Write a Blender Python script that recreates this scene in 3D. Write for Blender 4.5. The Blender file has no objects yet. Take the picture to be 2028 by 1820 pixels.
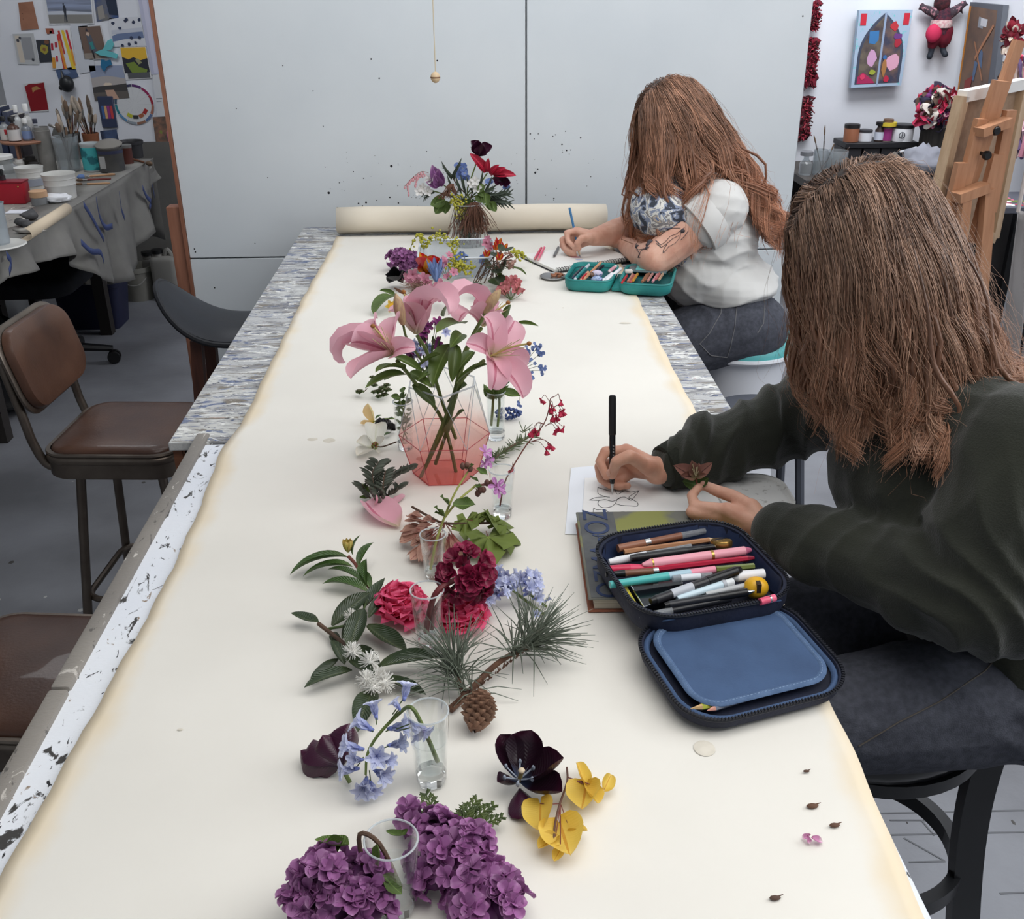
import bpy,bmesh,math,random
import numpy as np
from mathutils import Vector,Matrix,Quaternion,Euler,noise as mnoise
V=Vector
rnd=random.Random(7)
PI=math.pi
scn=bpy.context.scene
COL=scn.collection

# ---------------------------------------------------------------- camera
F_PX,PITCH,YAW,ROLL,CAMZ=2020.0,math.radians(25.7),math.radians(2.15),math.radians(0.4),1.77
cam_data=bpy.data.cameras.new('camera')
cam_data.sensor_width=36.0
cam_data.lens=36.0*F_PX/2028.0
cam_data.clip_start=0.02
cam=bpy.data.objects.new('camera',cam_data)
COL.objects.link(cam)
CAM_M=(Matrix.Translation((0,0,CAMZ))@Matrix.Rotation(-YAW,4,'Z')
@Matrix.Rotation(PI/2-PITCH,4,'X')@Matrix.Rotation(-ROLL,4,'Z'))
cam.matrix_world=CAM_M
scn.camera=cam

# ---------------------------------------------------------------- world and light
scn.view_settings.view_transform='Standard'
scn.view_settings.look='None'
scn.view_settings.gamma=1.0
scn.view_settings.use_curve_mapping=False
scn.view_settings.exposure=0.40
scn.cycles.use_denoising=True
scn.cycles.max_bounces=7
scn.cycles.diffuse_bounces=3
scn.cycles.time_limit=1150
scn.cycles.use_adaptive_sampling=True
scn.cycles.adaptive_threshold=0.06
scn.cycles.transparent_max_bounces=16
scn.cycles.transmission_bounces=6
scn.cycles.glossy_bounces=3
scn.cycles.sample_clamp_indirect=4.0
w=bpy.data.worlds.new('studio_daylight')
scn.world=w
w.use_nodes=True
w.node_tree.nodes['Background'].inputs[0].default_value=(0.82,0.9,1.0,1)
w.node_tree.nodes['Background'].inputs[1].default_value=0.22

def area(name,loc,target,sx,sy,power,col):
 d=bpy.data.lights.new(name,'AREA')
 d.shape='RECTANGLE';d.size=sx;d.size_y=sy;d.energy=power;d.color=col
 o=bpy.data.objects.new(name,d);COL.objects.link(o)
 o.location=loc
 o.rotation_euler=(V(target)-V(loc)).to_track_quat('-Z','Y').to_euler()
 return o
area('skylight',(0.5,0.65,3.05),(0.3,0.65,0.0),1.9,4.2,51,(1.0,0.99,0.97))
area('studio_window',(2.75,1.5,2.15),(0.0,1.6,1.0),2.4,1.3,36,(0.92,0.96,1.0))
area('partition_fill',(0.2,2.75,3.02),(0.1,3.86,1.95),3.0,0.5,24,(0.97,0.98,1.0))  # added fill light to brighten the partition; not an actual window
area('bench_fill',(-1.9,4.6,3.05),(-1.9,5.4,0.9),0.9,0.9,17,(0.95,0.97,1.0))  # added fill light lifting the left bench and its wall; no roof opening there
area('back_room_skylight',(2.0,5.0,3.05),(2.0,5.8,0.4),1.4,1.2,56,(0.95,0.97,1.0))

# ---------------------------------------------------------------- pixel -> place helpers
def ray(px,py):
 d=V(((px-1014.0)/F_PX,-(py-910.0)/F_PX,-1.0))
 return(CAM_M.to_3x3()@d)
def P(px,py,z=0.92):
 d=ray(px,py);t=(z-CAMZ)/d.z
 return V((0,0,CAMZ))+d*t
def PY(px,py,y):
 d=ray(px,py);t=y/d.y
 return V((0,0,CAMZ))+d*t
def PX(px,py,x):
 d=ray(px,py);t=x/d.x
 return V((0,0,CAMZ))+d*t

# ---------------------------------------------------------------- materials
def lin(c):
 c=c/255.0
 return c/12.92 if c<=0.04045 else((c+0.055)/1.055)**2.4
def rgb(t):return(lin(t[0]),lin(t[1]),lin(t[2]),1.0)
MATS={}
def pm(name,c,rough=0.6,c2=None,scale=12.0,mix=1.0,bump=0.0,bscale=40.0,metal=0.0,trans=0.0,ior=1.45,
stretch=None,sheen=0.0,coat=0.0,transl=0.0,spec=0.5,detail=4.0,lo=0.35,hi=0.65,aniso=0.0,alpha=1.0,vary=0.0):
 """procedural principled material: two colours mixed by noise + noise bump"""
 if name in MATS:return MATS[name]
 m=bpy.data.materials.new(name);m.use_nodes=True;MATS[name]=m
 nt=m.node_tree;N=nt.nodes;L=nt.links
 b=N['Principled BSDF'];out=N['Material Output']
 b.inputs['Roughness'].default_value=rough
 b.inputs['Metallic'].default_value=metal
 b.inputs['Transmission Weight'].default_value=trans
 b.inputs['IOR'].default_value=ior
 b.inputs['Specular IOR Level'].default_value=spec
 b.inputs['Sheen Weight'].default_value=sheen
 b.inputs['Coat Weight'].default_value=coat
 b.inputs['Anisotropic'].default_value=aniso
 b.inputs['Alpha'].default_value=alpha
 b.inputs['Base Color'].default_value=rgb(c)
 tc=N.new('ShaderNodeTexCoord');mp=N.new('ShaderNodeMapping')
 L.new(tc.outputs['Object'],mp.inputs['Vector'])
 if stretch:mp.inputs['Scale'].default_value=stretch
 colout=None
 if c2 is not None:
  n=N.new('ShaderNodeTexNoise');n.inputs['Scale'].default_value=scale;n.inputs['Detail'].default_value=detail
  L.new(mp.outputs['Vector'],n.inputs['Vector'])
  r=N.new('ShaderNodeValToRGB');r.color_ramp.elements[0].position=lo;r.color_ramp.elements[1].position=hi
  r.color_ramp.elements[0].color=rgb(c)
  c2m=tuple(c[i]*(1-mix)+c2[i]*mix for i in range(3))
  r.color_ramp.elements[1].color=rgb(c2m)
  L.new(n.outputs['Fac'],r.inputs['Fac']);colout=r.outputs['Color']
  L.new(colout,b.inputs['Base Color'])
 if vary>0:
  oi=N.new('ShaderNodeObjectInfo');hs=N.new('ShaderNodeHueSaturation')
  mr=N.new('ShaderNodeMapRange');mr.inputs[3].default_value=1-vary;mr.inputs[4].default_value=1+vary
  L.new(oi.outputs['Random'],mr.inputs[0]);L.new(mr.outputs[0],hs.inputs['Value'])
  if colout:L.new(colout,hs.inputs['Color'])
  else:hs.inputs['Color'].default_value=rgb(c)
  L.new(hs.outputs['Color'],b.inputs['Base Color']);colout=hs.outputs['Color']
 if bump>0:
  n2=N.new('ShaderNodeTexNoise');n2.inputs['Scale'].default_value=bscale;n2.inputs['Detail'].default_value=5
  L.new(mp.outputs['Vector'],n2.inputs['Vector'])
  bp=N.new('ShaderNodeBump');bp.inputs['Strength'].default_value=bump;bp.inputs['Distance'].default_value=0.004
  L.new(n2.outputs['Fac'],bp.inputs['Height']);L.new(bp.outputs['Normal'],b.inputs['Normal'])
 if transl>0:
  t=N.new('ShaderNodeBsdfTranslucent');t.inputs['Color'].default_value=rgb(c)
  if colout:L.new(colout,t.inputs['Color'])
  mx=N.new('ShaderNodeMixShader');mx.inputs[0].default_value=transl
  L.new(b.outputs[0],mx.inputs[1]);L.new(t.outputs[0],mx.inputs[2]);L.new(mx.outputs[0],out.inputs['Surface'])
 return m

def blade_mat(name,c,edge,base,rough=0.5,transl=0.25,veins=0.0,length=0.08,vary=0.1,ribw=0.0012,ribc=None,spec=0.4,basefrac=0.3):
 """petal / leaf: colour runs from the base outwards (real pigment), midrib line, fine veins"""
 if name in MATS:return MATS[name]
 m=bpy.data.materials.new(name);m.use_nodes=True;MATS[name]=m
 nt=m.node_tree;N=nt.nodes;L=nt.links
 b=N['Principled BSDF'];out=N['Material Output']
 b.inputs['Roughness'].default_value=rough;b.inputs['Specular IOR Level'].default_value=spec
 uv=N.new('ShaderNodeAttribute');uv.attribute_name='bl'  # x: along 0..1, y: across -1..1
 sp=N.new('ShaderNodeSeparateXYZ');L.new(uv.outputs['Vector'],sp.inputs[0])
 r=N.new('ShaderNodeValToRGB');L.new(sp.outputs['X'],r.inputs['Fac'])
 r.color_ramp.elements[0].position=0.0;r.color_ramp.elements[0].color=rgb(base)
 r.color_ramp.elements[1].position=1.0;r.color_ramp.elements[1].color=rgb(edge)
 e=r.color_ramp.elements.new(basefrac);e.color=rgb(c)
 e=r.color_ramp.elements.new(0.75);e.color=rgb(c)
 col=r.outputs['Color']
 ab=N.new('ShaderNodeMath');ab.operation='ABSOLUTE';L.new(sp.outputs['Y'],ab.inputs[0])
 lt=N.new('ShaderNodeMath');lt.operation='LESS_THAN';lt.inputs[1].default_value=ribw*60
 L.new(ab.outputs[0],lt.inputs[0])
 mx=N.new('ShaderNodeMix');mx.data_type='RGBA'
 rc=ribc if ribc else tuple(min(255,int(k*1.25+12))for k in c)
 mx.inputs[7].default_value=rgb(rc);L.new(lt.outputs[0],mx.inputs[0]);L.new(col,mx.inputs[6])
 col=mx.outputs[2]
 if vary:
  oi=N.new('ShaderNodeObjectInfo');hs=N.new('ShaderNodeHueSaturation')
  mr=N.new('ShaderNodeMapRange');mr.inputs[3].default_value=1-vary;mr.inputs[4].default_value=1+vary
  L.new(oi.outputs['Random'],mr.inputs[0]);L.new(mr.outputs[0],hs.inputs['Value'])
  L.new(col,hs.inputs['Color']);col=hs.outputs['Color']
 L.new(col,b.inputs['Base Color'])
 if veins>0:
  wv=N.new('ShaderNodeTexWave');wv.inputs['Scale'].default_value=5;wv.inputs['Distortion'].default_value=0.6
  cb=N.new('ShaderNodeCombineXYZ')
  ma=N.new('ShaderNodeMath');ma.operation='MULTIPLY_ADD';ma.inputs[1].default_value=-0.25
  L.new(ab.outputs[0],ma.inputs[0]);L.new(sp.outputs['X'],ma.inputs[2]);L.new(ma.outputs[0],cb.inputs[0])
  L.new(cb.outputs[0],wv.inputs['Vector'])
  bp=N.new('ShaderNodeBump');bp.inputs['Strength'].default_value=veins;bp.inputs['Distance'].default_value=0.002
  L.new(wv.outputs['Fac'],bp.inputs['Height']);L.new(bp.outputs['Normal'],b.inputs['Normal'])
 t=N.new('ShaderNodeBsdfTranslucent');L.new(col,t.inputs['Color'])
 ms=N.new('ShaderNodeMixShader');ms.inputs[0].default_value=transl
 L.new(b.outputs[0],ms.inputs[1]);L.new(t.outputs[0],ms.inputs[2]);L.new(ms.outputs[0],out.inputs['Surface'])
 return m

def paint_mat(name,base,base2,splats,streak=(2.0,14.0,2.0),rough=0.55,wood=None,density=1.0):
 """paint-stained board: layered streaks, smears and spatter"""
 m=bpy.data.materials.new(name);m.use_nodes=True;MATS[name]=m
 nt=m.node_tree;N=nt.nodes;L=nt.links
 b=N['Principled BSDF'];b.inputs['Roughness'].default_value=rough
 tc=N.new('ShaderNodeTexCoord')
 def mapped(s,o=(0,0,0)):
  mp=N.new('ShaderNodeMapping');mp.inputs['Scale'].default_value=s;mp.inputs['Location'].default_value=o
  L.new(tc.outputs['Object'],mp.inputs['Vector']);return mp.outputs['Vector']
 n=N.new('ShaderNodeTexNoise');n.inputs['Scale'].default_value=3;n.inputs['Detail'].default_value=6
 L.new(mapped((1,1,1)),n.inputs['Vector'])
 r=N.new('ShaderNodeValToRGB');r.color_ramp.elements[0].position=0.38;r.color_ramp.elements[1].position=0.62
 r.color_ramp.elements[0].color=rgb(base);r.color_ramp.elements[1].color=rgb(base2)
 L.new(n.outputs['Fac'],r.inputs['Fac']);col=r.outputs['Color']
 for i,(c,sc,st,thr,soft)in enumerate(splats):
  n=N.new('ShaderNodeTexNoise');n.inputs['Scale'].default_value=sc;n.inputs['Detail'].default_value=7
  n.inputs['Roughness'].default_value=0.62;n.inputs['Distortion'].default_value=0.8
  L.new(mapped(st,(i*7.3,i*3.1,i*1.7)),n.inputs['Vector'])
  r=N.new('ShaderNodeValToRGB');r.color_ramp.elements[0].position=thr;r.color_ramp.elements[1].position=thr+soft
  r.color_ramp.elements[0].color=(0,0,0,1);r.color_ramp.elements[1].color=(1,1,1,1)
  L.new(n.outputs['Fac'],r.inputs['Fac'])
  mx=N.new('ShaderNodeMix');mx.data_type='RGBA'
  L.new(r.outputs['Color'],mx.inputs[0]);L.new(col,mx.inputs[6]);mx.inputs[7].default_value=rgb(c)
  col=mx.outputs[2]
 L.new(col,b.inputs['Base Color'])
 n=N.new('ShaderNodeTexNoise');n.inputs['Scale'].default_value=60;n.inputs['Detail'].default_value=5
 L.new(mapped(streak),n.inputs['Vector'])
 bp=N.new('ShaderNodeBump');bp.inputs['Strength'].default_value=0.35;bp.inputs['Distance'].default_value=0.003
 L.new(n.outputs['Fac'],bp.inputs['Height']);L.new(bp.outputs['Normal'],b.inputs['Normal'])
 return m

def wood_mat(name,c,c2,axis='x',rough=0.5,scale=1.0):
 st={'x':(2,22,22),'y':(22,2,22),'z':(22,22,2)}[axis]
 return pm(name,c,rough,c2,scale=2.2*scale,stretch=st,bump=0.15,bscale=8,detail=6,lo=0.3,hi=0.7)

def glass_mat(name,c=(255,255,255),rough=0.0,ior=1.45,alpha_mix=0.0):
 """thin drinking glass / vase: clear refraction that lets light through to the table"""
 if name in MATS:return MATS[name]
 m=bpy.data.materials.new(name);m.use_nodes=True;MATS[name]=m
 nt=m.node_tree;N=nt.nodes;L=nt.links
 out=N['Material Output'];N.remove(N['Principled BSDF'])
 g=N.new('ShaderNodeBsdfGlossy');g.inputs['Roughness'].default_value=0.03;g.inputs['Color'].default_value=(1,1,1,1)
 t=N.new('ShaderNodeBsdfTransparent');t.inputs['Color'].default_value=rgb(c)
 fr=N.new('ShaderNodeLayerWeight');fr.inputs['Blend'].default_value=0.5
 pw=N.new('ShaderNodeMath');pw.operation='POWER';pw.inputs[1].default_value=2.6;L.new(fr.outputs['Facing'],pw.inputs[0])
 ad=N.new('ShaderNodeMath');ad.operation='MULTIPLY_ADD';ad.inputs[1].default_value=0.85*(ior-1)/.45;ad.inputs[2].default_value=0.02
 L.new(pw.outputs[0],ad.inputs[0])
 mx=N.new('ShaderNodeMixShader');L.new(ad.outputs[0],mx.inputs[0]);L.new(t.outputs[0],mx.inputs[1]);L.new(g.outputs[0],mx.inputs[2])
 if alpha_mix>0:
  d=N.new('ShaderNodeBsdfDiffuse');d.inputs['Color'].default_value=rgb(c)
  m2=N.new('ShaderNodeMixShader');m2.inputs[0].default_value=alpha_mix
  L.new(mx.outputs[0],m2.inputs[1]);L.new(d.outputs[0],m2.inputs[2]);L.new(m2.outputs[0],out.inputs['Surface'])
 else:
  L.new(mx.outputs[0],out.inputs['Surface'])
 return m

# ---------------------------------------------------------------- mesh building
class MB:
 def __init__(s):s.v=[];s.f=[];s.m=[];s.bl=None
 def add(s,vs,fs,mi=0,M=None):
  o=len(s.v)
  if M is not None:vs=[M@V(p)for p in vs]
  s.v+=[tuple(p)for p in vs];s.f+=[tuple(i+o for i in f)for f in fs];s.m+=[mi]*len(fs)
  return s
 def box(s,c,size,mi=0,M=None):
  x,y,z=(k/2 for k in size)
  vs=[V(c)+V((a*x,b*y,d*z))for a in(-1,1)for b in(-1,1)for d in(-1,1)]
  return s.add(vs,[(0,1,3,2),(4,6,7,5),(0,4,5,1),(2,3,7,6),(0,2,6,4),(1,5,7,3)],mi,M)
 def rbox(s,c,size,r=0.005,seg=2,mi=0,M=None):
  bm=bmesh.new();bmesh.ops.create_cube(bm,size=1.0)
  for v in bm.verts:v.co=V((v.co.x*size[0],v.co.y*size[1],v.co.z*size[2]))
  r=min(r,0.49*min(size))
  bmesh.ops.bevel(bm,geom=bm.edges[:],offset=r,segments=seg,profile=0.5,affect='EDGES')
  bm.verts.index_update()
  vs=[V(c)+v.co for v in bm.verts];fs=[tuple(v.index for v in f.verts)for f in bm.faces]
  bm.free();return s.add(vs,fs,mi,M)
 def tube(s,pts,r,n=8,mi=0,cap=True,M=None,flat=1.0):
  pts=[V(p)for p in pts];k=len(pts)
  if not isinstance(r,(list,tuple)):r=[r]*k
  vs=[];fs=[];nrm=None
  for i in range(k):
   t=(pts[min(i+1,k-1)]-pts[max(i-1,0)])
   if t.length<1e-9:t=V((0,0,1))
   t.normalize()
   if nrm is None:
    nrm=t.cross(V((0,0,1)))
    if nrm.length<1e-3:nrm=t.cross(V((0,1,0)))
   nrm=(nrm-t*nrm.dot(t));nrm.normalize();bn=t.cross(nrm)
   for j in range(n):
    a=2*PI*j/n
    vs.append(pts[i]+(nrm*math.cos(a)+bn*math.sin(a)*flat)*r[i])
  for i in range(k-1):
   for j in range(n):
    fs.append((i*n+j,i*n+(j+1)%n,(i+1)*n+(j+1)%n,(i+1)*n+j))
  if cap:fs+=[tuple(range(n-1,-1,-1)),tuple((k-1)*n+j for j in range(n))]
  return s.add(vs,fs,mi,M)
 def lathe(s,prof,n=32,mi=0,M=None,closed=False,ph=0.0):
  vs=[];fs=[];k=len(prof)
  for(r,z)in prof:
   for j in range(n):
    a=2*PI*j/n+ph
    vs.append((r*math.cos(a),r*math.sin(a),z))
  for i in range(k-1 if not closed else k):
   i2=(i+1)%k
   for j in range(n):
    fs.append((i*n+j,i*n+(j+1)%n,i2*n+(j+1)%n,i2*n+j))
  if not closed:
   if prof[0][0]>1e-6:fs.append(tuple(range(n-1,-1,-1)))
   if prof[-1][0]>1e-6:fs.append(tuple((k-1)*n+j for j in range(n)))
  return s.add(vs,fs,mi,M)
 def ell(s,c,r,nu=12,nv=8,mi=0,M=None):
  if not isinstance(r,(list,tuple)):r=(r,r,r)
  vs=[V(c)+V((0,0,-r[2]))];fs=[]
  for i in range(1,nv):
   t=PI*i/nv-PI/2
   for j in range(nu):
    a=2*PI*j/nu
    vs.append(V(c)+V((r[0]*math.cos(t)*math.cos(a),r[1]*math.cos(t)*math.sin(a),r[2]*math.sin(t))))
  vs.append(V(c)+V((0,0,r[2])));top=len(vs)-1
  for j in range(nu):
   fs.append((0,1+(j+1)%nu,1+j))
   fs.append((top,top-nu+j,top-nu+(j+1)%nu))
  for i in range(nv-2):
   for j in range(nu):
    a=1+i*nu
    fs.append((a+j,a+(j+1)%nu,a+nu+(j+1)%nu,a+nu+j))
  return s.add(vs,fs,mi,M)
 def prism(s,poly,z0,z1,mi=0,M=None):
  n=len(poly)
  vs=[(p[0],p[1],z0)for p in poly]+[(p[0],p[1],z1)for p in poly]
  fs=[tuple(range(n-1,-1,-1)),tuple(range(n,2*n))]+[(i,(i+1)%n,n+(i+1)%n,n+i)for i in range(n)]
  return s.add(vs,fs,mi,M)
 def grid(s,G,mi=0,M=None,wrap=False):
  R=len(G);C=len(G[0]);vs=[p for row in G for p in row];fs=[]
  for i in range(R-1):
   for j in range(C if wrap else C-1):
    fs.append((i*C+j,i*C+(j+1)%C,(i+1)*C+(j+1)%C,(i+1)*C+j))
  return s.add(vs,fs,mi,M)
 def mesh(s,name,mats,sharp=40,smooth=True):
  me=bpy.data.meshes.new(name)
  me.from_pydata(s.v,[],s.f)
  for m in(mats if isinstance(mats,(list,tuple))else[mats]):me.materials.append(m)
  if any(s.m):me.polygons.foreach_set('material_index',s.m)
  if smooth:
   me.polygons.foreach_set('use_smooth',[True]*len(s.f))
   if sharp:me.set_sharp_from_angle(angle=math.radians(sharp))
  if s.bl is not None:
   at=me.attributes.new('bl','FLOAT_VECTOR','POINT')
   at.data.foreach_set('vector',[c for t in s.bl for c in t])
  me.update();return me
 def build(s,name,mats,parent=None,M=None,sharp=40,smooth=True,world=True):
  """one mesh object; coordinates are world unless the parent is placed (then world=False -> parent's local)"""
  o=bpy.data.objects.new(name,s.mesh(name,mats,sharp,smooth));COL.objects.link(o)
  if parent is not None:
   o.parent=parent
   if world:o.matrix_parent_inverse=parent_world(parent).inverted()
  if M is not None:o.matrix_basis=M
  return o

def parent_world(p):
 M=p.matrix_basis.copy()
 if p.parent is not None:M=parent_world(p.parent)@p.matrix_parent_inverse@M
 return M
def tag(o,label=None,cat=None,group=None,kind=None):
 if label:o['label']=label
 if cat:o['category']=cat
 if group:o['group']=group
 if kind:o['kind']=kind
 return o
def thing(name,label,cat,loc=(0,0,0),rot=None,group=None):
 o=bpy.data.objects.new(name,None);COL.objects.link(o)
 o.empty_display_size=0.05
 M=Matrix.Translation(V(loc))
 if rot is not None:M=M@rot.to_4x4()
 o.matrix_basis=M
 return tag(o,label,cat,group)
def inst(name,me,parent,M,label=None):
 """a piece sharing mesh data, placed in its parent's local space"""
 o=bpy.data.objects.new(name,me);COL.objects.link(o);o.parent=parent;o.matrix_basis=M
 if label:o['label']=label
 return o
def frame(d,roll=0.0,loc=(0,0,0),up=None):
 """matrix whose local +X points along d"""
 d=V(d).normalized();u=V(up)if up is not None else V((0,0,1))
 if abs(d.dot(u))>0.995:u=V((0,1,0))
 y=u.cross(d).normalized();z=d.cross(y)
 R=Matrix((d,y,z)).transposed()
 return Matrix.Translation(V(loc))@R.to_4x4()@Matrix.Rotation(roll,4,'X')
def frameZ(d,roll=0.0,loc=(0,0,0)):
 q=V(d).normalized().to_track_quat('Z','Y')
 return Matrix.Translation(V(loc))@q.to_matrix().to_4x4()@Matrix.Rotation(roll,4,'Z')
def bez(pts,n=12):
 """Catmull-Rom through points"""
 pts=[V(p)for p in pts]
 if len(pts)<3:return[pts[0].lerp(pts[-1],i/n)for i in range(n+1)]
 ext=[pts[0]*2-pts[1]]+pts+[pts[-1]*2-pts[-2]];out=[]
 per=max(2,n//(len(pts)-1))
 for i in range(1,len(ext)-2):
  a,b,c,d=ext[i-1:i+3]
  for k in range(per):
   t=k/per
   out.append(0.5*((2*b)+(c-a)*t+(2*a-5*b+4*c-d)*t*t+(3*b-a-3*c+d)*t**3))
 out.append(pts[-1]);return out
def tris(o):return sum(len(p.vertices)-2 for p in o.data.polygons)
def rrect(w_,h_,r,n=5):
 out=[]
 for cx,cy,a0 in((w_/2-r,h_/2-r,0),(-w_/2+r,h_/2-r,90),(-w_/2+r,-h_/2+r,180),(w_/2-r,-h_/2+r,270)):
  for k in range(n+1):
   a=math.radians(a0+90*k/n);out.append((cx+r*math.cos(a),cy+r*math.sin(a)))
 return out
def text_mesh(txt,size,depth=0.0004):
 cu=bpy.data.curves.new('txt','FONT');cu.body=txt;cu.size=size;cu.extrude=depth;cu.align_x='CENTER';cu.align_y='CENTER'
 o=bpy.data.objects.new('txt',cu);COL.objects.link(o)
 dg=bpy.context.evaluated_depsgraph_get();me=bpy.data.meshes.new_from_object(o.evaluated_get(dg))
 bpy.data.objects.remove(o);bpy.data.curves.remove(cu);return me
def mb_text(mb,txt,size,M,mi=0,depth=0.0004):
 me=text_mesh(txt,size,depth)
 mb.add([v.co.copy()for v in me.vertices],[tuple(p.vertices)for p in me.polygons],mi,M)
 bpy.data.meshes.remove(me)
def col_mat(c,rough=0.6,**k):
 return pm('tone_%d_%d_%d_%d'%(c[0],c[1],c[2],int(rough*100)),c,rough,**k)
# ================================================================ THE SETTING
TZ=0.92  # far table top (under the paper)
NZ=0.92  # near table top
PZ=TZ+0.004  # paper's upper face
BACK=6.2  # back wall of the whole studio
M_panel=pm('painted_panel',(216,221,224),0.75,(207,213,217),scale=1.6,bump=0.08,bscale=30)
M_wall=pm('white_wall',(232,234,240),0.8,(222,225,232),scale=2,bump=0.06,bscale=60)
M_wall_grey=pm('grey_wall',(150,152,155),0.85,(132,134,136),scale=2)
M_floor=pm('concrete_floor',(144,146,152),0.55,(118,119,124),scale=2.4,detail=8,bump=0.25,bscale=45)
M_trimwood=wood_mat('trim_timber',(150,102,80),(128,82,62),'z',0.6)
M_black=pm('black_mark',(35,35,40),0.7)
M_seam=pm('dark_seam',(70,72,78),0.8)

def struct(mb,name,mats,**k):
 o=mb.build(name,mats,**k);o['kind']='structure';return o

# floor: painted concrete with scored tile joints on the right side
fl=MB();fl.box((0.4,2.2,-0.05),(7.2,9.0,0.1))
floor=struct(fl,'floor',M_floor)
sj=MB()
for(x0,y0,x1,y1)in((1700,1612,2028,1605),(1705,1655,2028,1648),(1762,1625,1845,1625),(1825,1625,1850,1655),(1790,1660,1870,1705),(1800,1708,1872,1706),(1980,1770,2028,1768)):
 a_,c_=P(x0,y0,0),P(x1,y1,0);d_=c_-a_;sj.box((d_.length/2,0,.0006),(d_.length,.004,.0012),0,frame(d_,0,a_))
for yy in(2.0,3.1,4.3):sj.box((1.6,yy,.0006),(1.6,.004,.0012))
floor_j=sj.build('floor_joints',col_mat((104,106,110)),floor)
fl2=MB()
for(x,y,r,c)in[(1.03,0.95,.012,0),(1.1,1.05,.008,1),(1.25,1.2,.007,2),(-1.0,2.3,.01,2),(-1.2,1.9,.008,2),(-.95,1.7,.012,2),(1.0,1.5,.009,3),(1.3,1.45,.01,2),(1.2,.8,.006,3)]:
 fl2.lathe([(r,0.0),(r*0.8,0.0012)],7,c,Matrix.Translation((x,y,0)))
for k in range(140):
 x=rnd.uniform(-1.6,-.6)if k%2 else rnd.uniform(.8,1.7);y=rnd.uniform(.3,4.5);r=rnd.uniform(.003,.011)
 fl2.lathe([(r,0.0),(r*0.7,0.001)],5,rnd.choice([2,2,3,3,0 if k%9==0 else 2]),Matrix.Translation((x,y,0))@Matrix.Scale(rnd.uniform(.4,1),4,(1,0,0)))
fl2.build('paint_drips',[col_mat((60,170,160)),col_mat((150,70,60)),col_mat((190,190,188)),col_mat((80,78,76))],floor)['kind']='stuff'

wb=MB();wb.box((0.4,BACK+0.05,1.6),(7.2,0.1,3.2));struct(wb,'wall_back',M_wall)
XL=-2.62
wl=MB();wl.box((XL-0.05,3.2,1.6),(0.1,6.2,3.2));struct(wl,'wall_left',M_wall_grey)
XR=PY(1911,90,BACK).x
wr=MB();wr.box((XR+0.05,2.2,1.6),(0.1,8.0,3.2));struct(wr,'wall_right',M_wall)
# right-hand return wall of the back room (bright corner behind the easel)
ce=MB();ce.box((0.4,2.2,3.16),(7.2,8.2,0.08));struct(ce,'ceiling',pm('ceiling_paint',(225,226,228),0.9))
# lower back wall behind the bench: dark board
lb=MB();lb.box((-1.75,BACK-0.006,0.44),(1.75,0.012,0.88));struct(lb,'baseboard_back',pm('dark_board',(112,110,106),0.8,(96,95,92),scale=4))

# ---- free-standing white partition behind the table
WY=3.86
pl,pr=PY(303,0,WY).x,PY(1611,0,WY).x
pl2,pr2=PY(382,560,WY).x,PY(1549,560,WY).x
pl,pr=(pl+pl2)/2,(pr+pr2)/2
seam_x=PY(1042,200,WY).x
seam_z=PY(470,511,WY).z
part=thing('wall_partition','tall white painted partition board standing behind the long table','partition',((pl+pr)/2,WY,0))
part['kind']='structure'
g=0.0025
def pnl(x0,x1,z0,z1):
 mb=MB();mb.rbox(((x0+x1)/2,WY+0.02,(z0+z1)/2),(x1-x0,0.04,z1-z0),0.002,1)
 mb.build('panel',M_panel,part)
pnl(pl,seam_x-g,seam_z+g,3.1);pnl(seam_x+g,pr,seam_z+g,3.1)
xm=PY(497,512,WY).x
pnl(pl,seam_x-g,0.0,seam_z-g);pnl(seam_x+g,pr,0.0,seam_z-g)
mb=MB();mb.box(((pl+pr)/2,WY+0.055,1.55),(pr-pl-0.02,0.03,3.1));mb.build('backing',M_seam,part)
mb=MB();mb.box((pl-0.006,WY+0.025,1.55),(0.011,0.07,3.1));mb.build('edge_strip',M_trimwood,part)
mb=MB();mb.rbox((pl-0.037,WY+0.035,0.49),(0.052,0.06,0.98),0.003);mb.build('edge_post',M_trimwood,part)
# spatter and nail holes
mb=MB()
spots=[(735,117,3),(751,155,3),(866,120,3),(775,329,5),(651,382,5),(772,391,3),(710,403,3),(725,401,4),(718,408,3),(746,397,2),(789,402,3),(788,368,2),(720,353,2),(700,340,2),(1050,265,3),(1058,275,2),(1113,286,3),(1100,267,2),(1066,265,2),(1150,273,3),(1122,298,3),(1130,297,2),(1060,342,4),(1065,335,3),(1097,393,3),(1095,270,2),(530,352,2),(385,493,3),(387,499,3),(425,570,3),(505,482,2),(1533,612,3),(1540,480,3),(468,215,2),(620,180,2),(1590,32,3),(672,362,2),(668,411,2),(640,250,2),(560,130,2),(845,300,2),(1170,350,2),(1120,260,2)]
for(x,y,s)in spots:
 p=PY(x,y,WY);r=s*0.5*3.4/F_PX
 mb.lathe([(r*1.2,0),(r*0.7,0.0012)],7,0,Matrix.Translation((p.x,WY,p.z))@Matrix.Rotation(PI/2,4,'X'))
for k in range(60):
 p=PY(rnd.uniform(640,1230),rnd.uniform(290,430),WY);r=rnd.uniform(.0006,.0016)
 mb.lathe([(r*1.2,0),(r*0.7,0.0012)],5,0,Matrix.Translation((p.x,WY,p.z))@Matrix.Rotation(PI/2,4,'X'))
mb.build('spatter',M_black,part)['kind']='stuff'

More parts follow.
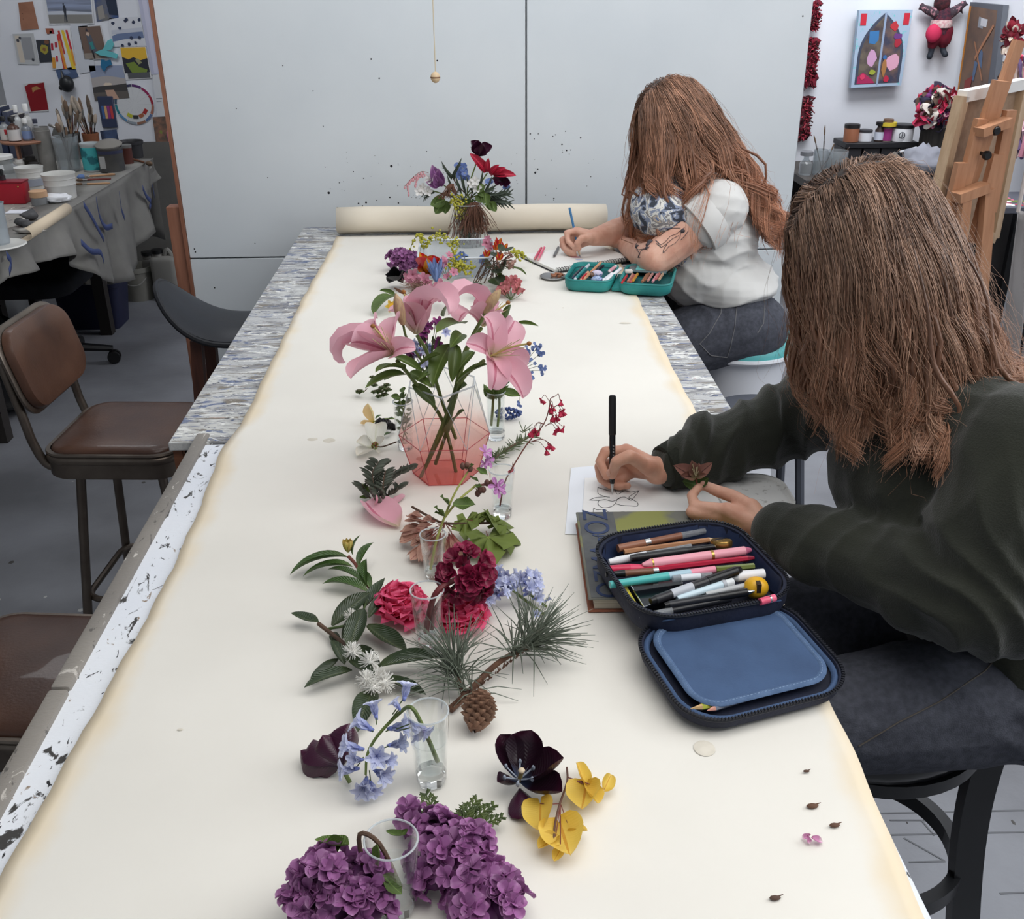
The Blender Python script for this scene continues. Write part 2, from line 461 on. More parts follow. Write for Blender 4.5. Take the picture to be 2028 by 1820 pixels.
# ================================================================ TABLES
M_paint=paint_mat('paint_crusted_board',(206,206,202),(184,185,186),[
((138,138,140),5,(1.2,4,1),0.49,0.12),((104,116,146),7,(2,7,1),0.545,0.07),((128,120,108),6,(1.5,6,1),0.555,0.06),
((232,232,228),8,(2,5,1),0.56,0.05),((66,74,98),11,(2.2,9,1),0.60,0.03),((78,72,66),13,(1.6,10,1),0.61,0.025),
((74,100,158),16,(3,8,1),0.65,0.02),((238,238,236),15,(2,9,1),0.63,0.02),((205,120,80),14,(2,8,1),0.69,0.015),((205,90,120),17,(3,6,1),0.71,0.015),
((60,165,160),19,(3,5,1),0.72,0.012),((40,40,44),34,(2,4,1),0.64,0.012),((200,180,90),19,(3,5,1),0.715,0.012)])
M_edge=paint_mat('stained_white_board',(240,243,248),(232,236,244),[
((62,60,58),7,(5,2.4,1),0.60,0.03),((40,40,42),16,(4,2,1),0.63,0.015),((150,130,110),11,(4,2,1),0.665,0.02),((90,100,120),20,(3,2,1),0.69,0.015)])
M_lip=paint_mat('taped_grey_edge',(146,140,132),(128,123,117),[
((92,88,84),9,(6,2,1),0.60,0.03),((200,194,186),12,(4,2,1),0.64,0.03),((50,70,110),22,(4,4,1),0.73,0.012),((120,96,70),18,(4,3,1),0.70,0.02)])
M_tablewood=wood_mat('brown_table_timber',(140,92,66),(112,70,50),'x',0.55)
FX0,FX1=P(330,881,TZ).x,P(1473,849,TZ).x
FY0=0.5*(P(330,881,TZ).y+P(1473,849,TZ).y)
FY1=P(600,450,TZ).y
FX0=-0.5*(FX1-FX0)*1.0-0.0 if False else FX0
tb=thing('work_table','paint-crusted wooden work table in front of the white partition','table',((FX0+FX1)/2,(FY0+FY1)/2,0))
mb=MB();mb.rbox(((FX0+FX1)/2,(FY0+FY1)/2,TZ-0.009),(FX1-FX0,FY1-FY0,0.018),0.002,1);mb.build('table_top',M_paint,tb)
mb=MB();mb.box(((FX0+FX1)/2,FY0+0.03,TZ-0.05),(FX1-FX0-0.03,0.025,0.06));mb.build('apron',M_tablewood,tb)
mb=MB();mb.box(((FX0+FX1)/2,FY1-0.05,TZ-0.05),(FX1-FX0-0.06,0.025,0.06));mb.build('apron',M_tablewood,tb)
for x in(FX0+0.05,FX1-0.05):
 mb=MB();mb.box((x,(FY0+FY1)/2,TZ-0.05),(0.025,FY1-FY0-0.1,0.06));mb.build('side_rail',M_tablewood,tb)
 for y in(FY0+0.045,FY1-0.08):
  mb=MB();mb.rbox((x,y,(TZ-0.018)/2),(0.055,0.055,TZ-0.018),0.003);mb.build('leg',M_tablewood,tb)
mb=MB();mb.box((FX0+0.012,FY0+0.045,TZ-0.06),(0.018,0.06,0.085));mb.build('corner_block',M_tablewood,tb)

NX0=P(0,1600,NZ).x*0.5+P(415,862,NZ).x*0.5
NX1=0.5*(P(1830,1820,NZ).x+P(1640,1380,NZ).x)+0.002
NY0,NY1=0.38,FY0-0.006
nt_=thing('near_table','long white board table with a grey taped lip under the paper','table',((NX0+NX1)/2,(NY0+NY1)/2,0))
mb=MB();mb.rbox(((NX0+NX1)/2,(NY0+NY1)/2,NZ-0.013),(NX1-NX0,NY1-NY0,0.022),0.002,1);mb.build('table_top',M_edge,nt_)
# the taped metal-like lip along the left edge, in two lengths
lipw=0.026
for(y0,y1)in((NY0,P(150,1370,NZ).y),(P(150,1370,NZ).y+0.004,FY0+0.035)):
 mb=MB();mb.rbox((NX0-lipw/2+0.004,(y0+y1)/2,NZ-0.012),(lipw,y1-y0,0.036),0.004,2);mb.build('edge_lip',M_lip,nt_)
for x in(NX0+0.1,NX1-0.08):
 for y in(NY0+0.06,NY1-0.12):
  mb=MB();mb.rbox((x,y,(NZ-0.024)/2),(0.05,0.05,NZ-0.024),0.003);mb.build('leg',M_tablewood,nt_)
 mb=MB();mb.box((x,(NY0+NY1)/2,NZ-0.05),(0.03,NY1-NY0-0.1,0.05));mb.build('side_rail',M_tablewood,nt_)

# ---- long paper sheet, wavy torn edges, slightly rippled
M_paper=pm('cream_paper',(236,232,223),0.85,(233,229,220),scale=2.5,bump=0.05,bscale=6)
M_roll=pm('cream_paper_roll',(238,228,210),0.85,(232,221,202),scale=3)
def edge_paper():
 m=bpy.data.materials.new('cream_paper_aged_edge');m.use_nodes=True;N=m.node_tree.nodes;L=m.node_tree.links;bs=N['Principled BSDF'];bs.inputs['Roughness'].default_value=.85
 at=N.new('ShaderNodeAttribute');at.attribute_name='bl';sp=N.new('ShaderNodeSeparateXYZ');L.new(at.outputs['Vector'],sp.inputs[0])
 tc=N.new('ShaderNodeTexCoord');n=N.new('ShaderNodeTexNoise');n.inputs['Scale'].default_value=7;n.inputs['Detail'].default_value=6;L.new(tc.outputs['Object'],n.inputs['Vector'])
 ma=N.new('ShaderNodeMath');ma.operation='MULTIPLY_ADD';ma.inputs[1].default_value=-.07;L.new(n.outputs['Fac'],ma.inputs[0]);L.new(sp.outputs['X'],ma.inputs[2])
 mr=N.new('ShaderNodeMapRange');mr.interpolation_type='SMOOTHSTEP';mr.inputs[1].default_value=-.035;mr.inputs[2].default_value=.006;L.new(ma.outputs[0],mr.inputs[0])
 n2=N.new('ShaderNodeTexNoise');n2.inputs['Scale'].default_value=2.5;n2.inputs['Detail'].default_value=6;L.new(tc.outputs['Object'],n2.inputs['Vector'])
 r=N.new('ShaderNodeValToRGB');r.color_ramp.elements[0].position=.35;r.color_ramp.elements[1].position=.65;r.color_ramp.elements[0].color=rgb((236,232,223));r.color_ramp.elements[1].color=rgb((228,224,215));L.new(n2.outputs['Fac'],r.inputs['Fac'])
 mx=N.new('ShaderNodeMix');mx.data_type='RGBA';mx.inputs[6].default_value=rgb((230,214,186));L.new(r.outputs['Color'],mx.inputs[7]);L.new(mr.outputs[0],mx.inputs[0]);L.new(mx.outputs[2],bs.inputs['Base Color']);return m
Lp=[(-40,1810),(0,1738),(105,1555),(180,1420),(270,1262),(345,1120),(400,995),(424,930),(433,900),(455,868),(480,838),(520,752),(560,672),(600,590),(640,520),(655,494),(666,470)]
Rp=[(1845,1850),(1832,1818),(1760,1650),(1700,1508),(1640,1380),(1560,1215),(1500,1080),(1440,940),(1405,872),(1370,800),(1335,735),(1298,660),(1268,600),(1255,575),(1245,552),(1222,505),(1205,470)]
Lw=sorted([(P(x,y,PZ).y,P(x,y,PZ).x)for x,y in Lp]);Rw=sorted([(P(x,y,PZ).y,P(x,y,PZ).x)for x,y in Rp])
ROLLY=P(900,466,PZ).y+0.015
ny=120;nx=60
G=[];EB=[]
for i in range(ny+1):
 y=0.40+(ROLLY-0.40)*i/ny
 xl=np.interp(y,[a for a,b in Lw],[b for a,b in Lw]);xr=np.interp(y,[a for a,b in Rw],[b for a,b in Rw])
 xl+=0.0012*math.sin(y*37)+0.0008*math.sin(y*91);xr+=0.0012*math.sin(y*41+1)
 row=[]
 for j in range(nx+1):
  t=j/nx;x=xl+(xr-xl)*t
  e=min(t,1-t)
  z=PZ+0.0010*max(0,mnoise.noise(V((x*5,y*3.1,0))))*min(1,e*12)+0.0035*math.exp(-((y-FY0)/0.03)**2)*0.3
  z+=0.0016*math.exp(-(e*40))*(0.5+0.5*math.sin(y*23))
  row.append((x,y,z));EB.append((min(x-xl,xr-x),0,0))
 G.append(row)
mb=MB();mb.grid(G);mb.bl=EB
paper=mb.build('paper_sheet',edge_paper(),smooth=True,sharp=0)
so=paper.modifiers.new('thickness','SOLIDIFY');so.thickness=0.0014;so.offset=-1
tag(paper,'long cream paper sheet unrolled along the table under the flowers','paper')
# stains on the paper
mb=MB()
for(x,y,rx,ry)in[(619,871,.012,.008),(652,873,.013,.011),(1395,1483,.013,.014),(1238,640,.016,.007),(1115,610,.003,.002),(357,1446,.004,.002)]:
 p=P(x,y,PZ);mb.lathe([(1,0),(0.85,.0004)],14,0,Matrix.Translation((p.x,p.y,PZ+.0009))@Matrix.Diagonal((rx,ry,1,1)))
mb.build('stain',pm('paper_stain',(212,205,190),0.85,(224,217,203),scale=60),paper)['kind']='stuff'

# ---- the roll of paper at the far end
a=P(667,470,PZ);b_=P(1203,462,PZ)
rr=0.046
mb=MB();prof=[]
x0,x1=a.x,b_.x
G=[]
turns=3.2;n=110
for i in range(n+1):
 t=i/n;ang=-PI/2+2*PI*turns*t*1.0
 rad=rr-0.012*t
 row=[]
 for k in range(9):
  x=x0+(x1-x0)*k/8
  yy=ROLLY+0.006+rr*0.6;zz=PZ+rr+0.001+0.0025*math.sin(k*1.3)*(1 if ang>0 else 0)
  row.append((x+0.001*math.sin(ang*3),yy-rad*math.cos(ang+PI)*-1 if False else yy+rad*math.cos(ang),zz+rad*math.sin(ang)))
 G.append(row)
mb.grid(G)
roll=mb.build('paper_roll',M_roll,sharp=0)
so=roll.modifiers.new('thickness','SOLIDIFY');so.thickness=0.0015
tag(roll,'thick roll of cream paper lying against the white partition','paper roll')

# ---- hanging light-pull cord with wooden bead
cp=PY(862,150,WY-0.25)
ct=PY(855,-40,WY-0.25)
cord=thing('pull_cord','thin light-pull cord with a round wooden bead hanging before partition','pull cord',(cp.x,cp.y,cp.z))
mb=MB();mb.tube([(cp.x,cp.y,3.12),(cp.x+.001,cp.y,cp.z+0.01)],0.0016,6);mb.build('cord',col_mat((205,190,160)),cord)
mb=MB();mb.ell((cp.x,cp.y,cp.z-0.005),(0.016,0.016,0.018),16,10);mb.build('bead',wood_mat('pale_bead_wood',(222,196,160),(205,176,138),'z'),cord)
mb=MB();mb.lathe([(0.0164,-0.002),(0.0164,0.002)],20,0,Matrix.Translation((cp.x,cp.y,cp.z-0.005)));mb.build('bead_ring',col_mat((120,84,60)),cord)
# ================================================================ PEOPLE
from mathutils.bvhtree import BVHTree
def blob_cone(mb,p0,r0,p1,r1,n=14):
 """closed tapered capsule"""
 p0,p1=V(p0),V(p1);d=p1-p0;L=d.length
 M=frameZ(d,0,p0)if L>1e-6 else Matrix.Translation(p0)
 prof=[]
 for i in range(7):
  a=-PI/2+(PI/2)*i/6;prof.append((max(1e-5,r0*math.cos(a)),r0*math.sin(a)))
 for i in range(7):
  a=(PI/2)*i/6;prof.append((max(1e-5,r1*math.cos(a)),L+r1*math.sin(a)))
 mb.lathe(prof,n,0,M)
def chain(mb,pts,rs):
 for i in range(len(pts)-1):blob_cone(mb,pts[i],rs[i],pts[i+1],rs[i+1])
def blob_ell(mb,c,r,R=None,n=20):
 M=Matrix.Translation(V(c))@(R.to_4x4()if R is not None else Matrix())
 mb.ell((0,0,0),r,n,n//2+2,0,M)
def fuse(mb,name,mats,parent,voxel=0.006,smooth=4,fac=0.5,fold=None):
 """union of blobs into one continuous surface"""
 me=mb.mesh(name+'_src',[],0);o=bpy.data.objects.new(name+'_src',me);COL.objects.link(o)
 rm=o.modifiers.new('r','REMESH');rm.mode='VOXEL';rm.voxel_size=voxel;rm.use_smooth_shade=True
 sm=o.modifiers.new('s','SMOOTH');sm.factor=fac;sm.iterations=smooth
 dg=bpy.context.evaluated_depsgraph_get()
 m2=bpy.data.meshes.new_from_object(o.evaluated_get(dg));m2.name=name
 bpy.data.objects.remove(o);bpy.data.meshes.remove(me)
 if fold is not None:
  n=len(m2.vertices);co=np.empty(n*3);no=np.empty(n*3)
  m2.vertices.foreach_get('co',co);m2.vertices.foreach_get('normal',no)
  co=co.reshape(-1,3);no=no.reshape(-1,3)
  co+=no*fold(co,no)[:,None]
  m2.vertices.foreach_set('co',co.ravel())
 m2.materials.clear()
 for m in(mats if isinstance(mats,(list,tuple))else[mats]):m2.materials.append(m)
 m2.polygons.foreach_set('use_smooth',[True]*len(m2.polygons));m2.update()
 ob=bpy.data.objects.new(name,m2);COL.objects.link(ob)
 ob.parent=parent;ob.matrix_parent_inverse=parent_world(parent).inverted()
 return ob
def bvh_of(o):
 me=o.data
 return BVHTree.FromPolygons([v.co.copy()for v in me.vertices],[tuple(p.vertices)for p in me.polygons])
def hits(bvh,pxs,off=0.0006):
 out=[]
 for(x,y)in pxs:
  h=bvh.ray_cast(V((0,0,CAMZ)),ray(x,y).normalized())
  if h[0]is not None:out.append(h[0]+h[1]*off)
 return out
def dens(pts,n=4):
 out=[]
 for i in range(len(pts)-1):
  for k in range(n):
   t=k/n;out.append((pts[i][0]*(1-t)+pts[i+1][0]*t,pts[i][1]*(1-t)+pts[i+1][1]*t))
 return out+[pts[-1]]
def hand_px(mb,wrist,fingers,s=1.0):
 """five separate fingers given by joint positions; metacarpals make the palm"""
 w0=PY(*wrist);mcps=[]
 rad={'thumb':(.0125,.0115,.0105,.0085),'index':(.011,.0096,.0086,.0072),'middle':(.0112,.0098,.0088,.0073),
'ring':(.0108,.0092,.0082,.007),'pinky':(.0098,.0082,.0074,.0064)}
 for k,f in fingers.items():
  pts=[PY(*q)for q in f];rs=[r*s for r in rad[k]]
  if len(pts)==3:rs=[rs[0],rs[1],rs[3]]
  chain(mb,pts,rs)
  blob_cone(mb,w0.lerp(pts[0],0.12),.019*s,pts[0],(.0135 if k!='thumb' else.0145)*s)
  mcps.append(pts[0])
 for i in range(1,4):blob_cone(mb,mcps[i],.0122*s,mcps[i+1],.0115*s)
 c=sum(mcps[1:],V())/4
 blob_cone(mb,w0.lerp(c,.35),.02*s,w0.lerp(c,.75),.017*s)
 return w0
def head_blobs(mb,c,R,s=1.0):
 """skull, jaw, nose, lips, brow, chin, ears; R columns: forward, left, up"""
 def at(x,y,z):return V(c)+R@V((x*s,y*s,z*s))
 blob_ell(mb,at(-.012,0,.03),(.098*s,.076*s,.088*s),R)
 blob_ell(mb,at(.022,0,-.03),(.066*s,.06*s,.085*s),R)
 blob_ell(mb,at(.05,0,-.085),(.03*s,.032*s,.024*s),R)
 chain(mb,[at(.083,0,.012),at(.097,0,-.012),at(.107,0,-.028)],[.008*s,.010*s,.013*s])
 for y in(-.011,.011):blob_ell(mb,at(.096,y,-.031),(.009*s,.008*s,.008*s),R)
 blob_cone(mb,at(.082,-.018,-.055),.006*s,at(.082,.018,-.055),.006*s)
 blob_cone(mb,at(.090,-.010,-.053),.0062*s,at(.090,.010,-.053),.0062*s)
 blob_cone(mb,at(.087,-.009,-.064),.0072*s,at(.087,.009,-.064),.0072*s)
 for y in(-1,1):
  blob_cone(mb,at(.082,y*.012,.024),.009*s,at(.066,y*.046,.026),.009*s)
  blob_ell(mb,at(.066,y*.034,-.028),(.022*s,.022*s,.02*s),R)
  chain(mb,[at(-.005,y*.074,.012),at(-.018,y*.084,.004),at(-.016,y*.082,-.018),at(-.004,y*.074,-.034)],[.007*s,.008*s,.008*s,.007*s])
def eyes(parent,c,R,s=1.0):
 for y in(-.031,.031):
  e=MB();M=Matrix.Translation(V(c)+R@V((.071*s,y*s,.005*s)))@R.to_4x4()
  e.ell((0,0,0),(.0125*s,.0145*s,.0115*s),14,10,0,M);e.lathe([(.0055*s,0.0),(.0035*s,.0012)],14,1,M@Matrix.Translation((.0122*s,0,0))@Matrix.Rotation(PI/2,4,'Y'))
  e.build('eye',[col_mat((225,222,218),.3),col_mat((70,60,50),.3)],parent)
def skin_mat(name,c,c2):
 m=pm(name,c,0.5,c2,scale=28,bump=0.12,bscale=160,detail=5)
 b=m.node_tree.nodes['Principled BSDF']
 b.inputs['Subsurface Weight'].default_value=0.12;b.inputs['Subsurface Radius'].default_value=(.012,.005,.003);b.inputs['Subsurface Scale'].default_value=0.6
 return m
def hair_mat(name):
 m=bpy.data.materials.new(name);m.use_nodes=True
 N=m.node_tree.nodes;L=m.node_tree.links;b=N['Principled BSDF']
 a=N.new('ShaderNodeAttribute');a.attribute_name='hc';L.new(a.outputs['Color'],b.inputs['Base Color'])
 b.inputs['Roughness'].default_value=0.42;b.inputs['Specular IOR Level'].default_value=0.55
 return m
M_hair=hair_mat('long_hair')

def grow_hair(parent,c,R,s,n,npts,step,colliders,roots_fn,length_fn,drift_fn,colors,seed=1,wave=.012,clump=140,rad=.0009,fly=0.03):
 """strands grown from the scalp, falling by gravity over head and shoulders, gathered in wavy locks"""
 rg=np.random.RandomState(seed);Rn=np.array(R);c=np.array(c)
 loc=roots_fn(rg,n)  # unit vectors in the head frame
 ctr=np.array((-.008,0,.028))*s;rad3=np.array((.103,.081,.094))*s
 p=c+(ctr+loc*rad3)@Rn.T
 nrm=(loc/rad3);nrm/=np.linalg.norm(nrm,axis=1,keepdims=True);nrm=nrm@Rn.T
 gr=np.array((0,0,-1.0))
 side=np.sign(loc[:,1]+1e-6)[:,None]*(Rn[:,1][None,:])
 back=-Rn[:,0][None,:]
 d=nrm*0.10+side*0.55+gr*0.30+back*(.20+.25*rg.rand(n,1))
 d/=np.linalg.norm(d,axis=1,keepdims=True)
 layer=rg.rand(n)**0.7*0.018*s
 # clumps
 ci=rg.choice(n,clump,replace=False)
 dist=((loc[:,None,:]-loc[None,ci,:])**2).sum(2);cid=dist.argmin(1)
 layer=layer*.6+layer[ci][cid]*.4
 Ls=length_fn(rg,loc,n);Ls=Ls*.75+Ls[ci][cid]*.25
 pts=[p.copy()]
 pos=p.copy()
 for k in range(1,npts):
  t=k/(npts-1)
  dr=drift_fn(loc,t,pos)
  d=d*.62+gr*(.40+.35*t)+dr
  d/=np.linalg.norm(d,axis=1,keepdims=True)
  pos=pos+d*(Ls/(npts-1))[:,None]
  for(cc,rr3,RR)in colliders:
   q=(pos-cc)@RR;e=rr3+layer[:,None]
   f=np.linalg.norm(q/e,axis=1);ins=f<1
   if ins.any():
    q2=q[ins]/f[ins][:,None];pos[ins]=q2@RR.T+cc
  pts.append(pos.copy())
 pts=np.stack(pts,1)  # n, npts, 3
 tt=np.linspace(0,1,npts)[None,:,None]
 guide=pts[ci][cid]
 rootoff=(pts[:,:1]-guide[:,:1])
 w_=np.clip(tt*1.25-.25,0,1)**1.1*(.45+.35*rg.rand(n,1,1))
 pts=pts*(1-w_)+(guide+rootoff*.28*(1-.6*tt))*w_
 ph=rg.rand(clump,2)*6.28;fr=1.6+rg.rand(clump,1)*1.6;amp=wave*(.5+rg.rand(clump,1))
 a1=np.array(Rn[:,0]);a2=np.array(Rn[:,1])
 phs=ph[cid];frs=fr[cid];am=amp[cid]
 env=(np.clip(tt[0,:,0],0,1)**1.3)[None,:]
 sw=np.sin(phs[:,:1]+frs*6.28*tt[0,:,0][None,:])*env*am;cw=np.cos(phs[:,1:]+frs*5.1*tt[0,:,0][None,:])*env*am
 pts+=sw[:,:,None]*a1+cw[:,:,None]*a2
 # a few flyaway strands
 fl=rg.rand(n)<fly
 jit=rg.randn(n,1,3)*.012*s
 pts[fl]+=jit[fl]*(tt**.6)*2.0+np.sin(tt*9+rg.rand(fl.sum(),1,1)*6)*.006
 pts+=rg.randn(n,1,3)*.0020*tt+np.sin(tt*(6+8*rg.rand(n,1,1))+rg.rand(n,1,1)*6.28)*rg.randn(n,1,3)*.0013*np.clip(tt*3,0,1)
 # tubes
 tan=np.gradient(pts,axis=1);tan/=np.linalg.norm(tan,axis=2,keepdims=True)+1e-9
 u=np.cross(tan,np.array((0.3,0.9,0.2)));u/=np.linalg.norm(u,axis=2,keepdims=True)+1e-9
 v=np.cross(tan,u)
 rr_=rad*(1-.55*tt)*np.where(fl,.45,1.0)[:,None,None]
 rings=np.stack([pts+rr_*(u*math.cos(a)+v*math.sin(a))for a in(0,2.094,4.189)],2)
 verts=rings.reshape(-1,3)
 base=(np.arange(n)[:,None]*npts+np.arange(npts-1)[None,:])*3
 fs=[]
 for j in range(3):
  j2=(j+1)%3
  fs.append(np.stack([base+j,base+j2,base+3+j2,base+3+j],-1).reshape(-1,4))
 fs=np.concatenate(fs)
 # locks: thicker inner strands, darker
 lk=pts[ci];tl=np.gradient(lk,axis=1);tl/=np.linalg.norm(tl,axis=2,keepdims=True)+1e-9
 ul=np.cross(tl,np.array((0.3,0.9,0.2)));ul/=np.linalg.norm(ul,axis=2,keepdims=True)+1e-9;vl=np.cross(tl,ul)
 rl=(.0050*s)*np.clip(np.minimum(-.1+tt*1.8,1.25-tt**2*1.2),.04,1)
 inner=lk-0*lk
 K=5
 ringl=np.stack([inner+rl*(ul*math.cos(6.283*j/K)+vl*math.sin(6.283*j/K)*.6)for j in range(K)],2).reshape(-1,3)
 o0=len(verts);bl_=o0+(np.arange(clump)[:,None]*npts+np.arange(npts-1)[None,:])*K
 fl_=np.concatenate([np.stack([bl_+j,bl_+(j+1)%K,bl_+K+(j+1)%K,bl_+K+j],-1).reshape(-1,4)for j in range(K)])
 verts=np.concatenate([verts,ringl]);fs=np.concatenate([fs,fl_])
 me=bpy.data.meshes.new('hair')
 me.vertices.add(len(verts));me.vertices.foreach_set('co',verts.ravel())
 me.loops.add(fs.size);me.loops.foreach_set('vertex_index',fs.ravel().astype(np.int32))
 me.polygons.add(len(fs));me.polygons.foreach_set('loop_start',np.arange(0,fs.size,4,dtype=np.int32))
 me.update(calc_edges=True);me.validate()
 me.polygons.foreach_set('use_smooth',[True]*len(me.polygons))
 # pigment: dark roots, lighter dyed lengths, some pale strands
 c0,c1,c2=(np.array(rgb(q)[:3])for q in colors)
 mixv=np.clip(tt[0,:,0]*1.25-.12,0,1)[None,:,None]
 hl=np.clip(rg.rand(n,1,1)*.5+rg.rand(clump)[cid][:,None,None]*.7-.25,0,1)
 col=c0*(1-mixv)+c1*mixv;col=col*(1-hl*.7)+c2*hl*.7
 col=col*(.6+.8*rg.rand(n,1,1)**1.3);col=np.repeat(col[:,:,None,:],3,2).reshape(-1,3)
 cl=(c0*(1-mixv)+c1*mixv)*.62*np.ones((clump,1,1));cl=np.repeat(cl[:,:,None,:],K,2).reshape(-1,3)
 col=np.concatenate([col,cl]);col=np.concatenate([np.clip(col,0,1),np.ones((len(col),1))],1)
 at=me.attributes.new('hc','FLOAT_COLOR','POINT');at.data.foreach_set('color',col.ravel())
 me.materials.append(M_hair)
 o=bpy.data.objects.new('hair',me);COL.objects.link(o);o.parent=parent;o.matrix_parent_inverse=parent_world(parent).inverted()
 o['kind']='stuff'
 return o
def scalp_roots(rg,n):
 out=[]
 while len(out)<n:
  v=rg.randn(3);v/=np.linalg.norm(v)
  x,y,z=v
  if z>.25 and x<.72 or(x<.1 and z>-.45 and not(abs(y)>.9 and z<-.1)):out.append(v)
 return np.array(out)
def cap_blob(mb,c,R,s):
 ctr=V(c)+R@V((-.014*s,0,.034*s));blob_ell(mb,ctr,(.098*s,.079*s,.09*s),R)
def Rhead(fwd,up):
 f=V(fwd).normalized();l=V(up).cross(f).normalized();u=f.cross(l)
 return Matrix((f,l,u)).transposed()
def ellc(c,r,R=None):return(np.array(c),np.array(r),np.array(R)if R is not None else np.eye(3))
def foldfn(seed,amp,specs):
 """cloth folds: ridged noise, stronger near given points"""
 def f(co,no):
  out=np.zeros(len(co))
  for(ctr,rad_,dirv,freq,a)in specs:
   w_=np.exp(-(((co-np.array(ctr))**2).sum(1))/(rad_**2))
   dd=np.array(dirv);dd=dd/np.linalg.norm(dd)
   s_=co@dd*freq+1.7*np.sin(co[:,0]*17+seed)+1.5*np.sin(co[:,1]*19+co[:,2]*15+seed)
   out+=a*w_*(1-2*np.abs(np.sin(s_))**0.8)
  out+=amp*(np.sin(co[:,0]*31+co[:,2]*23+seed)*np.sin(co[:,1]*27-co[:,2]*19))
  return out
 return f

# ---------------------------------------------------------------- near person, dark green sweatshirt
M_skin=skin_mat('skin_warm',(218,168,144),(200,144,120))
M_sweat=pm('dark_green_fleece',(50,52,44),0.95,(42,44,38),scale=7,bump=0.35,bscale=420,sheen=0.25,spec=0.2)
M_rib=pm('ribbed_cuff',(46,48,41),0.95,(38,40,35),scale=260,stretch=(1,1,.05),bump=.3,bscale=300,spec=.2)
M_jeans=pm('black_denim',(80,82,91),0.9,(66,68,76),scale=90,bump=0.35,bscale=520,spec=0.25,detail=7)
near=thing('person','person with long brown hair in dark green sweatshirt drawing a flower','person',(0.84,1.33,0.70))
HIP=V((.83,1.32,.80));CHEST=V((.735,1.385,1.05));NECK=V((.665,1.43,1.225))
SL,SR=V((.745,1.245,1.165)),V((.655,1.575,1.16))
EL,ER=V((.688,1.165,.985)),V((.590,1.725,1.005))
wL,wR=(1512,1042,1.42),(1302,932,1.605)
hL={'thumb':[(1488,1004,1.445),(1454,984,1.478),(1420,972,1.497),(1397,962,1.507)],
'index':[(1440,1010,1.452),(1376,1002,1.468),(1370,981,1.49),(1385,963,1.505)],
'middle':[(1442,1022,1.455),(1369,1014,1.462),(1382,1024,1.488),(1402,1018,1.50)],
'ring':[(1448,1034,1.457),(1379,1027,1.465),(1393,1036,1.487),(1413,1030,1.497)],
'pinky':[(1456,1044,1.453),(1396,1040,1.462),(1408,1046,1.48),(1424,1041,1.488)]}
hR={'thumb':[(1278,922,1.578),(1247,903,1.556),(1221,914,1.558),(1212,941,1.574)],
'index':[(1240,893,1.628),(1199,894,1.622),(1188,914,1.612),(1201,944,1.598)],
'middle':[(1238,908,1.642),(1187,924,1.632),(1191,948,1.618),(1208,961,1.603)],
'ring':[(1246,922,1.647),(1202,946,1.638),(1212,960,1.622),(1228,964,1.603)],
'pinky':[(1257,932,1.643),(1224,957,1.630),(1232,963,1.615),(1244,962,1.598)]}
RH=Rhead((-.80,.10,-.58),(-.55,.05,.83));HC=V((.575,1.452,1.395))
b=MB()
head_blobs(b,HC,RH,.98)
chain(b,[HC+RH@V((-.03,0,-.05)),NECK,NECK+V((.03,-.01,-.05))],[.055,.055,.075])
w0L=hand_px(b,wL,hL);w0R=hand_px(b,wR,hR)
chain(b,[SL,EL,w0L],[.045,.04,.0255]);chain(b,[SR,ER,w0R],[.045,.04,.0255])
chain(b,[HIP,CHEST,NECK-V((0,0,.06))],[.11,.11,.07]);chain(b,[SL,NECK-V((0,0,.06)),SR],[.05,.06,.05])
KL,KR=V((.42,1.20,.735)),V((.40,1.44,.735));AL,AR=V((.50,1.18,.33)),V((.48,1.46,.33))
chain(b,[HIP+V((0,-.09,-.02)),KL,AL,AL+V((-.16,0,-.03))],[.08,.05,.035,.03])
chain(b,[HIP+V((0,.09,-.02)),KR,AR,AR+V((-.16,0,-.03))],[.08,.05,.035,.03])
body=fuse(b,'body',M_skin,near,0.0034,3,.45)
eyes(near,HC,RH,.98)
# fingernails
nm=pm('fingernail',(222,170,150),.3)
for(q,tip)in[((1206,936,1.566),0),((1392,958,1.503),0)]:
 h_=body.data;
 p=PY(*q);e=MB();e.ell(p,(.005,.003,.006),10,6);e.build('fingernail',nm,near)
# sweatshirt
b=MB()
chain(b,[HIP+V((.01,0,-.005)),HIP+V((-.035,.02,.11)),CHEST,NECK+V((.03,-.01,-.07))],[.150,.148,.150,.095])
blob_ell(b,HIP+V((.015,0,.03)),(.15,.20,.12));blob_ell(b,CHEST+V((.03,-.01,-.04)),(.145,.20,.17))
blob_ell(b,CHEST+V((-.06,.02,.0)),(.12,.17,.13))
chain(b,[SL,NECK+V((.02,-.01,-.05)),SR],[.085,.085,.085])
chain(b,[SL,SL.lerp(EL,.5),EL,EL.lerp(w0L,.35),EL.lerp(w0L,.7),EL.lerp(w0L,.90)],[.094,.094,.086,.076,.062,.050])
chain(b,[SR,SR.lerp(ER,.5),ER,ER.lerp(w0R,.35),ER.lerp(w0R,.65),ER.lerp(w0R,.86)],[.085,.082,.076,.066,.060,.048])
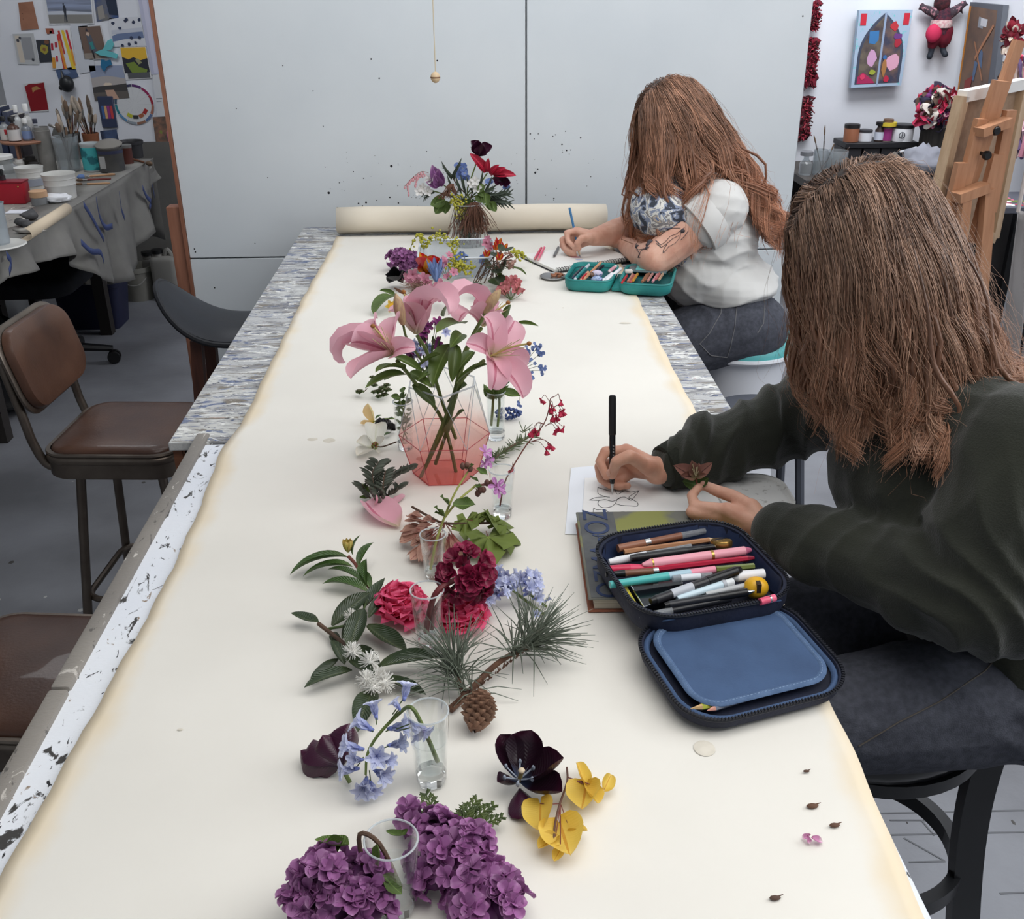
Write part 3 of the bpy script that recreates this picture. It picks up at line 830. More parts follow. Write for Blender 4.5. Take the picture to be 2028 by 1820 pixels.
# bunched fabric
for t,r_,o_ in((.22,.082,(.0,-.014,-.016)),(.50,.074,(0,.012,.01)),(.72,.064,(0,-.008,-.012))):
 blob_ell(b,EL.lerp(w0L,t)+V(o_),(r_,r_*.9,r_*.8))
for t,r_,o_ in((.20,.070,(0,.0,.016)),(.46,.064,(0,-.008,-.01)),(.70,.060,(0,.01,.020)),(.80,.052,(0,-.005,.012))):
 blob_ell(b,ER.lerp(w0R,t)+V(o_),(r_*.55,r_,r_))
blob_ell(b,EL+V((.02,.0,-.01)),(.09,.085,.085))
ff=foldfn(1.3,.0012,[(EL,.14,(.9,.3,.5),60,.0075),(EL.lerp(w0L,.6),.10,(.55,-.8,.5),58,.0042),(ER.lerp(w0R,.3),.15,(1,-.2,.2),68,.0075),
(ER.lerp(w0R,.75),.07,(1,0,0),90,.006),(HIP+V((-.06,-.05,.14)),.16,(.3,.2,1),42,.007),(SL+V((-.06,.04,-.08)),.13,(.8,.2,-.6),38,.006),(SR,.12,(.5,.8,.4),48,.006)])
sw=fuse(b,'sweatshirt',M_sweat,near,0.0055,5,.5,ff)
def cuff(pa,pb,r0,r1,nm_,mat_):
 m_=MB();d=(pb-pa);M=frameZ(d,0,pa);L=d.length
 m_.lathe([(r0-.004,0),(r0,.002),(r0*1.02,L*.3),((r0+r1)/2,L*.7),(r1,L-.002),(r1-.0045,L),(r1-.009,L-.012),(r0-.01,.0)],40,0,M,closed=True)
 return m_.build(nm_,mat_,near)
dL=(w0L-EL).normalized();dR=(w0R-ER).normalized()
cuff(w0L-dL*.075,w0L-dL*.012,.047,.0405,'cuff',M_rib);cuff(w0R-dR*.075,w0R-dR*.012,.047,.0405,'cuff',M_rib)
# waistband and collar
b=MB();G=[]
for i,(dz,k)in enumerate(((-.085,.96),(-.08,1.0),(-.045,1.03),(-.015,1.02))):
 G.append([(HIP.x+.012+.158*k*math.cos(a),HIP.y+.205*k*math.sin(a),HIP.z+dz+.01*math.cos(a))for a in[6.283*j/48 for j in range(48)]])
b.grid(G,wrap=True);wbd=b.build('waistband',M_rib,near,sharp=0);so=wbd.modifiers.new('t','SOLIDIFY');so.thickness=.006
b=MB();b.tube([NECK+V((.02+.066*math.cos(a),.066*math.sin(a)-.005,-.012+.02*math.cos(a)))for a in[6.283*j/24 for j in range(25)]],.012,8,cap=False);b.build('collar',M_rib,near)
# jeans
b=MB()
blob_ell(b,HIP+V((.015,0,-.03)),(.155,.195,.105))
for sg,K_,A_ in((-1,KL,AL),(1,KR,AR)):
 h0=HIP+V((.01,sg*.095,-.035));chain(b,[h0,h0.lerp(K_,.5),K_,K_.lerp(A_,.5),A_],[.108,.098,.075,.062,.052])
 blob_ell(b,h0.lerp(K_,.28)+V((0,0,.0)),(.13,.1,.088))
jn=fuse(b,'jeans',M_jeans,near,0.006,5,.5,foldfn(4.1,.0008,[(HIP+V((-.1,-.1,.03)),.1,(.9,.3,-.4),60,.006),(HIP+V((-.02,-.16,-.03)),.1,(.8,0,.6),50,.004),(KL,.12,(.3,.2,1),50,.005)]))
bj=bvh_of(jn)
M_stitch=col_mat((84,78,72),.8)
for ln in([(1700,1478),(1780,1430),(1860,1390),(1950,1330),(1985,1290)],[(1860,1205),(1905,1245),(1955,1285),(1975,1250)],[(1960,1300),(1990,1275),(2010,1240),(2022,1215)]):
 q=hits(bj,dens(ln,5),.0008)
 if len(q)>2:m_=MB();m_.tube(q,.0012,5);m_.build('seam',M_stitch,near)
q=hits(bj,[(1958,1235)],.001)
if q:m_=MB();m_.ell(q[0],.005,10,6);m_.build('rivet',pm('dull_rivet',(150,140,128),.4,metal=.9),near)
for A_ in(AL,AR):
 m_=MB();chain(m_,[A_+V((.0,0,-.02)),A_+V((-.05,0,-.045)),A_+V((-.19,0,-.05))],[.05,.042,.04]);fuse(m_,'shoe',col_mat((40,40,42),.6),near,.006)
# hair: long, parted, hanging over the face and down the back
cols=[ellc(HC+RH@V((-.01,0,.03)),(.101,.08,.093),RH),ellc(HC+RH@V((.022,0,-.035)),(.074,.068,.09),RH),ellc(CHEST+V((.0,0,.02)),(.16,.205,.155)),ellc(SL,(.1,.1,.1)),ellc(SR,(.09,.09,.09)),ellc(NECK+V((.02,0,-.03)),(.09,.12,.07))]
cap=MB();cap_blob(cap,HC,RH,1.0)
def len_near(rg,loc,n):return np.where(loc[:,0]<-.25,.36,.30)-.05*np.clip(loc[:,0],0,1)+rg.rand(n)*.09
def drift_near(loc,t,pos):
 out=np.zeros_like(pos)
 near_side=(loc[:,1]>-.1)
 out[:,0]+=np.where(loc[:,0]>-.1,.07+.16*t,.10+.14*t)
 out[:,1]+=np.where(near_side,-.10*(1-t),.12*(1-t))
 out[:,0]+=np.where(loc[:,0]<-.5,.30*t,0)
 out[:,0]-=.05*(1-t)*(loc[:,0]>.3)
 return out
o=fuse(cap,'hair_cap',pm('hair_under',(48,38,32),.6),near,.006,2)
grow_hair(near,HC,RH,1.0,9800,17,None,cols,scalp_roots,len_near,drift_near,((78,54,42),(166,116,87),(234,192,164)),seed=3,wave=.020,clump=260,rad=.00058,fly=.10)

# ---------------------------------------------------------------- far person, white T-shirt
def far_skin():
 return skin_mat('skin_fair',(228,182,160),(212,158,136))
far=thing('person','person with wavy auburn hair in white T-shirt colouring a sketchbook','person',(.83,3.12,.70))
HIP=V((.80,3.13,.80));CHEST=V((.735,3.16,1.035));NECK=V((.672,3.20,1.205))
SL,SR=V((.735,3.02,1.125)),V((.64,3.355,1.13))
EL,ER=V((.545,2.985,.985)),V((.535,3.385,.985))
fin={'thumb':[(1166,472,3.205),(1152,472,3.185),(1143,482,3.183),(1147,492,3.188)],
'index':[(1142,457,3.24),(1122,461,3.232),(1125,478,3.215),(1142,494,3.195)],
'middle':[(1139,465,3.255),(1113,475,3.247),(1119,492,3.228),(1138,501,3.205)],
'ring':[(1140,475,3.26),(1113,486,3.25),(1122,499,3.232),(1137,504,3.212)],
'pinky':[(1144,485,3.258),(1121,496,3.245),(1128,504,3.23),(1140,506,3.218)]}
RF=Rhead((-.80,-.12,-.58),(-.55,0,.83));HF=V((.615,3.19,1.35))
b=MB();head_blobs(b,HF,RF,1.0)
chain(b,[HF+RF@V((-.03,0,-.05)),NECK,NECK+V((.03,0,-.05))],[.055,.055,.075])
w0=hand_px(b,(1176,470,3.235),fin,1.02)
chain(b,[SR,ER,ER.lerp(w0,.45),w0],[.05,.052,.044,.028])
# near arm folded: elbow on the table edge, forearm laid along the edge, hand flat
HLF=V((.50,3.27,.955))
chain(b,[SL,SL.lerp(EL,.5),EL,EL.lerp(HLF,.5),HLF],[.062,.058,.052,.043,.028])
for k in range(4):
 bs=HLF+V((-.03+.02*k,.055,.0));chain(b,[bs,bs+V((-.004,.04,-.002)),bs+V((-.006,.068,-.008))],[.010,.009,.007]);blob_cone(b,HLF,.02,bs,.0125)
chain(b,[HLF+V((-.025,.02,0)),HLF+V((-.05,.05,0)),HLF+V((-.058,.075,-.004))],[.013,.011,.008])
chain(b,[HIP,CHEST,NECK-V((0,0,.06))],[.12,.12,.07]);chain(b,[SL,NECK-V((0,0,.06)),SR],[.06,.06,.06])
KL,KR=V((.50,3.02,.66)),V((.48,3.26,.68));AL,AR=V((.55,3.0,.28)),V((.53,3.28,.28))
chain(b,[HIP+V((0,-.1,-.02)),KL,AL,AL+V((-.15,0,-.04))],[.09,.05,.035,.03]);chain(b,[HIP+V((0,.1,-.02)),KR,AR,AR+V((-.15,0,-.04))],[.09,.05,.035,.03])
bodyf=fuse(b,'body',far_skin(),far,0.0042,3,.45)
eyes(far,HF,RF,1.0)
# T-shirt with a printed front
def shirt_mat():
 m=bpy.data.materials.new('printed_white_cotton');m.use_nodes=True;N=m.node_tree.nodes;L=m.node_tree.links;bs=N['Principled BSDF']
 bs.inputs['Roughness'].default_value=.9;bs.inputs['Specular IOR Level'].default_value=.2
 tc=N.new('ShaderNodeTexCoord');sp=N.new('ShaderNodeSeparateXYZ');L.new(tc.outputs['Object'],sp.inputs[0])
 n=N.new('ShaderNodeTexNoise');n.inputs['Scale'].default_value=24;n.inputs['Detail'].default_value=5;n.inputs['Distortion'].default_value=1.2;L.new(tc.outputs['Object'],n.inputs['Vector'])
 r=N.new('ShaderNodeValToRGB');cr=r.color_ramp;cr.interpolation='CONSTANT'
 cr.elements[0].position=0;cr.elements[0].color=rgb((70,74,84));cr.elements[1].position=.42;cr.elements[1].color=rgb((140,150,172))
 for p_,c_ in((.49,(226,224,218)),(.55,(140,138,140)),(.61,(200,186,168)),(.66,(112,128,166))):
  e=cr.elements.new(p_);e.color=rgb(c_)
 L.new(n.outputs['Fac'],r.inputs['Fac'])
 # print sits on the chest: a round patch on the front of the shirt
 d=N.new('ShaderNodeVectorMath');d.operation='DISTANCE';d.inputs[1].default_value=(.545,3.08,1.06);L.new(tc.outputs['Object'],d.inputs[0])
 lt=N.new('ShaderNodeMath');lt.operation='LESS_THAN';lt.inputs[1].default_value=.15;L.new(d.outputs['Value'],lt.inputs[0])
 mx=N.new('ShaderNodeMix');mx.data_type='RGBA';mx.inputs[6].default_value=rgb((212,211,208));L.new(r.outputs['Color'],mx.inputs[7]);L.new(lt.outputs[0],mx.inputs[0])
 L.new(mx.outputs[2],bs.inputs['Base Color']);return m
b=MB()
chain(b,[HIP+V((.01,0,.03)),HIP.lerp(CHEST,.5)+V((-.02,0,0)),CHEST,NECK+V((.03,0,-.07))],[.150,.150,.145,.09])
blob_ell(b,HIP+V((.0,0,.075)),(.165,.19,.085));blob_ell(b,CHEST+V((-.075,0,-.02)),(.115,.17,.13));blob_ell(b,CHEST+V((.01,0,-.02)),(.15,.19,.16))
blob_ell(b,HIP.lerp(CHEST,.5)+V((-.05,0,-.01)),(.14,.18,.12));blob_ell(b,PY(1312,415,3.12),(.10,.15,.10))
chain(b,[SL,NECK+V((.02,0,-.05)),SR],[.078,.08,.078])
chain(b,[SL,SL.lerp(EL,.22)],[.086,.084]);chain(b,[SR,SR.lerp(ER,.42)],[.085,.083])
fuse(b,'tshirt',shirt_mat(),far,.006,4,.5,foldfn(2.2,.001,[(HIP+V((0,-.12,.09)),.17,(.15,.1,1),62,.0065),(HIP+V((.1,-.05,.12)),.12,(.3,.2,1),70,.006),(SL+V((0,.02,-.09)),.09,(.8,0,.7),60,.006),(SL,.08,(.5,.3,.8),60,.004)]))
# rolled sleeve hems
def ring_on(pa,pb,r,nm_,mat_,par,rt=.009):
 m_=MB();M=frameZ(pb-pa,0,pb);m_.tube([M@V((r*math.cos(a),r*math.sin(a),.004*math.sin(a*2)))for a in[6.283*j/32 for j in range(33)]],rt,8,cap=False);return m_.build(nm_,mat_,par)
M_shirtplain=pm('white_cotton',(212,211,208),.9,spec=.2)
m_=MB();Mx=frameZ(SL.lerp(EL,.5)-SL,0,SL.lerp(EL,.22));L_=.06
m_.lathe([(.084,-.03),(.090,-.01),(.091,.012),(.089,.032),(.082,.034),(.080,.0)],36,0,Mx,closed=True);m_.build('sleeve_hem',M_shirtplain,far)
b=MB();blob_ell(b,HIP+V((.01,0,-.03)),(.165,.195,.115))
for sg,K_,A_ in((-1,KL,AL),(1,KR,AR)):
 h0=HIP+V((.02,sg*.095,-.045));chain(b,[h0,h0.lerp(K_,.5),K_,K_.lerp(A_,.5),A_],[.122,.108,.08,.066,.055])
blob_ell(b,HIP+V((.06,-.08,-.06)),(.13,.12,.12))
jf=fuse(b,'jeans',M_jeans,far,.006,5,.5,foldfn(6.1,.0008,[(HIP+V((-.1,-.12,-.02)),.12,(.8,.2,-.6),50,.005)]))
bj=bvh_of(jf)
for ln in([(1457,566),(1459,610),(1455,650),(1446,690),(1440,708),(1408,704),(1385,680)],[(1430,575),(1428,620),(1405,660),(1385,682)],[(1459,571),(1490,577),(1517,580)],[(1459,575),(1490,582),(1516,585)],[(1515,580),(1512,640),(1500,660)]):
 q=hits(bj,dens(ln,5),.001)
 if len(q)>2:m_=MB();m_.tube(q,.0014,5);m_.build('seam',col_mat((110,110,112),.8),far)
for A_ in(AL,AR):
 m_=MB();chain(m_,[A_+V((.0,0,-.02)),A_+V((-.05,0,-.045)),A_+V((-.19,0,-.05))],[.05,.042,.04]);fuse(m_,'shoe',col_mat((52,50,50),.6),far,.006)
# tattoo: ink lines lying on the upper arm
bb=bvh_of(bodyf);ink=col_mat((72,66,70),.6);m_=MB()
def T(cx,cy):return(1040+cx/6.3375,400+cy/6.3375)
lines=[[(1700,130),(1690,200),(1650,280),(1620,350),(1640,430),(1700,420),(1760,370),(1850,330),(1950,330)],
[(1730,180),(1780,240),(1850,230),(1900,180)],[(1700,200),(1760,270),(1860,265),(1930,215)],[(1760,140),(1790,200),(1830,230)],[(1830,150),(1800,210),(1760,250)],[(1880,170),(1830,215),(1790,255)],
[(1640,480),(1700,540),(1760,500),(1820,430),(1900,400),(1960,350),(2000,320)],[(1650,520),(1710,570),(1780,520),(1850,460),(1930,420)],[(1780,530),(1740,590),(1730,640),(1760,620),(1800,560),(1880,520),(1940,450),(1960,380)],
[(1400,520),(1385,570),(1420,600),(1480,590),(1540,600),(1560,560)],[(1400,600),(1440,640),(1420,700),(1445,700)],[(1500,580),(1450,620),(1430,690)],[(1960,220),(2000,250),(2060,240),(2040,210),(1980,225)],
[(1680,300),(1740,320),(1830,300),(1920,290)],[(1950,480),(2000,430),(2050,360)]]
for ln in lines:
 q=hits(bb,dens([T(*k)for k in ln],4),.0005)
 if len(q)>2:m_.tube(q,.0017,5,flat=.4)
for(cx,cy,r_)in[(1590,460,.012),(1570,510,.010),(1610,440,.009),(1545,540,.008),(1530,580,.006),(1410,560,.006),(1980,370,.007)]:
 q=hits(bb,[T(cx,cy)],.0002)
 if q:m_.ell(q[0],(r_,r_*.5,r_),10,6)
m_.build('tattoo',ink,far)
cols=[ellc(HF+RF@V((-.01,0,.03)),(.101,.08,.093),RF),ellc(HF+RF@V((.022,0,-.035)),(.074,.068,.09),RF),ellc(CHEST+V((.02,0,.0)),(.155,.19,.16)),ellc(SL,(.095,.095,.095)),ellc(SR,(.085,.085,.085)),ellc(NECK+V((.02,0,-.03)),(.09,.11,.07))]
cap=MB();cap_blob(cap,HF,RF,1.02);fuse(cap,'hair_cap',pm('hair_under',(48,38,32),.6),far,.007,2)
def len_far(rg,loc,n):return np.where(loc[:,0]<-.25,.45,.40)+rg.rand(n)*.12
def drift_far(loc,t,pos):
 out=np.zeros_like(pos);nb=loc[:,1]>-.1
 out[:,0]+=np.where(loc[:,0]<-.2,.18+.34*t,np.where(loc[:,0]<.2,.12+.10*t,-.05*(1-t)+.08*t))
 out[:,1]+=np.where(nb,-.16*(1-t),.10*(1-t));return out
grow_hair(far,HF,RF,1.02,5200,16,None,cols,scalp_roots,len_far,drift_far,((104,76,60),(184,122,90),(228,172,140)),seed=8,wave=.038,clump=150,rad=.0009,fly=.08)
# ================================================================ STOOLS AND CHAIRS
FWD=(CAM_M.to_3x3()@V((0,0,-1))).normalized()
def mpp(p):return(V(p)-V((0,0,CAMZ))).dot(FWD)/F_PX  # metres per photo pixel at a place
M_leather=pm('worn_brown_leatherette',(92,63,48),0.38,(66,43,33),scale=5,bump=0.12,bscale=180,detail=7,coat=.1)
M_steel=pm('brown_grey_steel',(122,112,102),0.35,(96,86,78),scale=8,metal=0.85)
M_blackmetal=pm('black_metal',(22,23,26),0.35,(30,31,34),scale=6,spec=.5)
M_blackpad=pm('black_vinyl',(38,41,50),0.42,(30,32,38),scale=5,bump=.05,bscale=200)
M_darkwood=wood_mat('dark_red_wood',(96,58,44),(70,42,34),'z',0.5)
M_greymetal=pm('grey_stool_plastic',(74,78,88),0.6,(66,69,78),scale=5)

def pillow(mb,w_,d_,h_,r=0.05,dome=0.01,mi=0,M=None,n=6):
 """upholstered pad: rounded outline, domed top"""
 out=rrect(w_,d_,r,n);rings=[]
 for(k,z)in((1.0,0.0),(1.0,h_*.55),(.985,h_*.8),(.95,h_*.97),(.85,h_+dome*.35),(.6,h_+dome*.75),(.3,h_+dome*.95)):
  rings.append([(x*k,y*k,z)for x,y in out])
 vs=[p for rg_ in rings for p in rg_]+[(0,0,h_+dome)];m=len(out);fs=[tuple(range(m-1,-1,-1))]
 for i in range(len(rings)-1):
  for j in range(m):fs.append((i*m+j,i*m+(j+1)%m,(i+1)*m+(j+1)%m,(i+1)*m+j))
 t=len(vs)-1;o_=(len(rings)-1)*m
 for j in range(m):fs.append((o_+j,o_+(j+1)%m,t))
 mb.add(vs,fs,mi,M)

def vintage_stool(loc,rotz,label):
 """steel bar stool: leatherette seat in a steel tray, curved back tubes, padded back, four splayed legs, foot ring"""
 t=thing('bar_stool',label,'stool',loc,Matrix.Rotation(rotz,3,'Z'),'brown leatherette bar stools')
 Z=.655
 m=MB();pillow(m,.325,.33,.026,.055,.008,0,Matrix.Translation((0,0,Z)));seat_pad=m
 m=MB();out=rrect(.352,.356,.065,6)
 prof=[(-.052,.965),(-.050,.985),(-.012,.985),(-.010,1.0),(-.003,1.005),(.003,1.0),(.006,.985),(.012,1.0),(.016,.99),(.016,.94)]
 G=[[(x*k,y*k,Z+z)for x,y in out]for z,k in prof];m.grid(G,wrap=True);m.prism([(x*.965,y*.965)for x,y in out],Z-.054,Z-.05)
 sf=m.build('seat_frame',M_steel,t,world=False);seat_pad.build('seat',M_leather,sf,world=False)
 # back: two bent tubes, steel shell, pad
 tilt=Matrix.Translation((-.212,0,Z+.215))@Matrix.Rotation(math.radians(-14),4,'Y')
 for s_ in(-1,1):
  pts=bez([(-.10,s_*.13,Z-.035),(-.165,s_*.142,Z-.03),(-.192,s_*.146,Z+.03),(-.205,s_*.146,Z+.11),(-.232,s_*.14,Z+.25)],20)
  m=MB();m.tube(pts,.0115,10);m.build('back_tube',M_steel,t,world=False)
 def curved_pad(w_,h_,th,r,off,name,mat_):
  out=rrect(w_,h_,r,6);m=MB();rings=[]
  for(k,x)in((1.0,0),(1.0,th*.5),(.97,th*.85),(.9,th),(.6,th*1.1),(.25,th*1.12)):
   rings.append([tilt@V((x+off+.55*(y*k)**2,y*k,z*k))for y,z in out])
  mm=len(out);vs=[p for r_ in rings for p in r_];fs=[tuple(range(mm-1,-1,-1)),tuple((len(rings)-1)*mm+j for j in range(mm))]
  for i in range(len(rings)-1):
   for j in range(mm):fs.append((i*mm+j,i*mm+(j+1)%mm,(i+1)*mm+(j+1)%mm,(i+1)*mm+j))
  m.add(vs,fs);m.build(name,mat_,t,world=False)
 curved_pad(.345,.235,.012,.075,-.006,'back_shell',M_steel);curved_pad(.322,.212,.026,.065,.007,'backrest',M_leather)
 for sx in(-1,1):
  for sy in(-1,1):
   m=MB();m.tube([(sx*.105,sy*.105,Z-.045),(sx*.165,sy*.165,.012)],.0125,10);m.build('leg',M_steel,t,world=False)
   m=MB();m.lathe([(.016,0),(.017,.02),(.0135,.024)],12,0,Matrix.Translation((sx*.166,sy*.166,0)));m.build('foot_cap',M_black,t,world=False)
 q=.147;m=MB();pts=[(x,y,.22)for x,y in rrect(2*q,2*q,.05,5)];m.tube(pts+[pts[0]],.009,8,cap=False);m.build('foot_rail',M_steel,t,world=False)
 return t
vintage_stool((-.925,2.535,0),math.radians(-4),'brown leatherette bar stool with padded back standing at the table corner')
vintage_stool((-.775,1.475,0),math.radians(-6),'brown leatherette bar stool tucked half under the near white table')

# black saddle stool
t=thing('saddle_stool','black padded saddle stool with dark wooden legs beside white partition','stool',(-.77,3.29,0))
G=[];nu,nv=26,14
def saddle(u,v,top):
 u=math.sin(u*PI/2);v=math.sin(v*PI/2);a=abs(u)**1.0;outl=.155*(1-abs(u)**3.2*.28)**.5
 e=(1-abs(v)**4)
 x=u*.26;y=v*outl*math.sqrt(max(0,1-abs(u)**5))
 zc_=.70+.165*abs(u)**2.6
 return(x-.02*(u*abs(u))*0,y,zc_+(.032*(1-abs(v)**3)*(1-abs(u)**5)if top else-.012))
for top in(1,0):
 pass
m=MB();Gt=[[saddle(-1+2*i/nu,-1+2*j/nv,1)for j in range(nv+1)]for i in range(nu+1)]
Gb=[[saddle(-1+2*i/nu,-1+2*j/nv,0)for j in range(nv+1)]for i in range(nu+1)]
m.grid(Gt);m.grid([r_[::-1]for r_ in Gb])
ring=lambda G_:[r_[0]for r_ in G_]+G_[-1][1:]+[r_[-1]for r_ in G_[::-1]][1:]+G_[0][::-1][1:-1]
ra,rb=ring(Gb),ring(Gt);m.grid([ra,rb],wrap=True)
o=m.build('seat',M_blackpad,t,world=False,sharp=0)
m=MB();rc=ring(Gb);m.tube([V(p)*1.0 for p in rc]+[V(rc[0])],.010,8,cap=False);m.build('seat_rim',pm('black_rim',(24,25,30),.4),t,world=False)
m=MB();m.box((0,0,.665),(.30,.045,.05));m.build('seat_rail',M_darkwood,t,world=False)
for sx in(-1,1):
 for sy in(-1,1):
  m=MB();m.tube([(sx*.135,sy*.085,.685),(sx*.175,sy*.125,.0)],.026,4);m.build('leg',M_darkwood,t,world=False)
 m=MB();m.box((sx*.162,0,.25),(.025,.22,.04));m.build('stretcher',M_darkwood,t,world=False)
m=MB();m.box((0,.115,.32),(.30,.022,.04));m.build('stretcher',M_darkwood,t,world=False)

# teal-topped white drum stool
c=V((.865,3.115,0))
t=thing('drum_stool','white drum stool with domed teal cushion under the far person','stool',c)
m=MB();m.lathe([(.15,0),(.165,.01),(.16,.05),(.135,.25),(.128,.42),(.14,.58),(.155,.64),(.16,.655)],40,0,Matrix.Translation(c));m.build('pedestal',pm('white_plastic',(226,228,234),.45),t)
m=MB();m.lathe([(.16,.650),(.178,.655),(.184,.663),(.182,.671),(.17,.673)],44,0,Matrix.Translation(c));m.build('seat_rim',pm('white_plastic',(226,228,234),.45),t)
m=MB();m.lathe([(.176,.670),(.175,.685),(.16,.702),(.12,.716),(.06,.723),(.001,.725)],44,0,Matrix.Translation(c));m.build('cushion',pm('teal_vinyl',(92,176,178),.45,(84,166,168),scale=5),t)

# dark grey round stool between the two people
c=V((.79,2.545,0))
t=thing('round_stool','empty dark grey round stool between the two seated people','stool',c)
m=MB();m.lathe([(.10,.628),(.155,.63),(.162,.645),(.158,.66),(.12,.664),(.05,.660),(.001,.659)],44,0,Matrix.Translation(c));m.build('seat',M_greymetal,t)
for k in range(4):
 a=PI/4+k*PI/2;m=MB();m.tube([c+V((.11*math.cos(a),.11*math.sin(a),.63)),c+V((.19*math.cos(a),.19*math.sin(a),0))],.013,8);m.build('leg',M_greymetal,t)
m=MB();m.tube([c+V((.165*math.cos(6.283*j/28),.165*math.sin(6.283*j/28),.2))for j in range(29)],.009,8,cap=False);m.build('foot_ring',M_greymetal,t)
mb=MB()
for k in range(14):mb.lathe([(.003,0),(.002,.0008)],6,0,Matrix.Translation(c+V((rnd.uniform(-.1,.1),rnd.uniform(-.1,.1),.6615))))
mb.build('paint_speck',col_mat((200,200,200)),t)['kind']='stuff'

# bentwood-style black metal bar chair under the near person
c=V((.665,1.36,0));SZ=.688
t=thing('bar_chair','black metal bar chair with round foot ring under the near person','chair',c)
m=MB();out=[]
for j in range(40):
 a=6.283*j/40;out.append((c.x-.02+.205*math.cos(a),c.y+.20*math.sin(a)*(1-.08*math.cos(a))))
cen=V((c.x-.02,c.y,0));G=[]
for k,z in((.9,SZ-.052),(.98,SZ-.045),(1.0,SZ-.03),(1.0,SZ-.016),(.97,SZ-.004),(.9,SZ+.002),(.6,SZ+.004),(.2,SZ+.004)):
 G.append([(cen.x+(x-cen.x)*k,cen.y+(y-cen.y)*k,z)for x,y in out])
m.grid(G,wrap=True);m.build('seat',pm('black_seat_vinyl',(26,27,30),.3,coat=.2),t,sharp=0)
m=MB();m.lathe([(.185,SZ-.05),(.197,SZ-.05),(.197,SZ-.075),(.185,SZ-.075)],40,0,Matrix.Translation(cen),closed=True);m.build('seat_ring',M_blackmetal,t)
def flatbar(pts,w_,th,name,across=V((0,1,0))):
 pts=bez(pts,24);G=[]
 for i,p in enumerate(pts):
  tg=(pts[min(i+1,len(pts)-1)]-pts[max(i-1,0)]).normalized();ac=(across-tg*across.dot(tg)).normalized();nn=tg.cross(ac)
  G.append([p+ac*a_*w_/2+nn*b2*th/2 for a_,b2 in((-1,-1),(1,-1),(1,1),(-1,1))])
 mm=MB();mm.grid(G,wrap=True);mm.add(G[0],[(3,2,1,0)]);mm.add(G[-1],[(0,1,2,3)]);return mm.build(name,M_blackmetal,t)
flatbar([(c.x+.215,c.y-.115,.004),(c.x+.165,c.y-.095,.40),(c.x+.168,c.y-.085,.62),(c.x+.20,c.y-.09,.80),(c.x+.30,c.y-.13,1.1)],.05,.026,'leg',V((1,0,0)))
flatbar([(.70,1.57,.004),(.73,1.51,.35),(.775,1.48,.62),(c.x+.18,c.y+.115,.80),(c.x+.30,c.y+.13,1.1)],.05,.026,'leg',V((1,0,0)))
for sy in(-1,1):
 flatbar([(c.x-.20,c.y+sy*.15,.004),(c.x-.15,c.y+sy*.13,.35),(c.x-.12,c.y+sy*.11,SZ-.06)],.034,.02,'leg',V((1,0,0)))
flatbar([(c.x+.30,c.y-.13,1.1),(c.x+.335,c.y,1.12),(c.x+.30,c.y+.13,1.1)],.05,.018,'back_rail',V((0,0,1)))
flatbar([(c.x+.24,c.y-.105,.93),(c.x+.27,c.y,.94),(c.x+.24,c.y+.105,.93)],.03,.016,'back_rail',V((0,0,1)))
m=MB();R_=.158;G=[]
for j in range(49):
 a=6.283*j/48;G.append([(c.x+.03+(R_+dx)*math.cos(a),c.y+(R_+dx)*math.sin(a),.325+dz)for dx,dz in((-.011,-.016),(.011,-.016),(.011,.016),(-.011,.016))])
m.grid(G,wrap=True);m.build('foot_ring',M_blackmetal,t)
# ================================================================ LEFT WORKBENCH AND BACK-LEFT WALL
M_plastic=pm('dusty_plastic_sheet',(150,148,142),0.45,(128,126,122),scale=6,transl=.18,bump=.2,bscale=14)
M_tape=pm('blue_masking_tape',(58,72,118),0.7)
M_whitepl=pm('white_tub_plastic',(222,222,218),0.45,(206,205,200),scale=7)
M_clearpl=glass_mat('clear_plastic',(226,230,232),alpha_mix=.18)
M_grey_d=pm('dusty_dark_grey',(70,70,72),.6,(92,90,86),scale=9)
BZ=.90
BX=P(240,352,BZ).x;BY0,BY1=2.5,P(298,316,BZ).y
bench=thing('workbench','long workbench draped in dusty plastic sheet along the left wall','workbench',((BX+XL)/2,(BY0+BY1)/2,0))
m=MB();m.box(((BX+XL)/2+.003,(BY0+BY1)/2,BZ-.02),(BX-XL-.01,BY1-BY0,.038));m.build('bench_top',paint_mat('dusty_bench_top',(168,164,156),(140,137,131),[((96,94,92),6,(2,2,1),.6,.05),((206,202,194),8,(2,2,1),.62,.04),((70,76,110),14,(3,3,1),.7,.02)]),bench)
for x in(BX-.35,XL+.08):
 for y in(BY0+.1,(BY0+BY1)/2,BY1-.08):
  m=MB();m.box((x,y,(BZ-.04)/2),(.06,.06,BZ-.04));m.build('leg',pm('dark_bench_leg',(44,40,38),.8),bench)
m=MB();G=[]
for i in range(70):
 y=BY0+(BY1+.02-BY0)*i/69;row=[]
 drop=.10+.26*(0.5+0.5*math.sin(y*3.1+.4))*(.6+.4*math.sin(y*1.3))+.22*max(0,math.sin((y-4.1)*2.3))
 for k in range(14):
  t_=k/13;amp=.030*t_
  row.append((BX+.006+amp*math.sin(y*17+2*t_)+amp*.7*math.sin(y*31)+.012*t_,y,BZ+.004-drop*t_-(0.0 if k else-.001)))
 G.append(row)
m.grid(G);m.grid([[(BX+.008,BY0+(BY1-BY0)*i/20,BZ+.003),(BX-.12-.04*math.sin(i*1.7),BY0+(BY1-BY0)*i/20,BZ+.0025)]for i in range(21)])
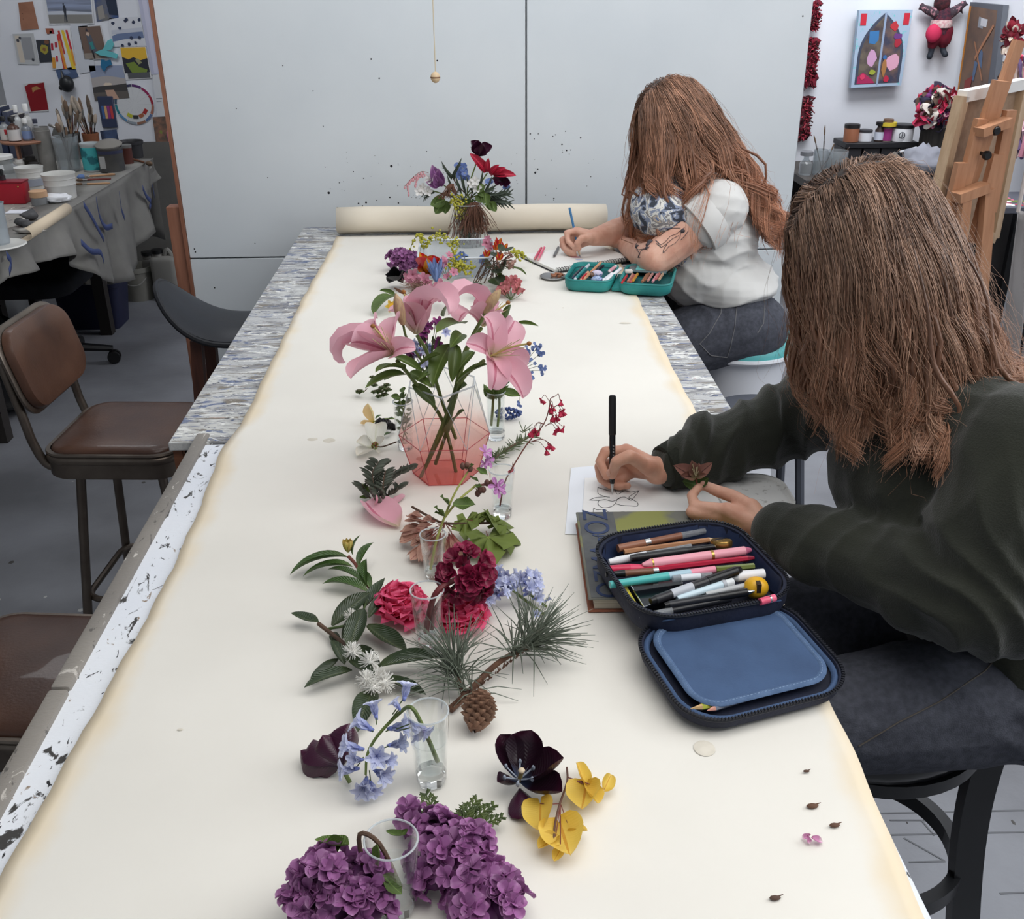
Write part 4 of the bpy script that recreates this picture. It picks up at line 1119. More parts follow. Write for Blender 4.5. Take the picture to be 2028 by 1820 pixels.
# end of the sheet over the far end
m.grid([[(BX+.006-.5*j/10,BY1+.01+.02*math.sin(j*1.9)*k/6,BZ+.003-.42*k/6*(1-.03*j))for j in range(11)]for k in range(7)])
o=m.build('plastic_sheet',M_plastic,bench,sharp=0);so=o.modifiers.new('t','SOLIDIFY');so.thickness=.0012
for pts in([(190,395),(197,430),(208,450),(222,448)],[(236,385),(240,415),(246,432)],[(282,372),(290,390),(299,400),(296,412)],[(12,505),(22,520),(18,540)],[(165,405),(182,432),(205,475)],[(160,480),(180,498),(198,500),(205,518)],[(302,370),(305,388)]):
 q=[PX(x,y,BX+.045)for x,y in pts];m=MB();m.grid([[p+V((0,0,-.012)),p+V((0,.006,.012))]for p in bez(q,12)]);o=m.build('masking_tape',M_tape,bench,sharp=0);o.modifiers.new('t','SOLIDIFY').thickness=.0015

def jar_lathe(p,r,h,name,label,cat,mat_,prof=None,group=None,lid=None,lidmat=None,band=None,bandmat=None,n=24,wall=True):
 """lathed container standing at p: body (open or closed), lid, label band"""
 t=thing(name,label,cat,p,None,group)
 pr=prof or[(.92,0),(1.0,.03),(1.0,.9),(1.04,.93),(1.04,1.0)]
 pf=[(r*a,h*b)for a,b in pr]
 if wall and not lid:pf=pf+[(pf[-1][0]-.0022,h),(r*.9,h*.85),(r*.88,h*.08),(0.0005,h*.08)]
 m=MB();m.lathe(pf,n,0,Matrix.Translation(p));m.build('body',mat_,t)
 if lid:m=MB();m.lathe([(r*lid[0],h-.001),(r*lid[0],h+lid[1]),(r*lid[0]*.9,h+lid[1]+.002)],n,0,Matrix.Translation(p));m.build('lid',lidmat,t)
 if band:m=MB();m.lathe([(r*1.005+.0006,h*band[0]),(r*1.005+.0006,h*band[1])],n,0,Matrix.Translation(p));o=m.build('label',bandmat,t)
 return t
def sz(px,py,z,wpx,hpx):
 p=P(px,py,z);k=mpp(p);return p,wpx*k/2,hpx*k/math.cos(PITCH*.8)
tubp=[(.84,0),(.88,.02),(.93,.55),(.96,.57),(.94,.6),(.965,.78),(1.0,.8),(.985,.84),(1.0,.88),(1.03,.97),(1.05,1.0)]
p,r,h=sz(124,393,BZ,62,46);jar_lathe(p,r,h,'paint_tub','open white plastic paint tub standing before the lying brushes','tub',M_whitepl,tubp)
p,r,h=sz(65,374,BZ,52,40);jar_lathe(p,r,h,'paint_tub','paint-smeared white tub with printed label behind the red box','tub',M_whitepl,tubp,band=(.2,.5),bandmat=col_mat((150,156,168)))
p,r,h=sz(8,362,BZ,66,44);jar_lathe(p,r,h,'glass_jar','wide clear jar with white lid at the left edge behind bottles','jar',M_clearpl,[(.9,0),(1,.05),(1,.6),(.75,.8),(.75,.97)],lid=(.8,.012),lidmat=M_whitepl)
p,r,h=sz(0,486,BZ,46,78);jar_lathe(p,r,h,'plastic_beaker','frosted plastic beaker standing on a white saucer at bench edge','beaker',pm('frosted_plastic',(196,204,210),.35,transl=.4),[(.8,0),(.83,.03),(.97,.95),(1.03,1)])
p=P(0,490,BZ);m=MB();m.lathe([(.0,0),(.07,0),(.09,.008),(.085,.012),(.07,.006),(.001,.005)],30,0,Matrix.Translation(p+V((0,0,.001))));tag(m.build('saucer',M_whitepl),'white plastic saucer under the frosted beaker on the bench','saucer')
p,r,h=sz(80,405,BZ,32,15);jar_lathe(p,r,h,'small_jar','small glass jar with a beige lid beside the red box','jar',pm('grey_glass_jar',(130,132,134),.2),None,lid=(1.06,.022),lidmat=pm('beige_lid',(196,158,124),.6))
# red box
p=P(32,404,BZ);k=mpp(p)
t=thing('red_box','bright red metal box at the left edge of the bench','box',p)
m=MB();m.rbox(p+V((-.06,.035,.042)),(.20,.07,.084),.003);m.build('body',pm('red_enamel',(168,28,46),.35),t)
m=MB();m.rbox(p+V((-.06,.035,.0865)),(.204,.074,.008),.002);m.build('lid',pm('dark_red_enamel',(130,20,38),.35),t)
m=MB();m.ell(p+V((.022,-.0005,.07)),.004,10,6);m.build('stud',pm('brass_dull',(190,160,90),.3,metal=.8),t)
for i,(x,y)in enumerate(((10,364),(22,362))):
 p=P(x,y,BZ+.1);jar_lathe(P(32,404,BZ)+V((-.10+.05*i,.04,.0915)),.012,.02,'ink_bottle',('small black-capped ink bottle on the red box, left one','small black-capped ink bottle on the red box, right one')[i],'bottle',pm('ink_glass',(60,60,64),.1),None,lid=(.6,.022),lidmat=col_mat((20,20,22),.4),group='ink bottles')
# white sheet, kraft curl, tissue, charcoal, pencils
def crumple(p,r,h,seed,sub=3,f=1.0):
 bm=bmesh.new();bmesh.ops.create_icosphere(bm,subdivisions=sub,radius=1)
 for v in bm.verts:
  d=v.co.normalized();k=1+.45*mnoise.noise(d*2.2*f+V((seed,0,0)))+.28*mnoise.noise(d*5*f+V((0,seed,0)))
  v.co=V((d.x*r[0]*k,d.y*r[1]*k,max(0,(d.z*.5+.5)*h*k)))
 m=MB();bm.verts.index_update();m.add([p+v.co for v in bm.verts],[tuple(v.index for v in f_.verts)for f_ in bm.faces]);bm.free();return m
p=P(112,402,BZ);tag(crumple(p,(.055,.035),.035,3).build('tissue',pm('white_tissue',(226,228,232),.9,bump=.2,bscale=60),sharp=0),'crumpled white tissue lying beside the white paint tub','tissue')
p=P(55,420,BZ);m=MB();m.box(p+V((0,0,.002)),(.16,.06,.003),M=None);tag(m.build('paper_sheet',col_mat((222,224,232),.8)),'small white paper sheet lying in front of the red box','paper')
q0,q1=P(60,478,BZ),P(140,425,BZ);G=[]
for i in range(15):
 a=-2.2+i*.28;rr_=.022
 G.append([q+V((-.012+rr_*math.cos(a),0,.001+rr_+rr_*math.sin(a)))for q in(q0,q0.lerp(q1,.5),q1)])
G=[[q+V((-.14,.02,.002))for q in(q0,q0.lerp(q1,.5),q1)]]+[[q+V((-.03,0,.0015))for q in(q0,q0.lerp(q1,.5),q1)]]+G[2:]
m=MB();m.grid(G);o=m.build('kraft_paper',pm('tan_kraft_paper',(206,190,166),.85),sharp=0);o.modifiers.new('t','SOLIDIFY').thickness=.001;tag(o,'curled tan paper lying along the front edge of the bench','paper')
for i,(x,y,s_)in enumerate(((45,448,.026),(62,436,.03),(58,452,.024))):
 p=P(x,y,BZ+.004);tag(crumple(p,(s_,s_*.8),s_*1.1,5+i,2).build('charcoal_lump',pm('charcoal_grey',(84,84,86),.8,(60,60,62),scale=30),sharp=0),('rough grey charcoal lump nearest the frosted beaker','rough grey charcoal lump farthest back on the tan paper','flat grey charcoal lump in the middle of the tan paper')[i],'charcoal','charcoal lumps')
p=P(60,462,BZ+.003);tag(crumple(p,(.05,.02),.02,12).build('rag',pm('grey_rag',(170,166,160),.9),sharp=0),'twisted pale grey rag in front of the charcoal lumps','rag')
def stick(a,b_,r,name,label,cat,mat_,n=6,group=None,tip=None):
 t=thing(name,label,cat,a,None,group);m=MB();m.tube([a,a.lerp(b_,.85)if tip else b_],r,n);m.build('shaft',mat_,t)
 if tip:m=MB();m.tube([a.lerp(b_,.85),a.lerp(b_,.9),b_],[r,r*.9,r*.15],n);m.build('tip',tip,t)
 return t
M_pencilwood=wood_mat('pencil_cedar',(176,116,84),(150,92,66),'x')
stick(P(73,446,BZ+.012),P(120,414,BZ+.012),.0035,'pencil','brown pencil lying diagonally on the tan paper, front one','pencil',M_pencilwood,tip=col_mat((60,50,44)))
stick(P(78,447,BZ+.018),P(124,412,BZ+.018),.0035,'pencil','brown pencil lying diagonally on the tan paper, rear one','pencil',col_mat((160,100,76)),tip=col_mat((60,50,44)))
M_bristle=pm('brush_bristle',(120,96,74),.8,(90,72,56),scale=60);M_ferrule=pm('brush_ferrule',(170,168,164),.3,metal=.8)
def brush(a,b_,rw,label,group,handle,wide=1.0,bris=None):
 """handle end a, bristle end b_"""
 t=thing('paintbrush',label,'paintbrush',a,None,group);d=b_-a;q=lambda t_:a+d*t_
 m=MB();m.tube([q(0),q(.1),q(.45),q(.68)],[rw*.6,rw,rw*.8,rw*.9],8);m.build('handle',handle,t)
 m=MB();m.tube([q(.67),q(.72),q(.80)],[rw*.95,rw,rw*1.1*wide],8);m.build('ferrule',M_ferrule,t)
 m=MB();m.tube([q(.79),q(.88),q(.96),q(1)],[rw*wide,rw*1.35*wide,rw*1.1*wide,rw*.3],8);m.build('bristles',bris or M_bristle,t);return t
brush(P(228,345,BZ+.008),P(152,351,BZ+.008),.006,'wooden paintbrush with blue-tipped end lying behind the others on bench','brushes lying on the bench',wood_mat('light_handle',(196,156,118),(176,134,98),'x'),1.5,pm('blue_bristle',(92,120,170),.8))
brush(P(220,354,BZ+.008),P(150,357,BZ+.008),.005,'dark red-brown paintbrush lying between two pale wooden ones','brushes lying on the bench',col_mat((112,44,36),.4))
brush(P(218,363,BZ+.008),P(150,365,BZ+.008),.005,'pale wooden paintbrush lying nearest the bench front edge','brushes lying on the bench',wood_mat('light_handle',(196,156,118),(176,134,98),'x'))
brush(P(262,315,BZ+.008),P(300,325,BZ+.008),.006,'flat bristle paintbrush lying alone at the bench far corner','brushes lying on the bench',col_mat((130,84,62),.5),1.6)
# upright containers
p,r,h=sz(98,338,BZ,34,78);r*=.9;jar_lathe(p,r,h,'cardboard_tube','tall dusty grey tube standing beside the clear brush cup','tube',pm('grey_tube',(142,140,136),.8,(120,118,114),scale=14),[(1,0),(1,.92),(.9,.93),(.88,1)])
def brushes_in(p,r,h,n,label,group,L0,seed):
 rg=random.Random(seed)
 for i in range(n):
  a=rg.uniform(0,6.28);q=rg.uniform(.2,.75)*r;lean=rg.uniform(.4,1.35)*r
  L_=L0*rg.uniform(.8,1.15)
  base=p+V((-math.cos(a)*q*.6,-math.sin(a)*q*.6,.008));top=p+V((math.cos(a)*lean*1.3,math.sin(a)*lean*.8,L_))
  c_=rg.choice([(60,40,34),(120,80,58),(44,44,48),(150,120,92),(100,34,34)])
  brush(base,top,rg.uniform(.0028,.0042),label,group,col_mat(c_,.45),rg.uniform(1.1,2.6),pm('bristle_%d'%(i%4),[(112,92,76),(150,140,128),(88,76,66),(176,160,144)][i%4],.85))
p,r,h=sz(140,338,BZ,50,62);jar_lathe(p,r,h,'brush_cup','clear plastic cup of brushes between grey tube and teal can','cup',M_clearpl,[(.72,0),(.75,.03),(1,1)]);brushes_in(p,r*.8,h,5,'paintbrush standing in the clear plastic cup','brushes in the plastic cup',h*1.45,4)
p,r,h=sz(187,338,BZ,38,50);jar_lathe(p,r,h,'paint_can','turquoise-labelled paint can beside the dark lidded pot','can',pm('tin_top',(190,194,196),.4),None,band=(.06,.86),bandmat=pm('turquoise_label',(70,172,176),.5,(40,110,120),scale=16,lo=.45,hi=.5))
p,r,h=sz(224,339,BZ,48,44);t=jar_lathe(p,r,h,'dark_pot','dark grey pot topped with a tilted dusty lid on bench','pot',M_grey_d,None,band=(.75,.88),bandmat=col_mat((50,54,80)))
m=MB();m.rbox((0,0,0),(r*.5,.002,h*.5),.001,1,0,Matrix.Translation(p+V((-r*.4,-r*.96,h*.42))));m.build('label',col_mat((170,170,168)),t)
m=MB();m.lathe([(.0,0),(r*1.05,.0),(r*1.08,.006),(r*.8,.018),(.001,.024)],26,0,Matrix.Translation(p+V((.0,0,h+.006)))@Matrix.Rotation(.18,4,'X'));m.build('lid',pm('dusty_lid',(128,124,118),.7),t)
p,r,h=sz(254,325,BZ,22,30);jar_lathe(p,r,h,'small_jar','small red-topped dark jar behind the dark grey pot','jar',pm('dark_red_jar',(92,52,46),.4),None,lid=(1.05,.012),lidmat=col_mat((108,108,106)))
p,r,h=sz(262,312,BZ,48,30);jar_lathe(p,r,h,'black_tub','black plastic tub in the far corner of the bench','tub',pm('black_plastic',(40,40,44),.5,(54,53,54),scale=8),[(.9,0),(.95,.8),(1.05,.82),(1.05,1.0)])
p,r,h=sz(171,305,BZ,30,38);p=P(169,322,BZ);p.y+=.14;r=.04;h=.125;jar_lathe(p,r,h,'terracotta_cup','terracotta cup crowded with upright brushes in the middle of bench','cup',pm('terracotta',(152,96,66),.8,(134,82,56),scale=12));brushes_in(p,r,h,14,'paintbrush standing in the terracotta cup','brushes in the terracotta cup',.27,9)
p=P(132,322,BZ);p.y+=.12;jar_lathe(p,.045,.13,'brush_can','dark tin can of brushes behind the clear cup','can',M_grey_d);brushes_in(p,.045,.13,12,'paintbrush standing in the dark tin can','brushes in the dark tin',.28,15)
t=thing('paint_scraper','wide grey brush head leaning before the brush cans','brush',p+V((-.03,-.07,.1)))
m=MB();m.rbox((0,0,0),(.06,.012,.05),.002,1,0,Matrix.Translation(p+V((-.03,-.07,.135)))@Matrix.Rotation(.45,4,'Y'));m.build('bristles',pm('grey_bristle',(104,104,102),.8,(84,84,82),scale=60,stretch=(8,1,1)),t)
m=MB();m.rbox((0,0,0),(.062,.013,.012),.002,1,0,Matrix.Translation(p+V((-.045,-.07,.165)))@Matrix.Rotation(.45,4,'Y'));m.build('ferrule',M_ferrule,t)
# tiered round stand with bottles
p=P(45,345,BZ);p.y+=.10;TZs=.145
t=thing('round_stand','small round wooden stand carrying bottles on the bench','stand',p)
m=MB();m.lathe([(.001,TZs-.012),(.105,TZs-.012),(.11,TZs-.004),(.108,TZs)],36,0,Matrix.Translation(p));m.build('tray',wood_mat('tray_wood',(170,124,100),(146,100,80),'x'),t)
for a in(.3,2.4,4.5):m=MB();m.tube([p+V((.075*math.cos(a),.075*math.sin(a),0)),p+V((.075*math.cos(a),.075*math.sin(a),TZs-.01))],.006,8);m.build('leg',wood_mat('tray_wood',(170,124,100),(146,100,80),'x'),t)
bot=[(.93,0),(1,.04),(1,.66),(.8,.76),(.42,.82),(.42,.9)]
for i,(dx,dy,r_,h_,lab,capc,bodyc,band_,bandc)in enumerate([
(-.075,-.02,.024,.09,'white-labelled bottle with a red square, leftmost on round stand',(24,24,26),(150,154,156),(.05,.62),(206,204,200)),
(-.022,-.05,.028,.09,'white-labelled brown bottle at the front of round stand',(24,24,26),(90,66,58),(.05,.6),(210,208,206)),
(.03,-.03,.022,.08,'white-capped clear bottle with blue label on round stand',(226,226,224),(120,124,130),(.1,.55),(120,140,180)),
(.07,-.01,.020,.075,'dark-capped small clear bottle rightmost on round stand',(50,52,70),(130,132,134),(.1,.5),(176,178,182)),
(-.03,.04,.02,.12,'clear spray bottle with white nozzle at left on round stand',(230,230,228),(190,192,192),None,None),
(.015,.045,.022,.125,'clear spray bottle with white nozzle behind blue-labelled bottle',(230,230,228),(180,180,178),None,None)]):
 q=p+V((dx,dy,TZs+.0008));tt=jar_lathe(q,r_,h_,'bottle',lab,'bottle',col_mat(bodyc,.2),bot,lid=(.55,.018 if i<4 else.03),lidmat=col_mat(capc,.4),band=band_,bandmat=col_mat(bandc,.6)if bandc else None,group='bottles on the round stand')
 if i==0:m=MB();m.rbox(q+V((.012,-r_*.95,h_*.45)),(.012,.004,.022),.001,1);m.build('label_patch',col_mat((168,40,50)),tt)
for i,(dx,dy,r_,h_,c_,lab)in enumerate([(-.085,-.06,.03,.075,(136,132,126),'dusty grey bottle under the left side of the round stand'),(-.02,-.065,.022,.05,(206,204,200),'white-capped jar under the front of the round stand'),(.045,-.055,.03,.035,(140,120,106),'low brown tin under the right side of the round stand'),(.0,.02,.03,.05,(70,66,62),'dark tin in shade beneath the round stand')]):
 jar_lathe(p+V((dx,dy,0)),r_,h_,'jar',lab,'jar',col_mat(c_,.5),bot if i==0 else None,lid=(.8,.012),lidmat=col_mat((60,58,58)if i!=1 else(228,226,222)))
# leaning cards on the bench
p=P(212,318,BZ);p.y+=.1
t=thing('photo_card','dark blue photo card leaning behind the turquoise can','card',p);m=MB();m.box((0,0,0),(.085,.003,.07),0,Matrix.Translation(p+V((0,0,.10)))@Matrix.Rotation(-.2,4,'X')@Matrix.Rotation(-.1,4,'Y'));m.build('card',pm('blue_photo',(62,78,110),.4,(34,40,58),scale=22),t)
p=P(213,318,BZ);p.y+=.22
p=PY(213,222,BACK-.012);t=thing('pastel_box','blue box with colour stripes hung left of the colour wheel','box',p);Mt=Matrix.Translation(p)
m=MB();m.rbox((0,0,0),(.085,.014,.17),.003,1,0,Mt);m.build('body',col_mat((58,66,92),.5),t)
for i,c_ in enumerate(((70,104,160),(214,170,120),(150,60,130),(196,70,70))):m=MB();m.box((-.022+.016*i,-.0078,.0),(.014,.001,.07),0,Mt);m.build('stripe',col_mat(c_),t)
p=PY(74,330,5.6);p.z=BZ
for i,(c_,lab)in enumerate((((42,52,78),'dark blue book leftmost at the back of the bench'),((74,80,100),'grey-blue book between two dark books on bench'),((46,40,44),'brown-black book rightmost of three on the bench'))):
 q=p+V((-.12+i*.036,0,BZ*0));t=thing('book',lab,'book',q);m=MB();m.rbox(q+V((0,0,.125-.01*i)),(.031,.12,.25-.02*i),.002,1);m.build('cover',col_mat(c_,.5),t);m=MB();m.box(q+V((0,-.001,.125-.01*i)),(.024,.116,.252-.02*i));m.build('pages',col_mat((190,186,176)),t)
# ---------------------------------------------------------------- pictures pinned to the back-left wall
def wall_card(name,label,cat,quad,base,shapes=(),plane=BACK-.004,th=.0016,group='pictures pinned to the back wall'):
 """quad: px corners TL,TR,BR,BL on the wall; shapes: (colour, [(u,v)...]) printed areas"""
 c=[PY(x,y,plane)for x,y in quad];cen=sum(c,V())/4
 t=thing(name,label,cat,cen,None,group)
 def uv(u,v):a=c[0].lerp(c[1],u);b2=c[3].lerp(c[2],u);return a.lerp(b2,v)
 m=MB();f=[p-V((0,th,0))for p in c];m.add(c+f,[(0,1,2,3),(7,6,5,4),(0,4,5,1),(1,5,6,2),(2,6,7,3),(3,7,4,0)])
 bm_=base if not isinstance(base,tuple)else col_mat(base,.7);m.build('sheet',bm_,t,smooth=False)
 for i,(col_,poly)in enumerate(shapes):
  m=MB();q=[uv(*s_)-V((0,th+.0004+.0003*i,0))for s_ in poly];m.add(q,[tuple(range(len(q)))])
  # face the camera
  m.build('print',col_ if not isinstance(col_,tuple)else col_mat(col_,.7),t,smooth=False)
 return t
def R4(x0,y0,x1,y1):return[(x0,y0),(x1,y0),(x1,y1),(x0,y1)]
def blobp(cx,cy,rx,ry,n=12,j=.15,seed=1):
 rg=random.Random(seed);return[(cx+rx*(1+rg.uniform(-j,j))*math.cos(6.283*k/n),cy+ry*(1+rg.uniform(-j,j))*math.sin(6.283*k/n))for k in range(n)]
M_sea=pm('sea_photo',(150,162,190),.5,(110,116,130),scale=10,stretch=(.3,1,6),detail=7)
wall_card('photo_print','beach photograph of a lone figure walking at the waterline','photo',[(88,-6),(182,-6),(187,48),(96,49)],(214,216,220),[(M_sea,R4(.03,.02,.97,.62)),((196,202,214),[(.03,.52),(.4,.5),(.97,.56),(.97,.63),(.03,.64)]),((136,134,130),R4(.03,.64,.97,.95)),((36,40,48),blobp(.38,.25,.014,.045)),((50,54,66),[(.37,.3),(.41,.3),(.43,.45),(.42,.62),(.43,.9),(.40,.9),(.40,.66),(.38,.9),(.36,.9),(.375,.6),(.36,.45)])])
wall_card('photo_print','dark blue photograph of rocks pinned beside the beach photograph','photo',[(186,-6),(229,-8),(235,35),(192,43)],pm('blue_rock_photo',(60,84,130),.5,(120,118,116),scale=14),[((40,50,70),[(.5,0),(1,0),(1,.9),(.6,.8)]),((150,146,140),[(.1,.4),(.35,.35),(.4,.9),(.1,.95)])])
wall_card('leather_tag','tan leather tag hanging at top left of the wall','tag',[(36,5),(65,3),(77,57),(42,60)],pm('tan_leather',(164,116,92),.7,(148,102,80),scale=14),[((110,74,58),blobp(.2,.4,.03,.015)),((110,74,58),blobp(.2,.6,.03,.015))])
wall_card('tile_frame','pale tile with two round dots pinned at left of wall','picture',[(25,67),(66,66),(78,128),(36,127)],(188,190,192),[((206,196,182),[(.08,.06),(.3,.06),(.36,.94),(.12,.94)]),((150,152,156),R4(.36,.12,.86,.85)),((70,72,82),blobp(.2,.22,.07,.06)),((70,72,82),blobp(.32,.14,.06,.05)),((60,62,70),blobp(.76,.84,.06,.05))])
wall_card('painting','small dark painting of a yellow round flower on the wall','painting',[(71,79),(98,79),(104,122),(79,124)],(50,54,62),[((160,150,60),blobp(.52,.42,.3,.22)),((130,90,60),blobp(.52,.42,.12,.09)),((120,80,60),blobp(.78,.1,.18,.1))])
wall_card('swatch_strip','small rust swatch pinned above the striped painting','swatch',[(90,56),(105,56),(108,67),(93,67)],(160,96,70),[((150,40,50),R4(.75,0,1,1))])
wall_card('painting','white sheet painted with long red and yellow stripes','painting',[(98,57),(139,56),(152,138),(104,138)],(218,220,224),[((186,60,50),[(.38,.05),(.48,.04),(.62,.62),(.55,.62)]),((200,60,60),[(.32,.15),(.42,.12),(.56,.98),(.46,.98)]),((226,196,60),[(.55,.04),(.68,.04),(.98,.98),(.82,.98)]),((200,50,60),[(.76,.04),(.86,.04),(.95,.5),(.86,.5)]),((220,150,60),[(.86,.5),(.95,.5),(1.0,.9),(.92,.9)]),((176,40,60),R4(.02,.35,.12,.52)),((176,40,60),R4(.2,.32,.3,.45)),((214,150,60),R4(.02,.7,.16,.96)),((190,40,60),R4(.2,.66,.28,.8)),((216,140,50),[(.36,.3),(.46,.3),(.62,.98),(.52,.98)])])
wall_card('painting','painting of a standing cloaked figure on brown ground','painting',[(154,52),(200,49),(216,117),(168,119)],(206,206,208),[((116,96,86),R4(.03,.03,.95,.8)),((150,140,130),[(.03,.8),(.95,.8),(.95,.97),(.03,.97)]),((90,96,108),[(.28,.25),(.48,.28),(.6,.75),(.45,.82),(.3,.7)]),((206,180,160),blobp(.36,.24,.07,.06)),((60,140,140),[(.34,.5),(.48,.46),(.52,.68),(.4,.7)]),((60,56,66),[(.28,.16),(.34,.04),(.42,.18)]),((50,46,50),[(.36,.72),(.44,.72),(.46,.97),(.4,.97)])])
wall_card('painting','white sheet with blue ink waves and scattered dark dots','painting',[(216,36),(278,33),(290,91),(224,93)],(214,216,222),[((110,126,160),[(.02,.62),(.3,.5),(.6,.52),(.98,.48),(.98,.72),(.4,.74),(.02,.82)]),((196,200,212),[(.02,.42),(.98,.36),(.98,.5),(.02,.56)])]+[((52,60,86),blobp(u,v,.05,.06,9,.25,i))for i,(u,v)in enumerate(((.1,.18),(.5,.12),(.75,.18),(.3,.36),(.95,.1),(.55,.06),(.5,.92),(.7,.88),(.3,.96),(.85,.7),(.6,.7)))])
wall_card('painting','landscape painting with yellow sky over dark green hills','painting',[(237,93),(289,92),(301,155),(249,158)],(222,222,224),[((226,180,60),R4(.02,.02,.97,.42)),((46,48,58),[(.02,.3),(.25,.38),(.45,.32),(.7,.42),(.97,.36),(.97,.8),(.02,.8)]),((120,140,60),[(.12,.5),(.45,.46),(.6,.62),(.9,.72),(.85,.8),(.3,.8)]),((150,150,110),[(.5,.4),(.62,.36),(.75,.5),(.6,.55)]),((90,92,96),R4(.12,.8,.95,.97))])
wall_card('photo_print','grey sunset sea photograph pinned over the colour wheel','photo',[(176,130),(242,129),(257,194),(188,199)],(150,160,184),[((178,172,170),[(0,.35),(.5,.3),(1,.4),(1,.62),(0,.62)]),((222,206,186),blobp(.46,.56,.12,.06)),((70,68,68),[(0,.62),(.2,.6),(.7,.58),(1,.55),(1,.78),(0,.78)]),((100,94,90),R4(0,.78,1,1)),((196,160,140),[(.35,.72),(.6,.72),(.7,1),(.4,1)])])
wall_card('card','crumpled blue denim-coloured card behind the black wall ornament','card',[(110,138),(148,132),(156,152),(118,163)],(78,96,130),[((120,136,166),[(.3,.1),(.6,.1),(.7,.5),(.4,.5)])])
wall_card('painting','red painting with a torn white edge behind bottles','painting',[(47,166),(88,162),(97,220),(58,222)],(206,206,206),[((140,22,34),[(.02,.1),(.25,.02),(.6,.04),(.97,.02),(1,.95),(.1,.98),(.06,.5)]),((176,130,80),[(.35,.15),(.6,.12),(.8,.22),(.5,.26),(.36,.34)])])
wall_card('paper_sheet','white printed sheet pinned below the landscape painting','paper',[(302,148),(318,147),(334,231),(312,232)],(216,218,222),[((150,152,160),R4(.1,.55,.7,.57)),((150,152,160),R4(.1,.62,.6,.635))])
wall_card('painting','dark textured painting in the corner beside the partition edge','painting',[(302,232),(334,230),(344,297),(311,298)],pm('scumbled_dark',(86,80,74),.7,(150,110,90),scale=26,detail=7),[((196,110,130),[(.72,.45),(.9,.4),(.95,.8),(.78,.85)]),((130,140,70),blobp(.4,.45,.08,.06))])
wall_card('poster','long pale lilac poster hung beside the partition edge','poster',[(272,-10),(296,-10),(320,146),(300,148)],(190,192,214),[((206,206,226),R4(.3,.02,.7,.98))])
wall_card('ruler','yellow measuring stick fixed along the partition edge','ruler',[(334,266),(340,264),(352,334),(345,335)],(206,190,50),[((120,150,60),R4(0,0,.8,.12))],plane=WY+.03,th=.01,group=None)
# colour wheel
cw=PY(266,207,BACK-.004)
t=thing('colour_wheel','round paper colour wheel chart with a rainbow rim on wall','chart',cw,None)
r_=38*mpp(cw);Mw=Matrix.Translation(cw)@Matrix.Rotation(PI/2,4,'X')
m=MB();m.lathe([(.001,.001),(r_,.001),(r_,-.0)],48,0,Mw);m.build('disc',col_mat((214,216,218),.7),t)
cols_=[(160,40,60),(150,40,90),(90,50,110),(60,60,90),(60,62,70),(70,90,110),(40,130,140),(90,140,180),(150,160,170),(150,110,90),(90,110,150),(170,110,90)]
for k,c_ in enumerate(cols_):
 m=MB();a0,a1=6.283*k/12,6.283*(k+.94)/12;n_=5
 G=[[Mw@V((rr_*math.cos(a0+(a1-a0)*j/n_),rr_*math.sin(a0+(a1-a0)*j/n_),.0025))for j in range(n_+1)]for rr_ in(r_*.88,r_)]
 m.grid(G);m.build('rim_segment',col_mat(c_,.7),t,smooth=False)
for k in range(12):
 m=MB();a=6.283*k/12;m.add([Mw@V((q*math.cos(a+e),q*math.sin(a+e),.0022))for q,e in((r_*.15,-.01),(r_*.85,-.004),(r_*.85,.004),(r_*.15,.01))],[(0,1,2,3)]);m.build('spoke',col_mat((176,178,182)),t)
for k,(a,c_)in enumerate(((-.6,(170,50,50)),(-1.1,(170,100,70)),(-1.6,(60,60,60)),(2.2,(80,80,80)),(-2.1,(190,190,60)))):
 m=MB();m.box((0,0,0),(.02,.03,.001),0,Mw@Matrix.Translation((r_*.62*math.cos(a),r_*.62*math.sin(a),.002))@Matrix.Rotation(a,4,'Z'));m.build('swatch',col_mat(c_),t)
# teal cut-out fish and dark ornament
q=[PY(x,y,BACK-.012)for x,y in((189,103),(205,97),(214,80),(221,77),(226,88),(222,98),(212,100),(228,105),(234,108),(232,116),(215,112),(198,109))]
m=MB();f=[p-V((0,.01,0))for p in q];n_=len(q);m.add(q+f,[tuple(range(n_)),tuple(range(2*n_-1,n_-1,-1))]+[(i,n_+i,n_+(i+1)%n_,(i+1)%n_)for i in range(n_)]);tag(m.build('paper_fish',col_mat((104,190,196),.7),smooth=False),'turquoise paper cut-out fish on the wall','cut-out')
q=[PY(x,y,BACK-.012)for x,y in((201,117),(210,120),(219,118),(222,128),(212,132),(207,142),(200,132))]
m=MB();f=[p-V((0,.008,0))for p in q];n_=len(q);m.add(q+f,[tuple(range(n_)),tuple(range(2*n_-1,n_-1,-1))]+[(i,n_+i,n_+(i+1)%n_,(i+1)%n_)for i in range(n_)]);tag(m.build('paper_bird',col_mat((40,110,150),.7),smooth=False),'dark blue paper cut-out pinned below the turquoise fish','cut-out')
p=PY(132,166,BACK-.05);t=thing('wall_bell','black round bell-shaped ornament fixed on the wall','ornament',p)
m=MB();m.ell(p,(.04,.035,.045),18,12);m.ell(p+V((-.03,-.01,-.02)),.014,10,8);m.build('bowl',pm('black_cast',(30,32,34),.4),t);m=MB();m.tube([p+V((-.01,-.01,.03)),p+V((-.018,0,.075))],[.012,.002],8);m.build('beak',pm('black_cast',(30,32,34),.4),t)
# pale pinned squares (blank papers) filling the wall
wall_card('paper_sheet','large blank pale sheet pinned behind the figure painting','paper',[(139,48),(172,46),(190,140),(158,146)],(204,208,216))

